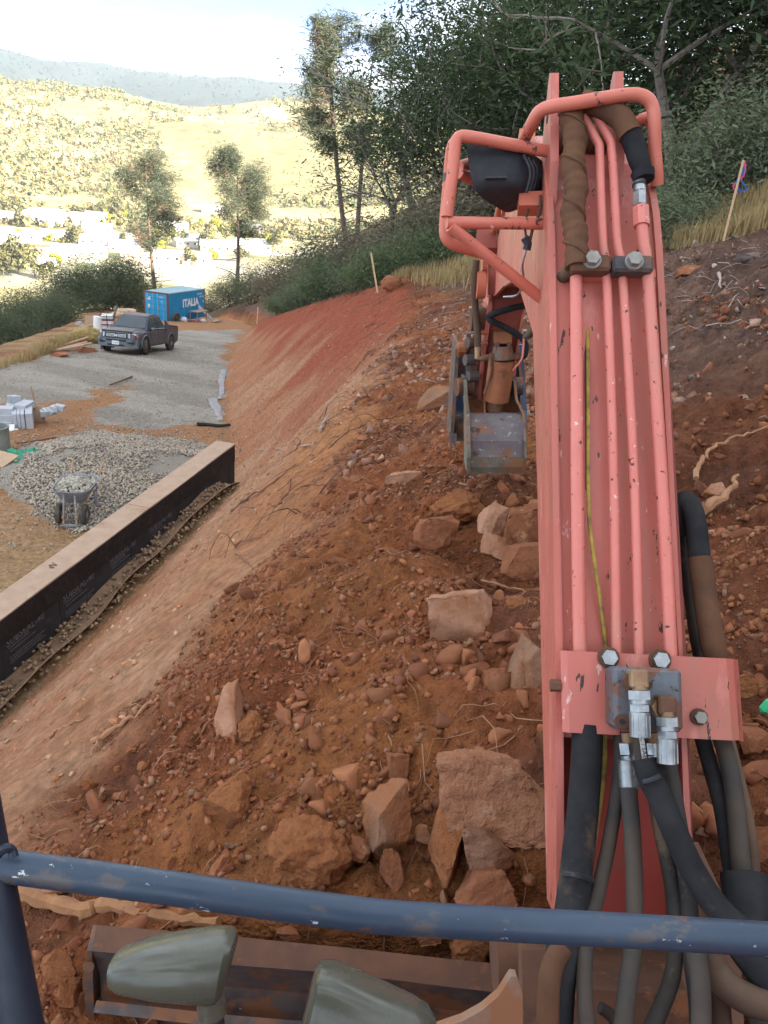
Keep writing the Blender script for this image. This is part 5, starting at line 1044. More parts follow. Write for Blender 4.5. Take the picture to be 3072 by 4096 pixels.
# ------------------------------------------------------------------ survey stakes
MAT_stake = M('new_pine_stake', (.52, .36, .20), (.44, .30, .17), 5, .85, stretch=(6, 6, 1)); MAT_pinkr = M('pink_ribbon', (.80, .12, .28), rough=.6); MAT_bluer = M('blue_ribbon', (.04, .16, .60), rough=.6)
def stake(px0, py0, px1, py1, z, w, label, ribbon):
    b, t = P(px0, py0, z), P(px1, py1, z); b0 = b-(t-b)*.2
    s = thing('survey_stake', b, label, 'stake', 'survey stakes'); x, y, d = frame_of(t-b, Vector((0, -1, 0)))
    MB().rings([[q+x*w+y*w*.35, q-x*w+y*w*.35, q-x*w-y*w*.35, q+x*w-y*w*.35] for q in (b0, t)]).build('post', MAT_stake, s)
    L_ = (t-b).length
    for i, (f0, ln, mt, sx) in enumerate(ribbon):
        p = b.lerp(t, f0); m = MB(); R = []
        for k in range(6):
            q = p+x*(w*1.3+sx*(.03+.025*k*math.sin(k*1.3+i)))+Vector((0, 0, -ln*k/5))-y*(.012+.01*k); R.append([q+x*.014, q-x*.014, q-x*.014+y*.003, q+x*.014+y*.003])
        m.rings(R).build('ribbon', mt, s, smooth=True)
    return s
stake(2888, 985, 2974, 640, 12, .016, 'tall bare wood survey stake with pink and blue ribbons at the right edge', [(.97, .42, MAT_pinkr, 1), (.93, .34, MAT_bluer, .7), (.99, .25, MAT_pinkr, .4), (.90, .30, MAT_bluer, 1.4)])
stake(1507, 1150, 1484, 1012, 24, .027, 'wood survey stake with a blue ribbon at the top of the red cut', [(.85, .16, MAT_bluer, .1)])
stake(1028, 1285, 1032, 1228, 50, .035, 'short wood survey stake at the far left end of the cut bank', [])
# ------------------------------------------------------------------ excavator
ALONG = (math.radians(-63), 0, 0)      # turns the boom axis onto +Y so dirt can streak along it
MAT_paint = M('faded_coral_paint', (.53, .155, .120), (.45, .125, .096), 5, .42, bump=.05, bscale=90, bdist=.002, spec=.4, rot=ALONG, stretch=(1, .28, 1),
              spots=[((.36, .150, .100), 7, .50, .20), ((.60, .235, .19), 11, .57, .12), ((.05, .028, .022), 44, .645, .01), ((.62, .36, .32), 60, .66, .01)])
MAT_paint2 = M('dusty_coral_paint', (.58, .165, .105), (.50, .155, .085), 6, .55, spec=.35, spots=[((.07, .035, .025), 26, .665, .012), ((.34, .15, .08), 5, .56, .12)])
MAT_tubep = M('coral_tube_paint', (.63, .195, .160), (.59, .172, .135), 8, .38, spec=.45, spots=[((.52, .20, .15), 4, .52, .14), ((.05, .025, .02), 42, .64, .01), ((.72, .52, .47), 37, .675, .01)])
MAT_tubew = M('worn_tube_paint', (.62, .19, .135), (.58, .165, .11), 7, .42, spec=.4, spots=[((.10, .06, .045), 19, .60, .02), ((.70, .62, .58), 30, .69, .01)])
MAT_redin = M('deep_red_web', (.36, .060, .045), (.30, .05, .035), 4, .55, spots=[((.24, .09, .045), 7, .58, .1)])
MAT_rust = M('rusty_steel', (.150, .072, .043), (.085, .046, .033), 9, .8, bump=.25, bscale=60, bdist=.004, spots=[((.24, .10, .045), 9, .56, .08)])
MAT_dsteel = M('dark_worn_steel', (.065, .06, .066), (.13, .10, .09), 11, .6, metal=.3, spots=[((.21, .095, .050), 6, .50, .07), ((.40, .40, .40), 45, .69, .02)])
MAT_manif = M('flaking_blue_grey_block', (.13, .16, .19), (.10, .085, .085), 9, .6, spots=[((.16, .08, .055), 14, .53, .03), ((.055, .03, .028), 33, .60, .02)], bump=.15, bscale=70, bdist=.003)
MAT_zinc = M('zinc_plated_steel', (.40, .43, .44), (.26, .28, .29), 25, .36, metal=.8, bump=.06, bscale=120, bdist=.002)
MAT_dullzinc = M('dull_zinc', (.30, .31, .29), (.22, .20, .17), 25, .5, metal=.5)
MAT_brass = M('dusty_yellow_fitting', (.36, .25, .14), (.26, .15, .09), 14, .55, metal=.4)
MAT_hose = M('black_rubber_hose', (.028, .028, .029), (.055, .047, .040), 10, .75, spots=[((.17, .115, .075), 7, .57, .10)], bump=.15, bscale=160, bdist=.002)
MAT_hoseb = M('dusty_hose', (.075, .050, .036), (.125, .080, .052), 8, .85, bump=.15, bscale=160, bdist=.002)
MAT_hosegr = M('grey_hose', (.042, .040, .038), (.075, .058, .045), 8, .8, bump=.12, bscale=160, bdist=.002)
MAT_sleeve = M('woven_black_sleeve', (.020, .021, .024), (.036, .036, .038), 12, .92, spots=[((.13, .085, .055), 5, .60, .14)], bump=.4, bscale=220, bdist=.002, spec=.1)
MAT_bsleeve = M('mud_stained_sleeve', (.15, .078, .045), (.10, .055, .035), 9, .95, bump=.5, bscale=150, bdist=.003, spec=.08)
MAT_ywire = M('yellow_wire', (.45, .32, .05), (.16, .12, .05), 30, .6)
MAT_bluepaint = M('scratched_blue_steel', (.028, .050, .084), (.042, .072, .115), 9, .38, spec=.45,
                  spots=[((.085, .085, .09), 20, .58, .05), ((.16, .07, .04), 30, .655, .02), ((.62, .64, .64), 34, .645, .012)], stretch=(.55, 1, 1))
MAT_navy = M('navy_steel_post', (.014, .022, .038), (.02, .03, .05), 8, .45, spec=.4)
MAT_lamp = M('black_lamp_plastic', (.022, .025, .032), (.03, .033, .04), 20, .55, spec=.35)
MAT_grip = M('olive_grey_grip', (.070, .074, .056), (.088, .090, .068), 6, .24, spec=.5)
MAT_bluebk = M('blue_bucket_steel', (.075, .14, .25), (.10, .13, .17), 8, .6, spots=[((.20, .10, .06), 6, .50, .07), ((.35, .36, .36), 30, .67, .02)])
MAT_thumbp = M('worn_purple_grey_steel', (.115, .092, .108), (.175, .155, .150), 7, .65, metal=.1, bump=.2, bscale=60, bdist=.004, spots=[((.30, .29, .27), 34, .60, .03), ((.22, .105, .06), 9, .53, .08), ((.06, .045, .04), 18, .62, .04)])
MAT_thumbl = M('muddy_worn_steel', (.11, .10, .075), (.19, .175, .14), 12, .8, bump=.2, bscale=60, bdist=.004, spots=[((.22, .105, .055), 8, .50, .08), ((.36, .38, .34), 24, .62, .03)])
MAT_orange = M('orange_rusted_paint', (.33, .125, .055), (.24, .088, .042), 9, .75, spots=[((.16, .07, .04), 10, .58, .06)])
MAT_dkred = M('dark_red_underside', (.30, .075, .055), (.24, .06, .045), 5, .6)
MAT_label = M('printed_hose_label', (.62, .62, .60))
MAT_inkhole = M('black_ink_and_hole_shade', (.03, .03, .03))  # label print, and the painted dark of small holes
MAT_cover = M('pale_scuffed_cover', (.24, .22, .20), (.20, .17, .14), 6, .5, spots=[((.26, .12, .06), 3, .42, .10)])

EX = thing('excavator', (0.5, 0.2, 0), 'coral red hydraulic excavator seen from its seat, boom raised and dusty bucket hanging', 'excavator')
# boom frame: O on the top plate, A along the lower boom, RB across, NB towards the operator
pO, pK = P(2450, 2600, 1.645), P(2415, 650, 1.86)
A = (pK-pO).normalized()
RB = (RGT*math.cos(math.radians(2.6)) - UPV*math.sin(math.radians(2.6)) - FWD*.085); RB = (RB-A*RB.dot(A)).normalized()
NB = RB.cross(A).normalized()
if NB.dot(CAM-pO) < 0: NB = -NB
def BL(px, py, n=0.0):                 # point of the plane n metres above the top plate, on that pixel's ray
    u, v = (px-1536)/FPX, (py-2048)/FPX; d = FWD+RGT*u-UPV*v
    t = (pO+NB*n-CAM).dot(NB)/d.dot(NB); return CAM+d*t
def loc3(p): q = Vector(p)-pO; return (q.dot(A), q.dot(RB), q.dot(NB))
def bp(s, t, n): return pO+A*s+RB*t+NB*n
BROT = Matrix((RB, A, NB)).transposed()
tl, tr_ = loc3(BL(2222, 2600))[1], loc3(BL(2745, 2600))[1]
sK = loc3(BL(2415, 640))[0]; sB = loc3(BL(2450, 3700))[0]
tl2, tr2 = loc3(BL(2188, 700))[1], loc3(BL(2632, 700))[1]
# far (second) section of the boom runs forward and down from the knee to the arm pivot
TIP = P(2012, 1100, 4.15); tip = loc3(TIP); kn = (sK+.10, 0, -.14)
fdir = Vector((tip[0]-kn[0], tip[2]-kn[2])).normalized(); fn = Vector((-fdir.y, fdir.x))
if fn.y < 0 and fn.x < 0: fn = -fn
if fn.x < 0: fn = -fn
def prof2(d, w): return Vector((kn[0], kn[2])) + fdir*d + fn*w
L2 = (Vector((tip[0], tip[2]))-Vector((kn[0], kn[2]))).length
upper = [(sB, .0), (0, 0), (sK-.22, 0)]
arc = []
for k in range(1, 9):                  # rounded shoulder over the knee
    q0, q1, q2 = Vector((sK-.22, 0)), Vector((sK+.13, .0)), prof2(.42, .17)
    t = k/8; arc.append(tuple(q0*(1-t)**2 + q1*2*t*(1-t) + q2*t*t))
far_top = [tuple(prof2(L2*.72, .15)), tuple(prof2(L2-.04, .115)), tuple(prof2(L2+.09, .06)), tuple(prof2(L2+.10, -.04)), tuple(prof2(L2, -.12))]
far_bot = [tuple(prof2(L2*.62, -.16)), tuple(prof2(.62, -.22)), (sK-.30, -.33), (sK-.75, -.28), (sB, -.15)]
prof = upper+arc+far_top+far_bot
def tmid(s):                            # the boom narrows a little and shifts along its length
    f = min(1, max(0, s/sK)); return lerp(tl, tl2, f), lerp(tr_, tr2, f)
# flared plates only matter on the lower half; beyond the knee the boom box keeps its width
def boom_side(tt, th, name, parent, mat, inset=0):
    V = []
    for s, n in prof: V.append(bp(s, (tmid(s)[0]+tt if tt >= 0 else tmid(s)[1]+tt), n))
    V2 = []
    for s, n in prof: V2.append(bp(s, (tmid(s)[0]+tt+th if tt >= 0 else tmid(s)[1]+tt-th), n))
    m = MB(); n_ = len(V); m.add(V+V2, [tuple(range(n_)), tuple(range(2*n_-1, n_-1, -1))]+[(i, (i+1) % n_, n_+(i+1) % n_, n_+i) for i in range(n_)])
    return m.build(name, mat, parent)
BOOM = None
m = MB()                                # top plate (recessed between the side plates) and bottom plate
tp_pts = [(s, n-.014) for s, n in upper+arc+far_top[:2]]
def strip(m, pts, th, ins=.004):
    R = []
    for i, (s, n) in enumerate(pts):
        a, b = tmid(s); j = min(i+1, len(pts)-1); k = max(i-1, 0); d = Vector((pts[j][0]-pts[k][0], pts[j][1]-pts[k][1])).normalized(); nn = Vector((d.y, -d.x))
        if nn.y < 0 and s < sK: nn = -nn
        R.append([bp(s, a+ins, n), bp(s, b-ins, n), bp(s, b-ins, n)-A*nn.x*th-NB*nn.y*th, bp(s, a+ins, n)-A*nn.x*th-NB*nn.y*th])
    m.rings(R)
sBr = loc3(BL(2450, 2960))[0]
strip(m, [(sBr, -.014), (0, -.014), (sK-.22, -.014)]+[(s, n-.014) for s, n in arc+far_top[:2]], .012)
BOOM = m.build('boom', MAT_paint, EX)
m = MB(); strip(m, [(sB, -.075), (sBr+.02, -.075)], .012); m.build('lower_web', MAT_redin, BOOM)
m = MB(); strip(m, [(s, n+.02) for s, n in far_bot], .012); m.build('bottom_plate', MAT_dkred, BOOM)
boom_side(.0, .016, 'side_plate', BOOM, MAT_paint); boom_side(-.016, -.016, 'side_plate', BOOM, MAT_paint)
# boss ring where the side plate carries the arm pivot
q = bp(tip[0], tl2-.012, tip[2]);
MB().cyl(q, q-RB*.03, .085, 20).build('pivot_boss', MAT_paint2, BOOM); MB().cyl(q-RB*.03, q-RB*.055, .045, 6).build('pivot_bolt', MAT_dsteel, BOOM)
q = bp(tip[0], tr2+.012, tip[2]); MB().cyl(q, q+RB*.03, .085, 20).build('pivot_boss', MAT_paint2, BOOM); MB().cyl(q+RB*.03, q+RB*.055, .05, 6).build('pivot_bolt', MAT_dsteel, BOOM)
# hydraulic tubes lying on the top plate
def tube(name, pix, n, rpx, mat, parent=EX, seg=14, sm=4, smooth=True, part=True):
    pts = [BL(a, b, (n[i] if hasattr(n, '__len__') else n)) for i, (a, b) in enumerate(pix)]
    r = rpx/FPX*(pts[0]-CAM).dot(FWD) if not hasattr(rpx, '__len__') else None
    if sm: 
        pp = smooth_path(pts, sm)
    else: pp = pts
    if r is None: rr_ = np.interp(np.linspace(0, 1, len(pp)), np.linspace(0, 1, len(rpx)), rpx)/FPX*1.72
    else: rr_ = r
    return MB().tube(pp, rr_, seg).build(name, mat, parent, smooth=smooth)
tube('hydraulic_tube', [(2198+122, 2640), (2205+108, 2300), (2308, 1900), (2306, 1400), (2304, 1080)], .022, 27, MAT_tubep, sm=1)
tube('hydraulic_tube', [(2466, 2640), (2456, 2000), (2442, 1500), (2425, 1080), (2412, 980), (2402, 760), (2398, 600), (2388, 565), (2335, 470), (2318, 430)], [.022]*5+[.03]*3+[.03, .03], 20, MAT_tubep, sm=3)
tube('hydraulic_tube', [(2556, 2640), (2540, 2000), (2515, 1500), (2488, 1080), (2468, 960), (2454, 700), (2447, 600), (2440, 560), (2395, 480), (2372, 440)], [.022]*5+[.03]*3+[.03, .03], 20, MAT_tubep, sm=3)
tube('hydraulic_tube', [(2684, 2640), (2664, 2200), (2626, 1600), (2590, 1080), (2575, 980), (2566, 880)], .028, 26, MAT_tubep, sm=2)
tube('tube_collar', [(2566, 905), (2562, 830)], .028, 33, MAT_tubep, sm=0, seg=8, smooth=False)
tube('hose_nut', [(2560, 824), (2559, 770)], .03, 28, MAT_zinc, sm=0, seg=6, smooth=False)
tube('hose_ferrule', [(2559, 768), (2556, 690)], .032, 25, MAT_zinc, sm=0)
tube('hose_clamp_ring', [(2557, 745), (2557, 738)], .032, 28, MAT_lamp, sm=0)
tube('hose_sleeve', [(2580, 706), (2556, 640), (2530, 560), (2500, 500), (2430, 440), (2350, 415)], [.035, .04, .045, .05, .04, .03], [36, 44, 46, 44, 40, 36], MAT_sleeve)
tube('sleeve_hem', [(2576, 720), (2570, 690)], .036, [44, 50], MAT_sleeve, sm=0, seg=12)
tube('muddy_sleeve', [(2520, 540), (2480, 470), (2400, 425), (2330, 410)], [.05, .052, .045, .035], 47, MAT_bsleeve)
# spiral-wrapped muddy hose along the left of the tubes
pts = smooth_path([BL(a, b, .045) for a, b in [(2310, 1070), (2305, 950), (2290, 860), (2305, 760), (2292, 660), (2300, 560), (2285, 470), (2300, 425)]], 12)
rr_ = [(.0265+.0016*math.sin(i*.55)+.0012*math.sin(i*1.3))*1.02 for i in range(len(pts))]
MB().tube(pts, rr_, 16).build('wrapped_hose', MAT_bsleeve, EX, smooth=True)
m = MB(); x0 = None
for i in range(0, len(pts)-1):
    d = (pts[i+1]-pts[i]).normalized(); f = frame_of(d, NB); a = i*.30
    p = pts[i] + f[0]*math.cos(a)*(rr_[i]+.001) + f[1]*math.sin(a)*(rr_[i]+.001)
    x0 = (x0 or []) + [p]
m.tube(x0, .004, 5).build('wrap_seam', MAT_bsleeve, EX, smooth=True)
# clamp blocks with bolts
for (a, b, c, d, mt) in [(2281, 1020, 2442, 1088, MAT_rust), (2448, 1024, 2612, 1092, MAT_dsteel)]:
    c1, c2 = BL(a, (b+d)/2, .05), BL(c, (b+d)/2, .05); ctr = (c1+c2)/2; w = (c2-c1).length; h = (d-b)/FPX*1.80
    cb = MB().box(ctr-NB*.012, (w, h, .042), BROT, .006).build('tube_clamp', mt, EX)
    tp_ = BL((a+c)/2+6, b+22, .062)
    MB().cyl(tp_-NB*.004, tp_+NB*.004, .021, 18).build('washer', MAT_dullzinc, cb); MB().cyl(tp_+NB*.004, tp_+NB*.018, .0165, 6).build('bolt_head', MAT_dullzinc, cb)
m = MB(); c1 = BL(2450, 1102, .012); m.box(c1, (.19, .02, .02), BROT); m.build('clamp_bar', MAT_paint2, EX)
# guard hoop over the hoses at the knee
hoop = [(2095, 560, -.06), (2125, 500, .02), (2160, 445, .06), (2215, 425, .075), (2300, 412, .085), (2420, 392, .085), (2530, 378, .08), (2585, 392, .075), (2610, 430, .065), (2618, 500, .05), (2620, 600, .02), (2626, 680, .0), (2628, 740, -.02)]
MB().tube(smooth_path([BL(a, b, n) for a, b, n in hoop], 4), .0155, 14).build('hose_guard_hoop', MAT_tubew, EX, smooth=True)
tube('hose_guard_stub', [(2530, 505), (2562, 478), (2590, 470), (2606, 500)], [-.02, .0, .0, -.02], 20, MAT_tubew)
# ears of the arm cylinder
def ear(tt, sgn, shear):
    S = sK+.02; pr = [(S-.12, -.03), (S-.03, .012), (S+.06, .016), (S+.205, .022), (S+.222, .0), (S+.21, -.03), (S+.08, -.22), (S-.0, -.28)]
    m = MB(); a = [bp(s, tt, n) for s, n in pr]; m.prism(a, RB*.020); e = m.build('cylinder_ear', MAT_paint, EX)
    h = bp(S+.135, tt-.0015 if sgn < 0 else tt-.0015, -.035); MB().cyl(h, h+RB*.023, .022, 16).build('pin_hole_shade', MAT_inkhole, e)  # black plug stands in for the dark inside the open hole
    return e
eL = loc3(BL(2198, 420))[1]; eR = loc3(BL(2455, 420))[1]
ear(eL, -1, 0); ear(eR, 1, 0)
c1, c2 = bp(sK+.13, eL+.02, -.11), bp(sK+.13, eR, -.11)
MB().tube([c1, c1.lerp(c2, .35), c1.lerp(c2, .36), c1.lerp(c2, .68), c1.lerp(c2, .69), c2], [.040, .040, .035, .035, .041, .041], 18).build('cross_pin_tube', MAT_rust, EX, smooth=True)
# second section edge: little brackets and pipes seen on the far left flank
q = bp(tip[0]+.02, tl2-.004, tip[2]+.06)
for dd, ww in ((.55, .02), (.95, .05), (1.35, .02)):
    pp = prof2(dd, .17+ww); MB().box(bp(pp.x, tl2+.01, pp.y), (.05, .07, .09), BROT).build('flank_bracket', MAT_paint2, BOOM)
tube3 = [prof2(.62, .20), prof2(.9, .20), prof2(1.3, .20), prof2(L2-.25, .17)]
MB().tube([bp(p.x, tl2-.02, p.y) for p in tube3], .014, 10).build('arm_pipe', MAT_paint2, BOOM, smooth=True)
MB().tube([bp(p.x, tl2+.02, p.y+.02) for p in tube3], .014, 10).build('arm_pipe', MAT_paint2, BOOM, smooth=True)
# work light and its cage on the left flank
def zt(name, pts, r, mat, parent=EX, seg=12, sm=3, **k):
    w = [P(*p) for p in pts]; return MB().tube(smooth_path(w, sm) if sm else w, r, seg, **k).build(name, mat, parent, smooth=True)
CG = zt('light_cage', [(2195, 606, 1.93), (2000, 570, 1.90), (1880, 548, 1.88), (1840, 548, 1.88), (1822, 575, 1.88), (1812, 680, 1.885), (1796, 800, 1.89), (1788, 868, 1.895)], .0148, MAT_tubew)
zt('cage_bar', [(1785, 890, 1.90), (2000, 893, 1.93), (2215, 896, 1.97)], .0148, MAT_tubew, CG, sm=0)
zt('cage_bar', [(1800, 905, 1.90), (1990, 1055, 1.97), (2180, 1205, 2.03)], .0148, MAT_tubew, CG, sm=0)
zt('cage_bar', [(1832, 556, 1.93), (1805, 600, 1.98), (1790, 760, 2.02), (1778, 900, 2.05), (1785, 955, 2.06), (1830, 985, 2.08), (1950, 1020, 2.14)], .0148, MAT_tubew, CG)
zt('cage_bar', [(1835, 668, 1.98), (1935, 638, 2.06)], .0155, MAT_tubew, CG, sm=0)
zt('cage_bar', [(1835, 690, 1.98), (1960, 750, 2.08)], .0155, MAT_tubew, CG, sm=0)
# lamp housing: square-ish bezel at the left, rounded back at the right
m = MB(); R = []
st = [(1938, 560, 1972, 820, .085, 2.00), (1950, 563, 1985, 818, .085, 2.00), (1985, 570, 2030, 805, .08, 2.0), (2060, 590, 2085, 795, .07, 1.99), (2120, 612, 2125, 785, .055, 1.98), (2165, 640, 2160, 755, .03, 1.98)]
for (ax, ay, bx, by, hd, z) in st:
    a, b = P(ax, ay, z), P(bx, by, z); c = (a+b)/2; hv = (b-a)/2; dv = FWD*hd; ring = []
    for k in range(20):
        an = 2*math.pi*k/20; cx_, sx_ = math.cos(an), math.sin(an); e = .42
        sd_ = math.copysign(abs(sx_)**e, sx_); ring.append(c + hv*(math.copysign(abs(cx_)**e, cx_)) + dv*sd_ + RGT*(hd*.75*sd_))
    R.append(ring)
LAMP = m.rings(R).build('work_light', MAT_lamp, EX, smooth=True)
for k in range(4):
    zt('cooling_fin', [(2095+k*17, 620+k*9, 1.915+k*.012), (2122+k*14, 690, 1.912+k*.016), (2105+k*14, 770-k*6, 1.925+k*.016)], .004, MAT_lamp, LAMP, seg=6)
MB().box(P(1985, 712, 1.912), (.05, .006, .01), BROT).build('housing_rib', MAT_lamp, LAMP)
MB().box(P(2120, 815, 1.98), (.06, .04, .05), BROT).build('lamp_mount', MAT_paint2, EX)
zt('lamp_cable', [(2162, 780, 1.94), (2158, 850, 1.95), (2135, 900, 1.96), (2120, 960, 1.965), (2112, 975, 1.97)], .0045, MAT_hoseb, seg=6)
zt('lamp_cable', [(2115, 830, 1.97), (2100, 900, 1.97), (2106, 960, 1.97)], .003, MAT_hoseb, seg=6)
zt('cable_plug', [(2098, 950, 1.96), (2112, 975, 1.965), (2106, 1000, 1.97)], .011, MAT_lamp, seg=7, sm=0)
zt('lamp_cable', [(2108, 985, 1.97), (2090, 1060, 2.0), (2094, 1120, 2.1), (2070, 1180, 2.2), (2015, 1188, 2.3)], .003, MAT_zinc, seg=6)
# looping hose from the clamp to the arm
zt('arm_hose', [(2285, 1075, 1.78), (2245, 1120, 1.85), (2200, 1190, 2.0), (2165, 1270, 2.4), (2125, 1330, 3.1), (2105, 1345, 3.6)], .0165, MAT_hoseb)
# ---- arm (dipper), thumb cylinder, thumb, bucket: hangs in front at about 4.3 m
MT = MB()
def armpt(px, py, z): return P(px, py, z)
aR = RB; aF = (FWD - aR*FWD.dot(aR)).normalized()
def quad_loft(name, secs, depth, mat, parent=EX):          # secs: (xl,xr,y,z)
    R = []
    for (xl_, xr_, y_, z_) in secs:
        a, b = P(xl_, y_, z_), P(xr_, y_, z_); f = Vector((0, 1, -.1)).normalized()*depth
        R.append([a, b, b+f, a+f])
    return MB().rings(R).build(name, mat, parent)
ARM = quad_loft('arm', [(1968, 2100, 1170, 4.12), (1945, 2092, 1235, 4.12), (1960, 2090, 1300, 4.18), (1940, 2058, 1430, 4.26), (1925, 2050, 1560, 4.34), (1912, 2045, 1640, 4.38)], .26, MAT_dkred)
quad_loft('arm_edge', [(1955, 1970, 1190, 4.10), (1951, 1968, 1240, 4.10), (1938, 1954, 1340, 4.16), (1924, 1938, 1440, 4.22), (1912, 1924, 1600, 4.33)], .30, MAT_paint, ARM)
quad_loft('arm_edge', [(2094, 2104, 1180, 4.12), (2086, 2096, 1260, 4.14), (2064, 2072, 1400, 4.22), (2046, 2056, 1560, 4.32)], .30, MAT_paint2, ARM)
# boom-tip shroud plate above the arm
MB().add([P(1958, 1205, 4.02), P(1985, 1172, 4.02), P(2072, 1105, 4.06), P(2112, 1078, 4.08), P(2108, 1190, 4.1), P(1985, 1196, 4.05)], [(0, 1, 2, 3, 4, 5)]).add([P(1958, 1205, 4.06), P(1985, 1172, 4.06), P(2072, 1105, 4.1), P(2112, 1078, 4.12), P(2108, 1190, 4.14), P(1985, 1196, 4.09)], [(0, 1, 2, 3, 4, 5)]).build('tip_shroud', MAT_dkred, EX)
quad_loft('tip_flank', [(1962, 1990, 1000, 3.95), (1955, 1985, 1100, 4.0), (1952, 1978, 1180, 4.05)], .2, MAT_paint, EX)
zt('black_hose', [(2108, 1222, 4.0), (2050, 1232, 3.98), (1975, 1255, 4.0), (1955, 1268, 4.02), (1968, 1285, 4.02), (2020, 1310, 4.05), (2080, 1345, 4.08), (2103, 1380, 4.1), (2098, 1420, 4.12), (2085, 1430, 4.14)], .0165, MAT_sleeve)
zt('black_hose', [(1905, 1040, 3.95), (1897, 1140, 4.0), (1902, 1240, 4.08), (1910, 1330, 4.12), (1911, 1385, 4.15)], .0185, MAT_hoseb)
zt('hose_fitting', [(1911, 1385, 4.15), (1910, 1432, 4.16), (1925, 1432, 4.16), (1975, 1428, 4.18)], .017, MAT_brass, sm=0)
zt('wire_tube', [(2096, 1345, 4.05), (2092, 1400, 4.05), (2085, 1440, 4.06), (2050, 1482, 4.1)], .006, MAT_tubep, seg=8)
MB().cyl(P(1882, 1278, 4.2), P(1945, 1276, 4.2), .062, 18).build('pin_boss', MAT_rust, EX, smooth=True)
MB().cyl(P(1905, 1140, 4.0), P(1940, 1140, 4.0), .07, 20).build('pin_boss', MAT_paint2, EX, smooth=True)
MB().cyl(P(1928, 1050, 4.0), P(1948, 1050, 4.0), .05, 20).build('pin_boss', MAT_paint2, EX, smooth=True)
MB().box(P(1945, 975, 3.9), (.10, .10, .10), BROT).build('flank_plate', MAT_dkred, EX)
for yy in (1332, 1374): MB().cyl(P(1918, yy, 4.14), P(1948, yy, 4.16), .010, 8).build('arm_rung', MAT_paint2, EX)
# thumb cylinder
br = quad_loft('cylinder_bracket', [(1980, 2048, 1330, 4.1), (1979, 2047, 1374, 4.08), (1990, 2040, 1378, 4.1)], .12, MAT_orange)
for xx in (1984, 2030): quad_loft('bracket_lug', [(xx, xx+14, 1370, 4.06), (xx-2, xx+12, 1430, 4.08)], .12, MAT_rust, br)
TC = MB().tube([P(2010, 1385, 4.1), P(2010, 1438, 4.12)], [.05, .062], 14).build('cylinder_eye', MAT_dsteel, EX, smooth=True)
MB().tube([P(2008, 1440, 4.12), P(1985, 1600, 4.22)], .070, 18).build('thumb_cylinder', MAT_orange, EX, smooth=True)
MB().tube([P(1985, 1600, 4.22), P(1978, 1640, 4.25)], .045, 16).build('cylinder_rod', MAT_dsteel, EX, smooth=True)
zt('cylinder_pipe', [(1966, 1440, 4.07), (1962, 1500, 4.1), (1950, 1540, 4.12), (1938, 1575, 4.14)], .008, MAT_rust, seg=8)
MB().cyl(P(1960, 1428, 4.1), P(2080, 1426, 4.12), .022, 12).build('cross_fitting', MAT_rust, EX, smooth=True)
# linkage plates left of the arm
for (x1, x2, y1, y2, z, mt) in [(1868, 1884, 1335, 1560, 4.25, MAT_dsteel), (1886, 1902, 1370, 1520, 4.22, MAT_rust)]:
    quad_loft('link_plate', [(x1, x2, y1, z), (x1-2, x2+2, (y1+y2)/2, z+.05), (x1, x2, y2, z+.1)], .12, mt)
for yy, xx in ((1372, 1868), (1440, 1860), (1505, 1872)): MB().cyl(P(xx, yy, 4.2), P(xx+38, yy, 4.22), .03, 14).build('link_pin', MAT_dsteel, EX, smooth=True)
MB().cyl(P(1826, 1548, 4.24), P(1885, 1546, 4.26), .05, 16).build('thumb_pivot', MAT_rust, EX, smooth=True); MB().cyl(P(2030, 1546, 4.26), P(2088, 1544, 4.26), .05, 16).build('thumb_pivot', MAT_dsteel, EX, smooth=True)
# thumb: two side plates, back wall and the broad worn plate facing the operator
TH_ = quad_loft('thumb', [(1876, 2098, 1655, 4.16), (1877, 2101, 1700, 4.10), (1878, 2103, 1765, 4.08)], .03, MAT_thumbp)
quad_loft('thumb_lower_plate', [(1878, 2103, 1767, 4.075), (1879, 2104, 1830, 4.10)], .03, MAT_thumbp, TH_)
quad_loft('thumb_tip', [(1879, 2104, 1832, 4.095), (1872, 2098, 1868, 4.12), (1870, 2094, 1895, 4.16)], .03, MAT_thumbl, TH_)
quad_loft('thumb_side', [(1856, 1868, 1525, 4.16), (1860, 1872, 1600, 4.12), (1866, 1880, 1655, 4.12), (1866, 1882, 1765, 4.05), (1868, 1884, 1830, 4.06), (1866, 1880, 1885, 4.12)], .22, MAT_thumbl, TH_)
quad_loft('thumb_side', [(2054, 2064, 1525, 4.18), (2062, 2072, 1600, 4.16), (2088, 2100, 1655, 4.14), (2096, 2106, 1765, 4.06), (2098, 2107, 1830, 4.08), (2092, 2100, 1885, 4.14)], .22, MAT_thumbl, TH_)
quad_loft('thumb_back_wall', [(1872, 2066, 1578, 4.34), (1876, 2096, 1660, 4.32)], .03, MAT_orange, TH_)
for xx in (1935, 1978): quad_loft('rod_lug', [(xx, xx+8, 1585, 4.24), (xx, xx+8, 1652, 4.22)], .09, MAT_orange, TH_)
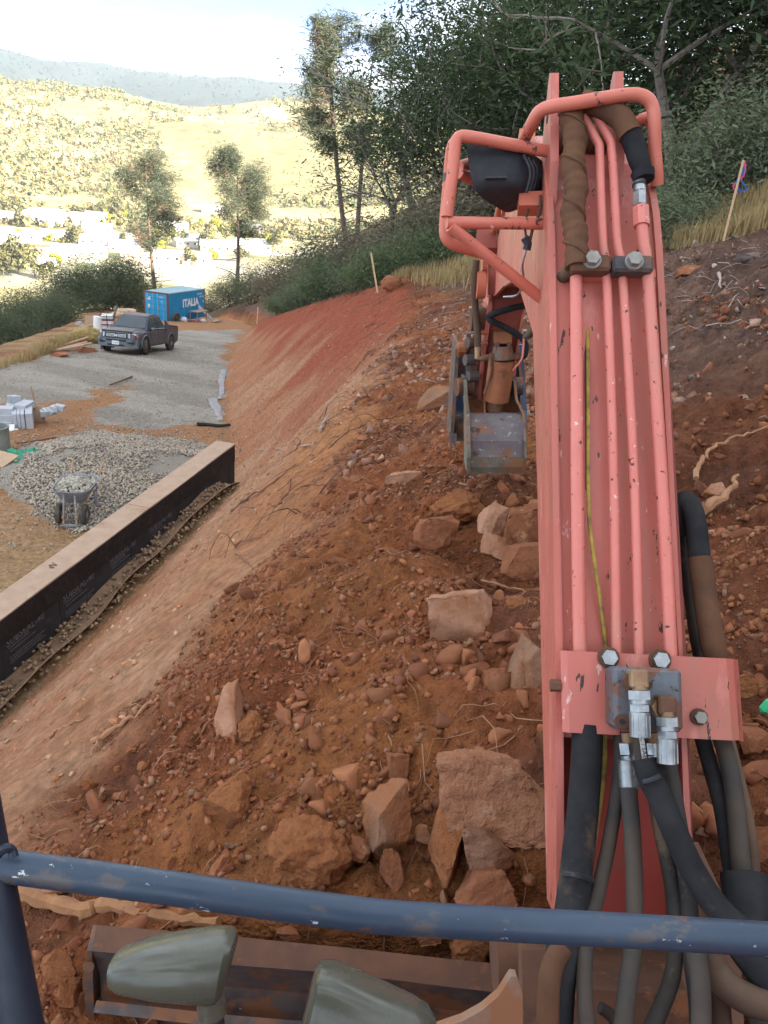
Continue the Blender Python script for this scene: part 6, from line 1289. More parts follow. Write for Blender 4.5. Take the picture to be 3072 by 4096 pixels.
# bucket behind the thumb, opening towards the operator
BK = quad_loft('bucket', [(1826, 2092, 1380, 4.72), (1820, 2100, 1500, 4.80), (1812, 2108, 1640, 4.85), (1806, 2112, 1760, 4.82)], .04, MAT_bluebk)
quad_loft('bucket_side', [(1826, 1838, 1375, 4.42), (1816, 1830, 1510, 4.40), (1808, 1822, 1640, 4.40), (1800, 1814, 1770, 4.44)], .42, MAT_dsteel, BK)
quad_loft('bucket_side', [(2066, 2076, 1390, 4.44), (2076, 2086, 1480, 4.44), (2082, 2090, 1560, 4.44), (2078, 2088, 1640, 4.46)], .40, MAT_bluebk, BK)
quad_loft('bucket_floor', [(1812, 2098, 1700, 4.46), (1806, 2096, 1765, 4.55)], .32, MAT_thumbl, BK)
for i, xx in enumerate((1796, 1812, 1902, 1990, 2070)): quad_loft('bucket_tooth', [(xx, xx+16, 1735, 4.42), (xx+1, xx+14, 1775, 4.40), (xx+4, xx+11, 1790, 4.40)], .05, MAT_dsteel, BK)
MB().box(P(1850, 1400, 4.3), (.08, .06, .12), BROT, .02).build('mud_lump', MAT_orange, BK)
# ---- bracket plate, manifold, fittings at the foot of the tubes
bn = .050; a, b, c, d = BL(2254, 2602, bn), BL(2905, 2634, bn), BL(2930, 2962, bn), BL(2262, 2930, bn)
ex = (BL(2952, 2640, bn-.05), BL(2975, 2968, bn-.05)); e2 = (BL(2262, 2606, bn-.05), BL(2272, 2926, bn-.05))
m = MB(); row = lambda f: [e2[0].lerp(e2[1], f), a.lerp(d, f)-RB*.004-NB*.012, a.lerp(d, f)+RB*.008, b.lerp(c, f)-RB*.0, b.lerp(c, f)+RB*.017-NB*.010, ex[0].lerp(ex[1], f)]
r0, r1 = row(0), row(1); th_ = NB*.006
V = r0+r1+[p-th_ for p in r0]+[p-th_ for p in r1]; F = []
for i in range(5): F += [(i, i+1, 7+i, 6+i), (12+i, 18+i, 19+i, 13+i), (i, 12+i, 13+i, i+1), (6+i, 7+i, 19+i, 18+i)]
F += [(0, 6, 18, 12), (5, 17, 23, 11)]
BRK = m.add(V, F).build('manifold_bracket', MAT_paint, EX)
def bolt(px, py, n, r, mat, parent, name='bolt'):
    c = BL(px, py, n); MB().cyl(c-NB*.004, c+NB*.003, r*1.35, 18).build('washer', MAT_rust, parent); MB().cyl(c+NB*.003, c+NB*.016, r, 6).build(name, mat, parent)
bolt(2434, 2630, bn+.004, .0165, MAT_zinc, BRK); bolt(2640, 2640, bn+.004, .0165, MAT_zinc, BRK); bolt(2796, 2868, bn+.004, .0125, MAT_dullzinc, BRK)
c1 = BL(2243, 2743, bn-.02); MB().cyl(c1, c1-RB*.022, .013, 6).build('side_bolt', MAT_rust, BRK)
MF_c = (BL(2445, 2670, bn+.06)+BL(2718, 2920, bn+.06))/2
w_ = (BL(2718, 2800, bn+.09)-BL(2440, 2800, bn+.09)).length; h_ = (BL(2570, 2670, bn+.09)-BL(2570, 2925, bn+.09)).length
MF = MB().box(MF_c-NB*.018, (w_, h_, .085), BROT, .008).build('valve_manifold', MAT_manif, EX)
c1 = BL(2487, 2886, bn+.085); MB().cyl(c1-NB*.004, c1+NB*.004, .014, 18).build('socket_screw', MAT_rust, MF); MB().cyl(c1+NB*.003, c1+NB*.0045, .006, 6).build('socket_shade', MAT_inkhole, MF)  # black hexagon painted for the shade down in the socket
def fitting(cx, y0, nn, s=1.0, dusty=True):
    c = BL(cx-22, y0+38, bn+.084); MB().cyl(c, c+NB*.022, .024*s, 6).build('elbow_nut', MAT_rust if dusty else MAT_brass, MF)
    c = BL(cx, y0+30, nn); MB().box(c-NB*.012, (.034*s, .036*s, .045), BROT, .004).build('elbow_body', MAT_brass if dusty else MAT_rust, MF)
    def seg(y1, y2, r, mt, n=14, nm='hose_ferrule'):
        MB().cyl(BL(cx+2, y1, nn), BL(cx+4, y2, nn), r*s, n).build(nm, mt, MF, smooth=n > 8)
    seg(y0+55, y0+75, .014, MAT_brass, nm='elbow_neck'); seg(y0+76, y0+112, .0225, MAT_zinc, 6, 'hex_nut'); seg(y0+112, y0+130, .020, MAT_zinc, nm='collar')
    seg(y0+132, y0+160, .0195, MAT_zinc, 6, 'hex_nut'); seg(y0+162, y0+262, .0195, MAT_zinc)
    for k in range(5):
        ox = (k-2)*.0078*s; q1, q2 = BL(cx+2, y0+175, nn)+RB*ox, BL(cx+4, y0+258, nn)+RB*ox; dz = NB*(math.sqrt(max(0, .0195**2*s*s-ox*ox)))
        MB().cyl(q1+dz, q2+dz, .0016, 6).build('crimp_ridge', MAT_zinc, MF)
fitting(2556, 2686, bn+.118); fitting(2666, 2792, bn+.112, .98, False)
# lower pair of fittings behind
for (cx, y0, nn) in ((2512, 2940, bn+.02), (2610, 2940, bn+.02)):
    for (y1, y2, r, mt, n) in ((y0-10, y0+30, .014, MAT_brass, 12), (y0+30, y0+75, .020, MAT_zinc, 6), (y0+78, y0+100, .016, MAT_zinc, 12), (y0+100, y0+210, .0195, MAT_zinc, 12)):
        MB().cyl(BL(cx, y1, nn), BL(cx+6, y2, nn), r, n).build('hose_ferrule', mt, EX, smooth=n > 8)
# ---- hoses below the bracket
def hose(name, pts, r, mat, seg=14): return zt(name, pts, r*(.76 if r > .012 else 1), mat, EX, seg, 5)
H_ = lambda *p: p
hose('printed_hose', [(2558, 2945, 1.505), (2562, 3000, 1.50), (2572, 3060, 1.49)], .0165, MAT_hosegr)
lb = [P(2558, 2950, 1.486), P(2577, 2952, 1.486), P(2590, 3050, 1.472), P(2572, 3052, 1.472)]; MB().prism(lb, -NB*.003).build('hose_label', MAT_label, EX)
V, F = text_mesh('C / SAE 1', .0125)
o_, ex_, ey_ = (lb[0]+lb[2])/2-FWD*.0022, (lb[3]-lb[0]).normalized(), None
ny_ = -(lb[1]-lb[0]).normalized()*-1; ny_ = (ny_-ex_*ny_.dot(ex_)).normalized()
MB().add([o_+ex_*v.x+ny_*v.y for v in V], F).build('label_lettering', MAT_inkhole, EX)
hose('sleeved_hose', [(2578, 3040, 1.475), (2600, 3110, 1.46), (2640, 3190, 1.445), (2700, 3330, 1.42), (2770, 3480, 1.40), (2860, 3620, 1.38), (2960, 3720, 1.36)], .031, MAT_sleeve)
hose('sleeve_tie', [(2575, 3128, 1.43), (2600, 3122, 1.425), (2638, 3106, 1.43)], .0055, MAT_lamp, 8)
hose('grey_hose', [(2672, 3050, 1.50), (2690, 3150, 1.49), (2715, 3300, 1.47), (2740, 3450, 1.46), (2755, 3600, 1.45), (2765, 3800, 1.42), (2790, 4000, 1.38), (2800, 4200, 1.34)], .0215, MAT_hose)
hose('grey_hose', [(2514, 3150, 1.52), (2530, 3350, 1.49), (2538, 3600, 1.44), (2530, 3800, 1.39), (2510, 3950, 1.35), (2480, 4200, 1.30)], .0215, MAT_hosegr)
hose('grey_hose', [(2615, 3140, 1.53), (2640, 3300, 1.51), (2690, 3550, 1.47), (2700, 3750, 1.44), (2690, 3900, 1.41), (2640, 4040, 1.38), (2560, 4200, 1.36)], .0195, MAT_hose)
hose('brown_hose', [(2480, 2940, 1.59), (2478, 3100, 1.57), (2440, 3350, 1.53), (2395, 3560, 1.47), (2360, 3700, 1.42), (2340, 3850, 1.38), (2340, 4000, 1.34), (2360, 4200, 1.30)], .0185, MAT_hosegr)
hose('loop_hose', [(2400, 4030, 1.40), (2430, 4050, 1.40), (2460, 4090, 1.40), (2470, 4200, 1.4)], .014, MAT_hose)
hose('sleeved_hose', [(2350, 2900, 1.60), (2345, 3050, 1.58), (2330, 3250, 1.55), (2312, 3420, 1.51), (2296, 3560, 1.47), (2280, 3680, 1.44), (2255, 3800, 1.41), (2230, 3950, 1.38), (2215, 4200, 1.34)], .042, MAT_sleeve)
hose('muddy_hose_wrap', [(2250, 3790, 1.385), (2215, 3850, 1.37), (2195, 3950, 1.35), (2190, 4200, 1.32)], .026, MAT_bsleeve)
hose('sleeve_tie', [(2258, 3498, 1.455), (2300, 3502, 1.425), (2345, 3512, 1.44), (2368, 3522, 1.455)], .006, MAT_lamp, 8)
hose('yellow_wire', [(2350, 1110, 1.86), (2352, 1500, 1.76), (2353, 1950, 1.70), (2362, 2130, 1.685), (2400, 2400, 1.66), (2428, 2610, 1.65)], .0045, MAT_ywire, 8)
hose('yellow_wire', [(2420, 2940, 1.60), (2412, 3100, 1.59), (2385, 3300, 1.55), (2350, 3520, 1.50)], .0062, MAT_ywire, 8)
hose('black_wire', [(2340, 1095, 1.87), (2346, 1500, 1.77), (2349, 1960, 1.705)], .004, MAT_lamp, 6)
# hoses on the right flank, behind the bracket
hose('sleeved_hose', [(2725, 2130, 1.78), (2715, 2050, 1.76), (2735, 2005, 1.74), (2765, 2030, 1.73), (2785, 2110, 1.72), (2800, 2250, 1.70), (2820, 2400, 1.68), (2850, 2600, 1.66)], .031, MAT_sleeve)
hose('brown_sleeve', [(2800, 2230, 1.695), (2822, 2400, 1.672), (2850, 2560, 1.655), (2870, 2660, 1.65)], .0335, MAT_bsleeve)
hose('black_hose', [(2735, 2110, 1.80), (2750, 2300, 1.78), (2775, 2500, 1.75), (2800, 2640, 1.74)], .018, MAT_hose)
hose('grey_hose', [(2880, 2930, 1.62), (2920, 3080, 1.58), (2945, 3250, 1.54), (2960, 3430, 1.50), (2985, 3600, 1.46), (3010, 3800, 1.42), (3040, 4100, 1.36)], .024, MAT_hosegr)
hose('brown_hose', [(2905, 2930, 1.66), (2960, 3150, 1.60), (3000, 3350, 1.55), (3020, 3600, 1.50), (3040, 3800, 1.46)], .018, MAT_hoseb)
hose('sleeved_hose', [(2800, 2920, 1.66), (2840, 3060, 1.62), (2880, 3200, 1.58), (2900, 3300, 1.56), (2930, 3500, 1.52), (2980, 3700, 1.47)], .022, MAT_sleeve)
hose('wide_sleeve', [(2975, 3500, 1.47), (2985, 3580, 1.45), (2990, 3680, 1.43), (2985, 3800, 1.40)], .056, MAT_sleeve)
hose('sleeved_hose', [(2880, 3640, 1.40), (2940, 3750, 1.38), (3010, 3850, 1.36), (3100, 3950, 1.34)], .034, MAT_sleeve)
hose('tan_hose', [(2830, 3780, 1.37), (2860, 3880, 1.36), (2930, 3960, 1.34), (3030, 4010, 1.33), (3120, 4020, 1.32)], .034, MAT_hoseb)
hose('steel_hose', [(2785, 3800, 1.34), (2800, 3920, 1.32), (2805, 4040, 1.3), (2800, 4200, 1.27)], .0215, MAT_hosegr)
hose('tan_hose', [(2860, 3900, 1.42), (2875, 4050, 1.40), (2890, 4200, 1.38)], .028, MAT_hoseb)
# swing post and boom foot: brown steel put in to darken the shaded cavity behind the hoses
sw0 = bp(sB+.02, (tl+tr_)/2, -.20)
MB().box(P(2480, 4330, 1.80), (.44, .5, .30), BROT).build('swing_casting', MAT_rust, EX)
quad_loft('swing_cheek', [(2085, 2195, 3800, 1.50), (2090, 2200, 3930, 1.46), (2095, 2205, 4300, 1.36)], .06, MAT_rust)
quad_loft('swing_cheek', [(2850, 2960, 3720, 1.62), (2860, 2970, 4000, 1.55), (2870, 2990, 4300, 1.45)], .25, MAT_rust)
MB().cyl(P(1975, 3830, 1.66), P(2110, 3830, 1.66), .072, 22).build('swing_pin', MAT_rust, EX, smooth=True)
m = MB(); pl = [(2045, 3905), (2068, 3908), (2090, 3980), (2095, 4300), (1560, 4300), (1720, 4130), (1850, 4085), (1930, 4040), (1995, 3985)]
m.prism([P(a, b, 1.22) for a, b in pl], FWD*.02).build('floor_cover', MAT_cover, EX)
# ---- dozer blade
bl = [P(385, 3712, 2.03), P(900, 3762, 1.98), P(1400, 3800, 1.95), P(1800, 3850, 1.93), P(2200, 3895, 1.90)]
def bladerow(off_up, off_f): return [p+UPV*off_up+Vector((0, off_f, 0)) for p in bl]
t_ = [p+UPV*(.008+.004*math.sin(i*2.1)) for i, p in enumerate(bl)]; t2 = [p-UPV*.032+Vector((0, -.03, 0)) for p in bl]
down = Vector((0, -.03, -1)).normalized()
m = MB(); m.rings([[a, b, b+down*.016+Vector((0, .01, 0)), a+Vector((0, .012, -.016))] for a, b in zip(t_, t2)]); BLD = m.build('dozer_blade', MAT_rust, EX)
m = MB(); m.rings([[b, b+down*.13+Vector((0, .03, 0)), b+down*.30+Vector((0, .02, 0)), b+down*.36-Vector((0, .02, 0)), b+down*.36+Vector((0, .05, 0)), b+down*.13+Vector((0, .06, 0)), b+Vector((0, .03, 0))] for b in t2]); m.build('blade_back', MAT_dsteel, BLD)
b0 = t2[0]; MB().prism([t_[0]+RGT*-.01, b0-RGT*.012, b0-RGT*.035+down*.12, b0-RGT*.03+down*.36, b0-RGT*.03+down*.36+Vector((0, .08, 0)), t_[0]-RGT*.025+down*.12+Vector((0, .05, 0))], RGT*.012).build('blade_end_plate', MAT_dsteel, BLD)
MB().cyl(P(352, 3868, 2.02), P(356, 3868, 2.0), .013, 12).build('lifting_eye', MAT_rust, BLD)
q = t2[2]; MB().box(q+down*.06-RGT*.03, (.012, .05, .12)).build('blade_rib', MAT_dsteel, BLD)
m = MB(); m.rings([[b+down*.19-Vector((0, .004, 0)), b+down*.20-Vector((0, .03, 0)), b+down*.215-Vector((0, .004, 0))] for b in t2]); m.build('blade_stiffener', MAT_dsteel, BLD)
# ---- cab front guard rail, post, travel lever grips
zt('cab_rail', [(-25, 3458, 1.00), (520, 3530, 1.0), (1000, 3598, 1.0), (1400, 3652, 1.0), (1600, 3672, 1.0), (1900, 3690, 1.0), (2500, 3722, 1.0), (3100, 3758, 1.0), (3400, 3775, 1.0)], .0208, MAT_bluepaint, EX, 24, 3)
zt('cab_post', [(-130, 2900, 1.02), (-72, 3250, 1.01), (-30, 3480, 1.0), (32, 3800, .985), (110, 4200, .97)], .0245, MAT_navy, EX, 24, 3)
zt('weld_bead', [(-10, 3420, .975), (5, 3402, .975), (30, 3392, .978), (48, 3402, .982), (56, 3430, .98)], .006, MAT_navy, EX, 8, 3)
def grip(name, secs, z, mat):       # secs: (xc, yc, half-height px, half-depth m)
    R = []
    for (xa, ya, xb, yb, hd) in secs:
        a, b = P(xa, ya, z), P(xb, yb, z); c = (a+b)/2; hv = (a-b)/2; ring = []
        for k in range(24):
            an = 2*math.pi*k/24; cx_, sx_ = math.cos(an), math.sin(an); e = .72
            ring.append(c + hv*math.copysign(abs(cx_)**e, cx_) + FWD*hd*math.copysign(abs(sx_)**e, sx_))
        R.append(ring)
    return MB().rings(R).build(name, mat, EX, smooth=True)
g1 = grip('lever_grip', [(448, 3850, 452, 3905, .012), (452, 3828, 460, 3930, .02), (480, 3808, 500, 3945, .026), (600, 3775, 650, 3965, .034), (760, 3748, 790, 3972, .038), (880, 3738, 855, 3976, .039), (918, 3740, 880, 3972, .037), (938, 3752, 895, 3955, .030), (945, 3775, 903, 3930, .018)], .78, MAT_grip)
zt('grip_stem', [(835, 3950, .79), (845, 4020, .79), (850, 4060, .79)], .0145, MAT_grip, g1, 18); zt('lever_rod', [(850, 4050, .79), (862, 4100, .79), (880, 4250, .79)], .0095, MAT_lamp, g1, 14)
g2 = grip('lever_grip', [(1262, 3885, 1190, 4180, .026), (1285, 3868, 1205, 4200, .034), (1340, 3874, 1260, 4230, .038), (1500, 3945, 1420, 4260, .038), (1650, 4010, 1600, 4280, .034), (1715, 4045, 1690, 4290, .028), (1745, 4085, 1730, 4290, .016)], .76, MAT_grip)

# ---- unseen roof and housing over and behind the lens, added to shade the foreground
MB().box((-.12, -.42, 2.62), (1.05, 1.25, .07), None, .03).build('unseen_cab_roof', MAT_paint, EX)
MB().box((.35, -1.75, .95), (1.9, 1.3, 1.2), None, .08).build('engine_housing', MAT_paint, EX)
MB().box((1.0, -.35, .85), (.55, 1.5, .75), None, .06).build('side_housing', MAT_paint, EX)
for sx in (-.62, .38): zt_ = MB().cyl((sx, -1.0, .7), (sx, -1.0, 2.6), .03, 12).build('cab_post', MAT_navy, EX)
for sx in (-.45, 1.15):
    m = MB(); prof_ = [(-1.9, .05), (-2.1, .3), (-1.9, .58), (.55, .58), (.75, .3), (.55, .05)]
    m.prism([Vector((sx-.2, a, b)) for a, b in prof_], (.4, 0, 0)).build('track', MAT_dsteel, EX)
# ------------------------------------------------------------------ rocks and clods in the spoil
MAT_rk = {'red': M('red_brown_rock', (.215, .083, .041), (.30, .125, .065), 5, .95, bump=.9, bscale=16, bdist=.03, rand=.14, spec=.1, spots=[((.40, .20, .11), 9, .58, .1)]),
          'orange': M('orange_clay_clod', (.27, .105, .045), (.34, .145, .064), 6, .95, bump=1, bscale=18, bdist=.04, rand=.1, spec=.08),
          'pale': M('pale_pink_rock', (.37, .19, .115), (.43, .24, .155), 6, .9, bump=.8, bscale=14, bdist=.025, rand=.08, spec=.12, spots=[((.30, .135, .065), 4, .46, .14), ((.55, .42, .34), 12, .66, .05)]),
          'grey': M('grey_brown_rock', (.20, .106, .062), (.27, .150, .094), 6, .9, bump=.9, bscale=14, bdist=.03, rand=.1, spec=.12, spots=[((.27, .115, .055), 4, .47, .12)]),
          'brown': M('layered_brown_rock', (.28, .125, .068), (.36, .175, .10), 5, .95, bump=1, bscale=11, bdist=.06, rand=.05, spec=.08, spots=[((.42, .24, .15), 7, .58, .1), ((.20, .085, .045), 3, .55, .1)]),
          'slate': M('slate_rock', (.17, .135, .125), (.25, .19, .17), 6, .85, bump=.5, bscale=20, bdist=.015, rand=.1, spec=.15, spots=[((.28, .13, .07), 4, .55, .1)])}
ROCKS = [  # x0,y0,x1,y1 in the 1659-wide view; kind; label; shape
 (930, 1284, 1066, 1404, 'pale', 'pale pink blocky boulder in the middle of the spoil', 'block'),
 (962, 1628, 1190, 1795, 'brown', 'largest rough orange-brown boulder against the lower boom', 'rough'),
 (1000, 1788, 1112, 1866, 'grey', 'dark grey pointed rock below the largest orange-brown boulder', 'ang'),
 (988, 1868, 1102, 1962, 'red', 'smooth brown rock just above the guard rail near the boom', 'ang'),
 (1090, 1388, 1196, 1532, 'grey', 'big grey rock half hidden behind the left edge of the boom', 'ang'),
 (1083, 1178, 1174, 1250, 'red', 'flat-topped brown rock beside the boom above the orange slope', 'block'),
 (1092, 1092, 1180, 1184, 'red', 'tall brown boulder directly below the hanging thumb', 'ang'),
 (1033, 1088, 1102, 1152, 'pale', 'rounded pale pink rock left of the tall brown boulder', 'ang'),
 (898, 1118, 986, 1182, 'red', 'wide red-brown angular rock left of the pale rounded one', 'ang'),
 (1042, 1152, 1098, 1208, 'pale', 'small pale angular rock under the rounded pale rock', 'ang'),
 (836, 1018, 912, 1078, 'pale', 'pale rock with a white chipped corner under the forked branch', 'block'),
 (938, 1060, 1038, 1128, 'orange', 'yellow-orange clay clod left of the bucket tip', 'clod'),
 (466, 1482, 524, 1614, 'pale', 'tall upright tan rock standing like a pillar at left', 'tall'),
 (516, 1543, 570, 1607, 'orange', 'round ochre rock right of the upright pillar rock', 'clod'),
 (452, 1680, 542, 1778, 'orange', 'leaning orange slab below the pillar rock', 'lean'),
 (588, 1768, 750, 1905, 'orange', 'broad crumbly clod above the middle of the guard rail', 'clod'),
 (786, 1698, 884, 1845, 'grey', 'grey-flecked flat slab left of the largest orange-brown boulder', 'tall'),
 (932, 1728, 1008, 1895, 'orange', 'tall orange slab under the largest boulder', 'tall'),
 (832, 1628, 884, 1702, 'red', 'narrow brown rock above the grey-flecked slab', 'tall'),
 (898, 1783, 937, 1827, 'pale', 'little pink flake between the grey slab and the orange slab', 'flat'),
 (753, 1816, 798, 1862, 'red', 'small blocky rock left of the grey-flecked slab foot', 'ang'),
 (510, 1352, 574, 1394, 'pale', 'pale flat stone alone on the upper left spoil', 'flat'),
 (900, 1422, 960, 1484, 'red', 'dark red rock left of the big grey rock', 'ang'),
 (1028, 1448, 1098, 1534, 'red', 'steep red slab against the big grey rock', 'lean'),
 (938, 972, 1010, 1012, 'slate', 'dark slate slab lying left of the bucket', 'flat'),
 (790, 986, 852, 1014, 'pale', 'thin pale stone above the forked branch', 'flat'),
 (905, 838, 1000, 900, 'grey', 'flat grey-pink ledge rock left of the bucket linkage', 'flat'),
 (1518, 1044, 1572, 1082, 'pale', 'pale rock on the orange bank right of the boom', 'ang'),
 (98, 2062, 162, 2116, 'orange', 'orange rock between the cab post and the dozer blade', 'ang'),
 (124, 2112, 168, 2180, 'orange', 'squarish orange rock at the blade end plate', 'ang'),
 (66, 1888, 156, 1930, 'pale', 'pale pink rock under the left end of the guard rail', 'flat'),
 (454, 1842, 504, 1892, 'red', 'brown rock just above the guard rail left of centre', 'ang'),
 (636, 1478, 674, 1514, 'orange', 'round ochre stone in the centre of the left spoil', 'clod'),
 (555, 1750, 592, 1785, 'red', 'small brown stone left of the broad crumbly clod', 'ang'),
 (1010, 980, 1052, 1040, 'red', 'squat red rock directly left of the thumb tip', 'ang'),
 (1140, 1080, 1172, 1110, 'pale', 'small pale stone between the thumb tip and the boom', 'ang'),
 (760, 1480, 812, 1530, 'red', 'mid-sized red stone left of the hollow', 'ang'),
 (690, 1590, 740, 1625, 'red', 'flat red stone above the crumbly clod', 'flat'),
 (822, 1830, 868, 1905, 'red', 'brown standing rock between crumbly clod and orange slab', 'tall'),
 (1045, 1418, 1075, 1456, 'pale', 'little pink upright stone left of the big grey rock', 'tall'),
 (1090, 1290, 1150, 1350, 'orange', 'ochre clod between the pale block and the boom', 'clod'),
 (1572, 1455, 1625, 1500, 'orange', 'orange rock beside the right end of the bracket', 'ang'),
 (1600, 1575, 1659, 1640, 'red', 'large red rock at the right edge below the green scrap', 'ang'),
 (1620, 1780, 1700, 1850, 'red', 'red rock at the right edge beside the hoses', 'ang'),
 (1465, 575, 1520, 600, 'red', 'flat reddish stone on the dark slope right of the boom top', 'flat'),
 (1590, 545, 1650, 575, 'slate', 'slate slab at the right edge of the dark slope', 'flat'),
 (600, 2002, 650, 2030, 'red', 'brown rock poking up behind the dozer blade left of centre', 'ang'),
 (975, 2010, 1052, 2080, 'orange', 'crumbly orange clod on the right end of the dozer blade', 'clod'),
 (825, 598, 868, 628, 'red', 'heap of loose red dirt beside the middle survey stake', 'clod'),
 (895, 2000, 950, 2035, 'red', 'small red rock just behind the dozer blade right of centre', 'ang'),
]
rock_list = []
K = 1.8517
def add_rock(x0, y0, x1, y1, kind, label, shape, seed, base=None):
    cx, cy = (x0+x1)/2*K, (y0+y1)/2*K; w, h = (x1-x0)*K, (y1-y0)*K
    g = G(cx, cy+h*.32); z = (g-CAM).dot(FWD); W_, H_ = 1.12*w/FPX*z, 1.15*h/FPX*z
    base = ICO5 if base is None and max(w, h) > 90 else (base or ICO4)
    pl_, cut, ro = {'block': (14, (.52, .72), .05), 'clod': (7, (.7, .92), .20), 'ang': (12, (.42, .78), .07), 'tall': (12, (.45, .8), .06), 'lean': (12, (.4, .75), .05), 'flat': (10, (.45, .85), .06), 'rough': (13, (.5, .8), .1)}[shape]
    V = rockV(seed, base[0], pl_, cut, ro, 3.0) if shape == 'clod' else crag(seed, base[0], pl_, .13 if shape == 'block' else .42)
    ext = V.max(0)-V.min(0); V = (V-(V.max(0)+V.min(0))/2)/ext
    if shape == 'rough': V = V*(1+.16*np.abs(fbm(V[:, 0]*5, V[:, 1]*5, seed+9, 4, .6, z=V[:, 2]*9))+.08*fbm(V[:, 0]*14, V[:, 1]*14, seed+8, 3, .6, z=V[:, 2]*20))[:, None]
    elif shape == 'clod': V = V*(1+.16*fbm(V[:, 0]*9, V[:, 1]*9, seed+9, 3, .6, z=V[:, 2]*9))[:, None]
    elif shape != 'clod': V = V*(1+.05*fbm(V[:, 0]*11, V[:, 1]*11, seed+9, 3, .6, z=V[:, 2]*11))[:, None]
    D_ = .75*min(W_, H_)+.25*max(W_, H_)
    if shape == 'flat': D_ = W_*.8
    Rm = np.array([RGT[:], (-FWD)[:], UPV[:]]).T    # long side across the view, lying against the slope
    if shape == 'lean':
        V = V.copy(); V[:, 0] += V[:, 2]*.55
    V = (V*np.array([W_, D_, H_])) @ Rm.T
    o = link('rock' if shape != 'clod' else 'clay_clod', mesh_np('rock', V, base[1], MAT_rk[kind])); c = P(cx, cy, z-D_*.28); o.location = c
    tag(o, label, 'boulder' if shape == 'rough' else 'rock' if shape != 'clod' else 'clod'); rock_list.append((cx, cy, w, h, label)); return o
for i, r in enumerate(ROCKS): add_rock(*r, 500+i)
# smaller loose stones, each named by the big rock it lies by
r5 = np.random.default_rng(99); used = {}; boxes = [(a*K, b*K, c*K, d*K) for a, b, c, d, *_ in ROCKS]; made = 0; tries = 0
kinds = {'red': 'red-brown', 'orange': 'ochre', 'pale': 'pale pink', 'grey': 'greyish'}; 
ANCH = {k[5]: v for k in ROCKS for q, v in [('pale pink blocky boulder', 'pale pink blocky boulder'), ('largest rough orange', 'largest orange-brown boulder'), ('dark grey pointed', 'dark grey pointed rock'), ('big grey rock half', 'big grey rock at the boom edge'), ('tall brown boulder', 'tall brown boulder below the thumb'), ('rounded pale pink', 'rounded pale pink rock'), ('wide red-brown', 'wide red-brown angular rock'), ('pale rock with a white', 'white-chipped pale rock'), ('yellow-orange clay', 'yellow-orange clay clod'), ('tall upright tan', 'upright tan pillar rock'), ('leaning orange slab', 'leaning orange slab'), ('broad crumbly clod', 'broad crumbly clod'), ('grey-flecked flat', 'grey-flecked slab'), ('pale flat stone alone', 'lone pale flat stone'), ('dark red rock left', 'dark red rock by the hollow'), ('dark slate slab', 'slate slab near the bucket'), ('flat grey-pink ledge', 'ledge rock by the bucket'), ('pale rock on the orange', 'pale rock on the right bank'), ('orange rock beside the right', 'orange rock by the bracket'), ('round ochre stone', 'round ochre stone'), ('thick', 'x')] if k[5].startswith(q)}
big = [b for b in rock_list if b[4] in ANCH]
while made < 95 and tries < 3000:
    tries += 1
    px, py = r5.uniform(300, 2200), r5.uniform(1900, 3600)
    if r5.random() < .12: px, py = r5.uniform(2720, 3060), r5.uniform(1500, 3300)
    gq = G(px, py)
    if zones(np.array([gq.x]), np.array([gq.y]))[0][0] < .6: continue
    if any(a-25 < px < c+25 and b-20 < py < d+20 for a, b, c, d in boxes): continue
    s = (22+38*r5.random()**2)*(1.0 if py > 2600 else .75); kind = r5.choice(['red', 'red', 'red', 'orange', 'orange', 'orange', 'grey', 'pale']); shape = r5.choice(['ang', 'ang', 'flat', 'clod', 'tall'])
    w, h = s*(1.3 if shape == 'flat' else 1 if shape != 'tall' else .65), s*(.55 if shape == 'flat' else .85)
    if shape == 'tall': h = s*1.1
    n = min(big, key=lambda b: math.hypot(b[0]-px, b[1]-py)); dx, dy = px-n[0], py-n[1]
    rel = ('right of' if dx > 0 else 'left of') if abs(dx) > abs(dy) else ('below' if dy > 0 else 'above')
    shp = {'ang': 'angular', 'flat': 'flat', 'clod': 'crumbly', 'tall': 'upright'}[shape]; sz_ = 'tiny' if s < 28 else 'small' if s < 40 else 'fist-sized'
    short = ANCH[n[4]]
    lab = f'{sz_} {shp} {kinds[kind]} stone {rel} the {short}'
    if lab in used: continue
    used[lab] = 1; boxes.append((px-w/2, py-h/2, px+w/2, py+h/2)); made += 1
    o = add_rock((px-w/2)/K, (py-h/2)/K, (px+w/2)/K, (py+h/2)/K, kind, lab, shape, 900+made, ICO3 if s < 34 else ICO4); o['group'] = 'loose stones in the spoil'; o['category'] = 'stone'
# ---- crumbs too many to count
CUB = (np.array([(x, y, z) for z in (-1, 1) for y in (-1, 1) for x in (-1, 1)], float)*.72, np.array([(0, 2, 3), (0, 3, 1), (4, 5, 7), (4, 7, 6), (0, 1, 5), (0, 5, 4), (2, 6, 7), (2, 7, 3), (0, 4, 6), (0, 6, 2), (1, 3, 7), (1, 7, 5)]))
r6 = np.random.default_rng(4); CRU = [((CUB[0]+r6.normal(0, .26, (8, 3)))*np.array([1.05, .8, .62]), CUB[1]) for s in range(12)]
def crumbs(name, label, n, fx, lo, hi, cols, seed, sink=.25, base=CRU, pw=2.5):
    r2 = np.random.default_rng(seed); x, y = fx(n, r2); k = len(x); s = lo+(hi-lo)*r2.random(k)**pw
    c = np.array(cols)[r2.integers(0, len(cols), k)]*r2.uniform(.7, 1.3, (k, 1)); z = H(x, y)
    tag(link(name, scatter_mesh(name, base, np.stack([x, y, z+s*sink], 1), s, MAT_peb, cols=c)), label, 'rubble', kind='stuff')
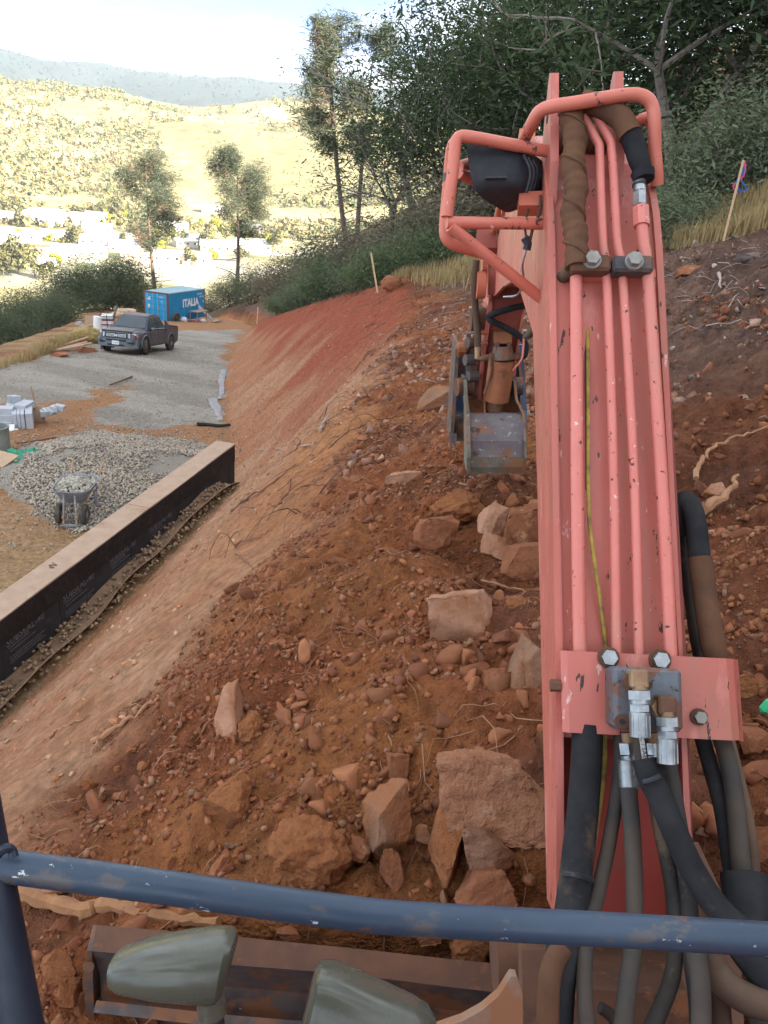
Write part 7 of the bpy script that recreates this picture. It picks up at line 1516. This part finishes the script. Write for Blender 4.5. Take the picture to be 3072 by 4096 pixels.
cols_s = [(.21, .074, .034), (.25, .090, .038), (.18, .064, .030), (.28, .115, .050), (.215, .076, .035), (.25, .090, .038), (.27, .140, .080)]
def f_near(n, r2):
    x, y = r2.uniform(-2.6, 1.6, n), .95+6.5*r2.random(n)**1.35; sp_, fc, pd = zones(x, y)
    d = fbm(x*1.7, y*1.7, 601, 4)+.35*fbm(x*5, y*5, 602, 2)
    k = (r2.random(n) < np.clip(.32+1.5*d, .04, 1)) & (sp_ > .25); return x[k], y[k]
crumbs('soil_crumbs', 'loose red soil crumbs and pebbles covering the spoil in front of the machine', 140000, f_near, .003, .020, cols_s, 11, .0, pw=5.0)
CLO = [(crag(s+40, ICO2[0], 10)*np.array([1.1, .85, .66]), ICO2[1]) for s in range(16)]
def f_clod(n, r2):
    x, y = r2.uniform(-2.4, 1.6, n), .95+6*r2.random(n)**1.2; sp_, fc, pd = zones(x, y); d = fbm(x*1.4+3, y*1.4, 608, 4); k = (r2.random(n) < np.clip(.22+1.8*d, .02, 1)) & (sp_ > .5); return x[k], y[k]
crumbs('soil_clods', 'half-buried clods of red earth all over the spoil', 5200, f_clod, .008, .046, [(.20, .073, .034), (.23, .085, .038), (.175, .063, .030), (.25, .10, .044)], 16, -.15, CLO, 4)
crumbs('bank_clods', 'half-buried dark clods on the bank right of the boom', 900, (lambda n, r2: (lambda x, y: (x, y))(r2.uniform(1.0, 4.4, n), r2.uniform(1.0, 9, n))), .010, .06, [(.20, .076, .038), (.16, .062, .034), (.25, .095, .045)], 17, -.05, CLO, 6)
def f_mid(n, r2):
    x, y = r2.uniform(-1.6, 3.4, n), r2.uniform(5.5, 16, n); sp_, fc, pd = zones(x, y); d = fbm(x*1.1, y*1.1, 603, 4); k = (r2.random(n) < np.clip(.35+1.3*d, .05, 1)) & (sp_ > .3); return x[k], y[k]
crumbs('spoil_rubble', 'stony rubble over the spoil around and beyond the bucket', 24000, f_mid, .005, .065, [(.23, .095, .05), (.27, .13, .08), (.33, .20, .14), (.19, .09, .06)], 12, .1, pw=7)
def f_right(n, r2):
    x, y = r2.uniform(.9, 4.6, n), r2.uniform(1.0, 9, n); d = fbm(x*1.5, y*1.5, 604, 4); k = r2.random(n) < np.clip(.30+1.4*d, .04, 1); return x[k], y[k]
crumbs('bank_rubble', 'loose red rubble on the bank right of the boom', 30000, f_right, .003, .035, cols_s, 13, .1, pw=8)
def f_face(n, r2):
    y = r2.uniform(2, 26, n); a, b = np.interp(y, YG, T_toex), np.interp(y, YG, T_crx); x = a+(b-a)*r2.random(n); d = fbm(x*1.2, y*2, 605, 3); k = r2.random(n) < np.clip(.3+1.2*d, .05, 1); return x[k], y[k]
crumbs('face_grit', 'small stones lodged in the graded cut face', 9000, f_face, .004, .028, [(.40, .22, .12), (.37, .16, .08), (.44, .28, .17), (.33, .13, .06)], 14, .1)
def f_up(n, r2):
    x, y = r2.uniform(.3, 7, n), r2.uniform(6, 24, n); k = fbm(x, y, 606, 3)+.4*r2.normal(size=n) > -.1; return x[k], y[k]
crumbs('slope_chips', 'pale stone and bark chips strewn over the dark slope above the spoil', 7500, f_up, .010, .06, [(.25, .16, .115), (.19, .105, .072), (.33, .24, .19), (.15, .085, .058)], 15, .2, [(v*np.array([1.2, .7, .35]), f) for v, f in CRU])
# ------------------------------------------------------------------ roots and branches
MAT_root = M('dusty_root', (.30, .145, .075), (.40, .22, .125), 12, .95, bump=.4, bscale=60, bdist=.006); MAT_twig = M('weathered_branch', (.40, .32, .28), (.30, .22, .18), 8, .9); MAT_broot = M('tan_thick_root', (.34, .17, .075), (.25, .12, .06), 9, .9, bump=.7, bscale=30, bdist=.012)
MAT_dtwig = M('dark_twig', (.15, .08, .055), (.22, .12, .08), 8, .9)
def root(pix, r, mat, label, cat='root', jit=.006, dz=.01, taper=.3): return ground_rod('root' if cat == 'root' else 'branch', [(a*K, b*K) for a, b in pix], r, mat, label, cat, dz, 7, 5, jit=jit, taper=taper)
root([(793, 1015), (850, 1012), (910, 1022), (960, 1032), (1020, 1052)], .016, MAT_twig, 'pale grey forked branch lying left of the bucket, upper limb', 'branch', .004, .05)
root([(905, 1020), (940, 1038), (985, 1060), (1040, 1080)], .010, MAT_twig, 'thin lower limb of the pale forked branch', 'branch', .004, .05)
root([(870, 1490), (940, 1498), (1000, 1508), (1050, 1525), (1100, 1532), (1140, 1526), (1190, 1536)], .011, MAT_root, 'long wavy root running to the boom below the big grey rock')
root([(55, 1945), (110, 1962), (180, 1985), (230, 1972), (300, 1992), (400, 2008), (475, 2010)], .030, MAT_broot, 'thick tan root lying along the dozer blade top at left', jit=.003, taper=.45)
root([(205, 1610), (250, 1580), (300, 1545), (345, 1520), (370, 1505)], .014, MAT_root, 'thick root snag on the left shoulder of the spoil')
root([(240, 1585), (215, 1600), (200, 1640)], .010, MAT_root, 'short hooked root below the left snag')
root([(105, 1600), (125, 1580), (155, 1570), (185, 1555)], .009, MAT_root, 'thin root crossing the cut face at far left')
root([(895, 900), (915, 880), (930, 862), (940, 850)], .030, MAT_root, 'short thick root on the slope left of the bucket')
root([(1500, 1035), (1518, 1000), (1550, 968), (1600, 950), (1659, 928)], .014, MAT_root, 'long curved root on the orange bank right of the boom')
root([(1515, 1115), (1555, 1090), (1580, 1070), (1590, 1040)], .026, MAT_root, 'thick bent root beside the pale rock on the right bank')
root([(1440, 700), (1480, 680), (1530, 662)], .022, MAT_twig, 'pale stick lying on the dark slope beside the boom', 'branch')
root([(1450, 760), (1500, 740), (1540, 722), (1570, 690)], .016, MAT_twig, 'long thin stick lower on the dark slope beside the boom', 'branch')
root([(1540, 590), (1548, 610), (1552, 640)], .034, MAT_twig, 'short grey log stub on the dark slope near the right edge', 'branch', dz=.06)
root([(1560, 560), (1610, 575), (1659, 570)], .022, MAT_dtwig, 'dark stick near the slate slab on the dark slope', 'branch')
root([(760, 1240), (800, 1235), (850, 1250), (890, 1262)], .007, MAT_root, 'fine root on the slope above the pale block')
root([(1040, 1260), (1100, 1275), (1150, 1300), (1180, 1330)], .006, MAT_root, 'fine root near the boom above the ochre clod')
root([(500, 1110), (540, 1080), (590, 1050), (640, 1010)], .016, MAT_dtwig, 'dark twig pointing down the cut face, upper cluster', 'branch', dz=.03)
root([(510, 1180), (560, 1165), (590, 1150)], .008, MAT_dtwig, 'small dark twig at the lower edge of the twig cluster', 'branch', dz=.02)
root([(560, 975), (600, 972), (650, 968), (690, 960)], .018, MAT_twig, 'pale root lying across the cut face above the twig cluster', 'branch')
root([(690, 940), (705, 915), (715, 905)], .020, MAT_twig, 'short pale stub at the top of the twig cluster', 'branch', dz=.05)
root([(640, 1240), (655, 1190), (640, 1150)], .007, MAT_dtwig, 'thin upright twig in the middle of the spoil', 'branch', dz=.02)
root([(510, 1200), (540, 1230), (550, 1250)], .006, MAT_dtwig, 'curved dark twig on the orange shoulder', 'branch', dz=.02)
root([(985, 1400), (1020, 1370), (1015, 1345)], .005, MAT_root, 'hair-thin root right beside the pale block')
# hair roots and twigs nobody could count
def wisps(name, label, n, fx, r0, L0, mat, seed, lift=.015, seg=3):
    r2 = np.random.default_rng(seed); x, y = fx(n, r2); m = []
    Vs, Fs, off = [], [], 0
    for i in range(min(n, len(x))):
        a = r2.uniform(0, 6.28); L_ = L0*r2.uniform(.4, 1.6); k = 7; px, py = x[i], y[i]; pts = []
        for j in range(k): pts.append((px, py)); px += math.cos(a)*L_/k; py += math.sin(a)*L_/k; a += r2.normal(0, .5)
        pts = np.array(pts); z = H(pts[:, 0], pts[:, 1])+lift*np.sin(np.linspace(0, 3.14, k))*r2.uniform(.2, 2.2)+.004
        pr = np.linspace(1, .35, k)*r0*r2.uniform(.6, 1.5)
        C = np.stack([pts[:, 0], pts[:, 1], z], 1); an = np.arange(seg)*2*math.pi/seg
        ring = C[:, None, :]+pr[:, None, None]*np.stack([np.cos(an)*math.sin(a), np.cos(an)*-math.cos(a), np.sin(an)], 1)[None]
        Vs.append(ring.reshape(-1, 3)); jj = np.arange((k-1)*seg); a0 = (jj//seg)*seg+jj % seg; a1 = (jj//seg)*seg+(jj+1) % seg; Fs.append(np.stack([a0, a1, a1+seg, a0+seg], 1)+off); off += k*seg
    tag(link(name, mesh_np(name, np.concatenate(Vs), np.concatenate(Fs), mat)), label, 'roots', kind='stuff')
def fw1(n, r2):
    x, y = r2.uniform(-2.2, 1.2, n*3), 1+6*r2.random(n*3); k = zones(x, y)[0] > .3; return x[k], y[k]
wisps('hair_roots', 'fine hair roots tangled in the loose red spoil', 420, fw1, .0024, .24, MAT_root, 21)
def fw2(n, r2):
    x, y = r2.uniform(-1.9, .2, n*3), r2.uniform(5, 12, n*3); cx = np.interp(y, YG, T_crx); k = np.abs(x-cx) < .8; return x[k], y[k]
wisps('twig_tangle', 'dry twigs and roots sticking from the lip of the cut', 60, fw2, .006, .5, MAT_dtwig, 22, .08)
def fw3(n, r2):
    x, y = r2.uniform(.6, 6.5, n*2), r2.uniform(7, 22, n*2); return x, y
wisps('slope_sticks', 'dead sticks and twigs littering the dark slope', 420, fw3, .007, .6, MAT_twig, 23, .03)
def fw4(n, r2):
    x, y = r2.uniform(-9, .8, n*4), r2.uniform(14, 34, n*4); cx = np.interp(y, YG, T_crx); k = np.abs(x-cx+.1) < .7; return x[k], y[k]
wisps('crest_twigs', 'dead twigs along the top edge of the far cut bank', 120, fw4, .010, .7, MAT_dtwig, 24, .06)
p = G(3066, 2860); o = MB().box((0, 0, .03), (.05, .03, .055), Matrix.Rotation(.4, 3, 'Y'), .02).build('plastic_scrap', M('bright_green_plastic', (.05, .50, .22), rough=.5), None); o.location = p; tag(o, 'bright green plastic scrap at the right edge among red clods', 'scrap')
# ------------------------------------------------------------------ air over the valley
hm = bpy.data.materials.new('valley_haze'); hm.use_nodes = True; t = hm.node_tree; t.nodes.clear()
ou = t.nodes.new('ShaderNodeOutputMaterial'); pv = t.nodes.new('ShaderNodeVolumePrincipled'); pv.inputs['Color'].default_value = (.72, .86, 1.0, 1); pv.inputs['Density'].default_value = .00010; pv.inputs['Anisotropy'].default_value = .1
t.links.new(pv.outputs[0], ou.inputs['Volume'])
MB().box((-900, 3100, 160), (14500, 9000, 640)).build('haze', hm, None)
tag(bpy.data.objects['haze'], 'pale haze lying over the far valley', 'haze', kind='stuff')
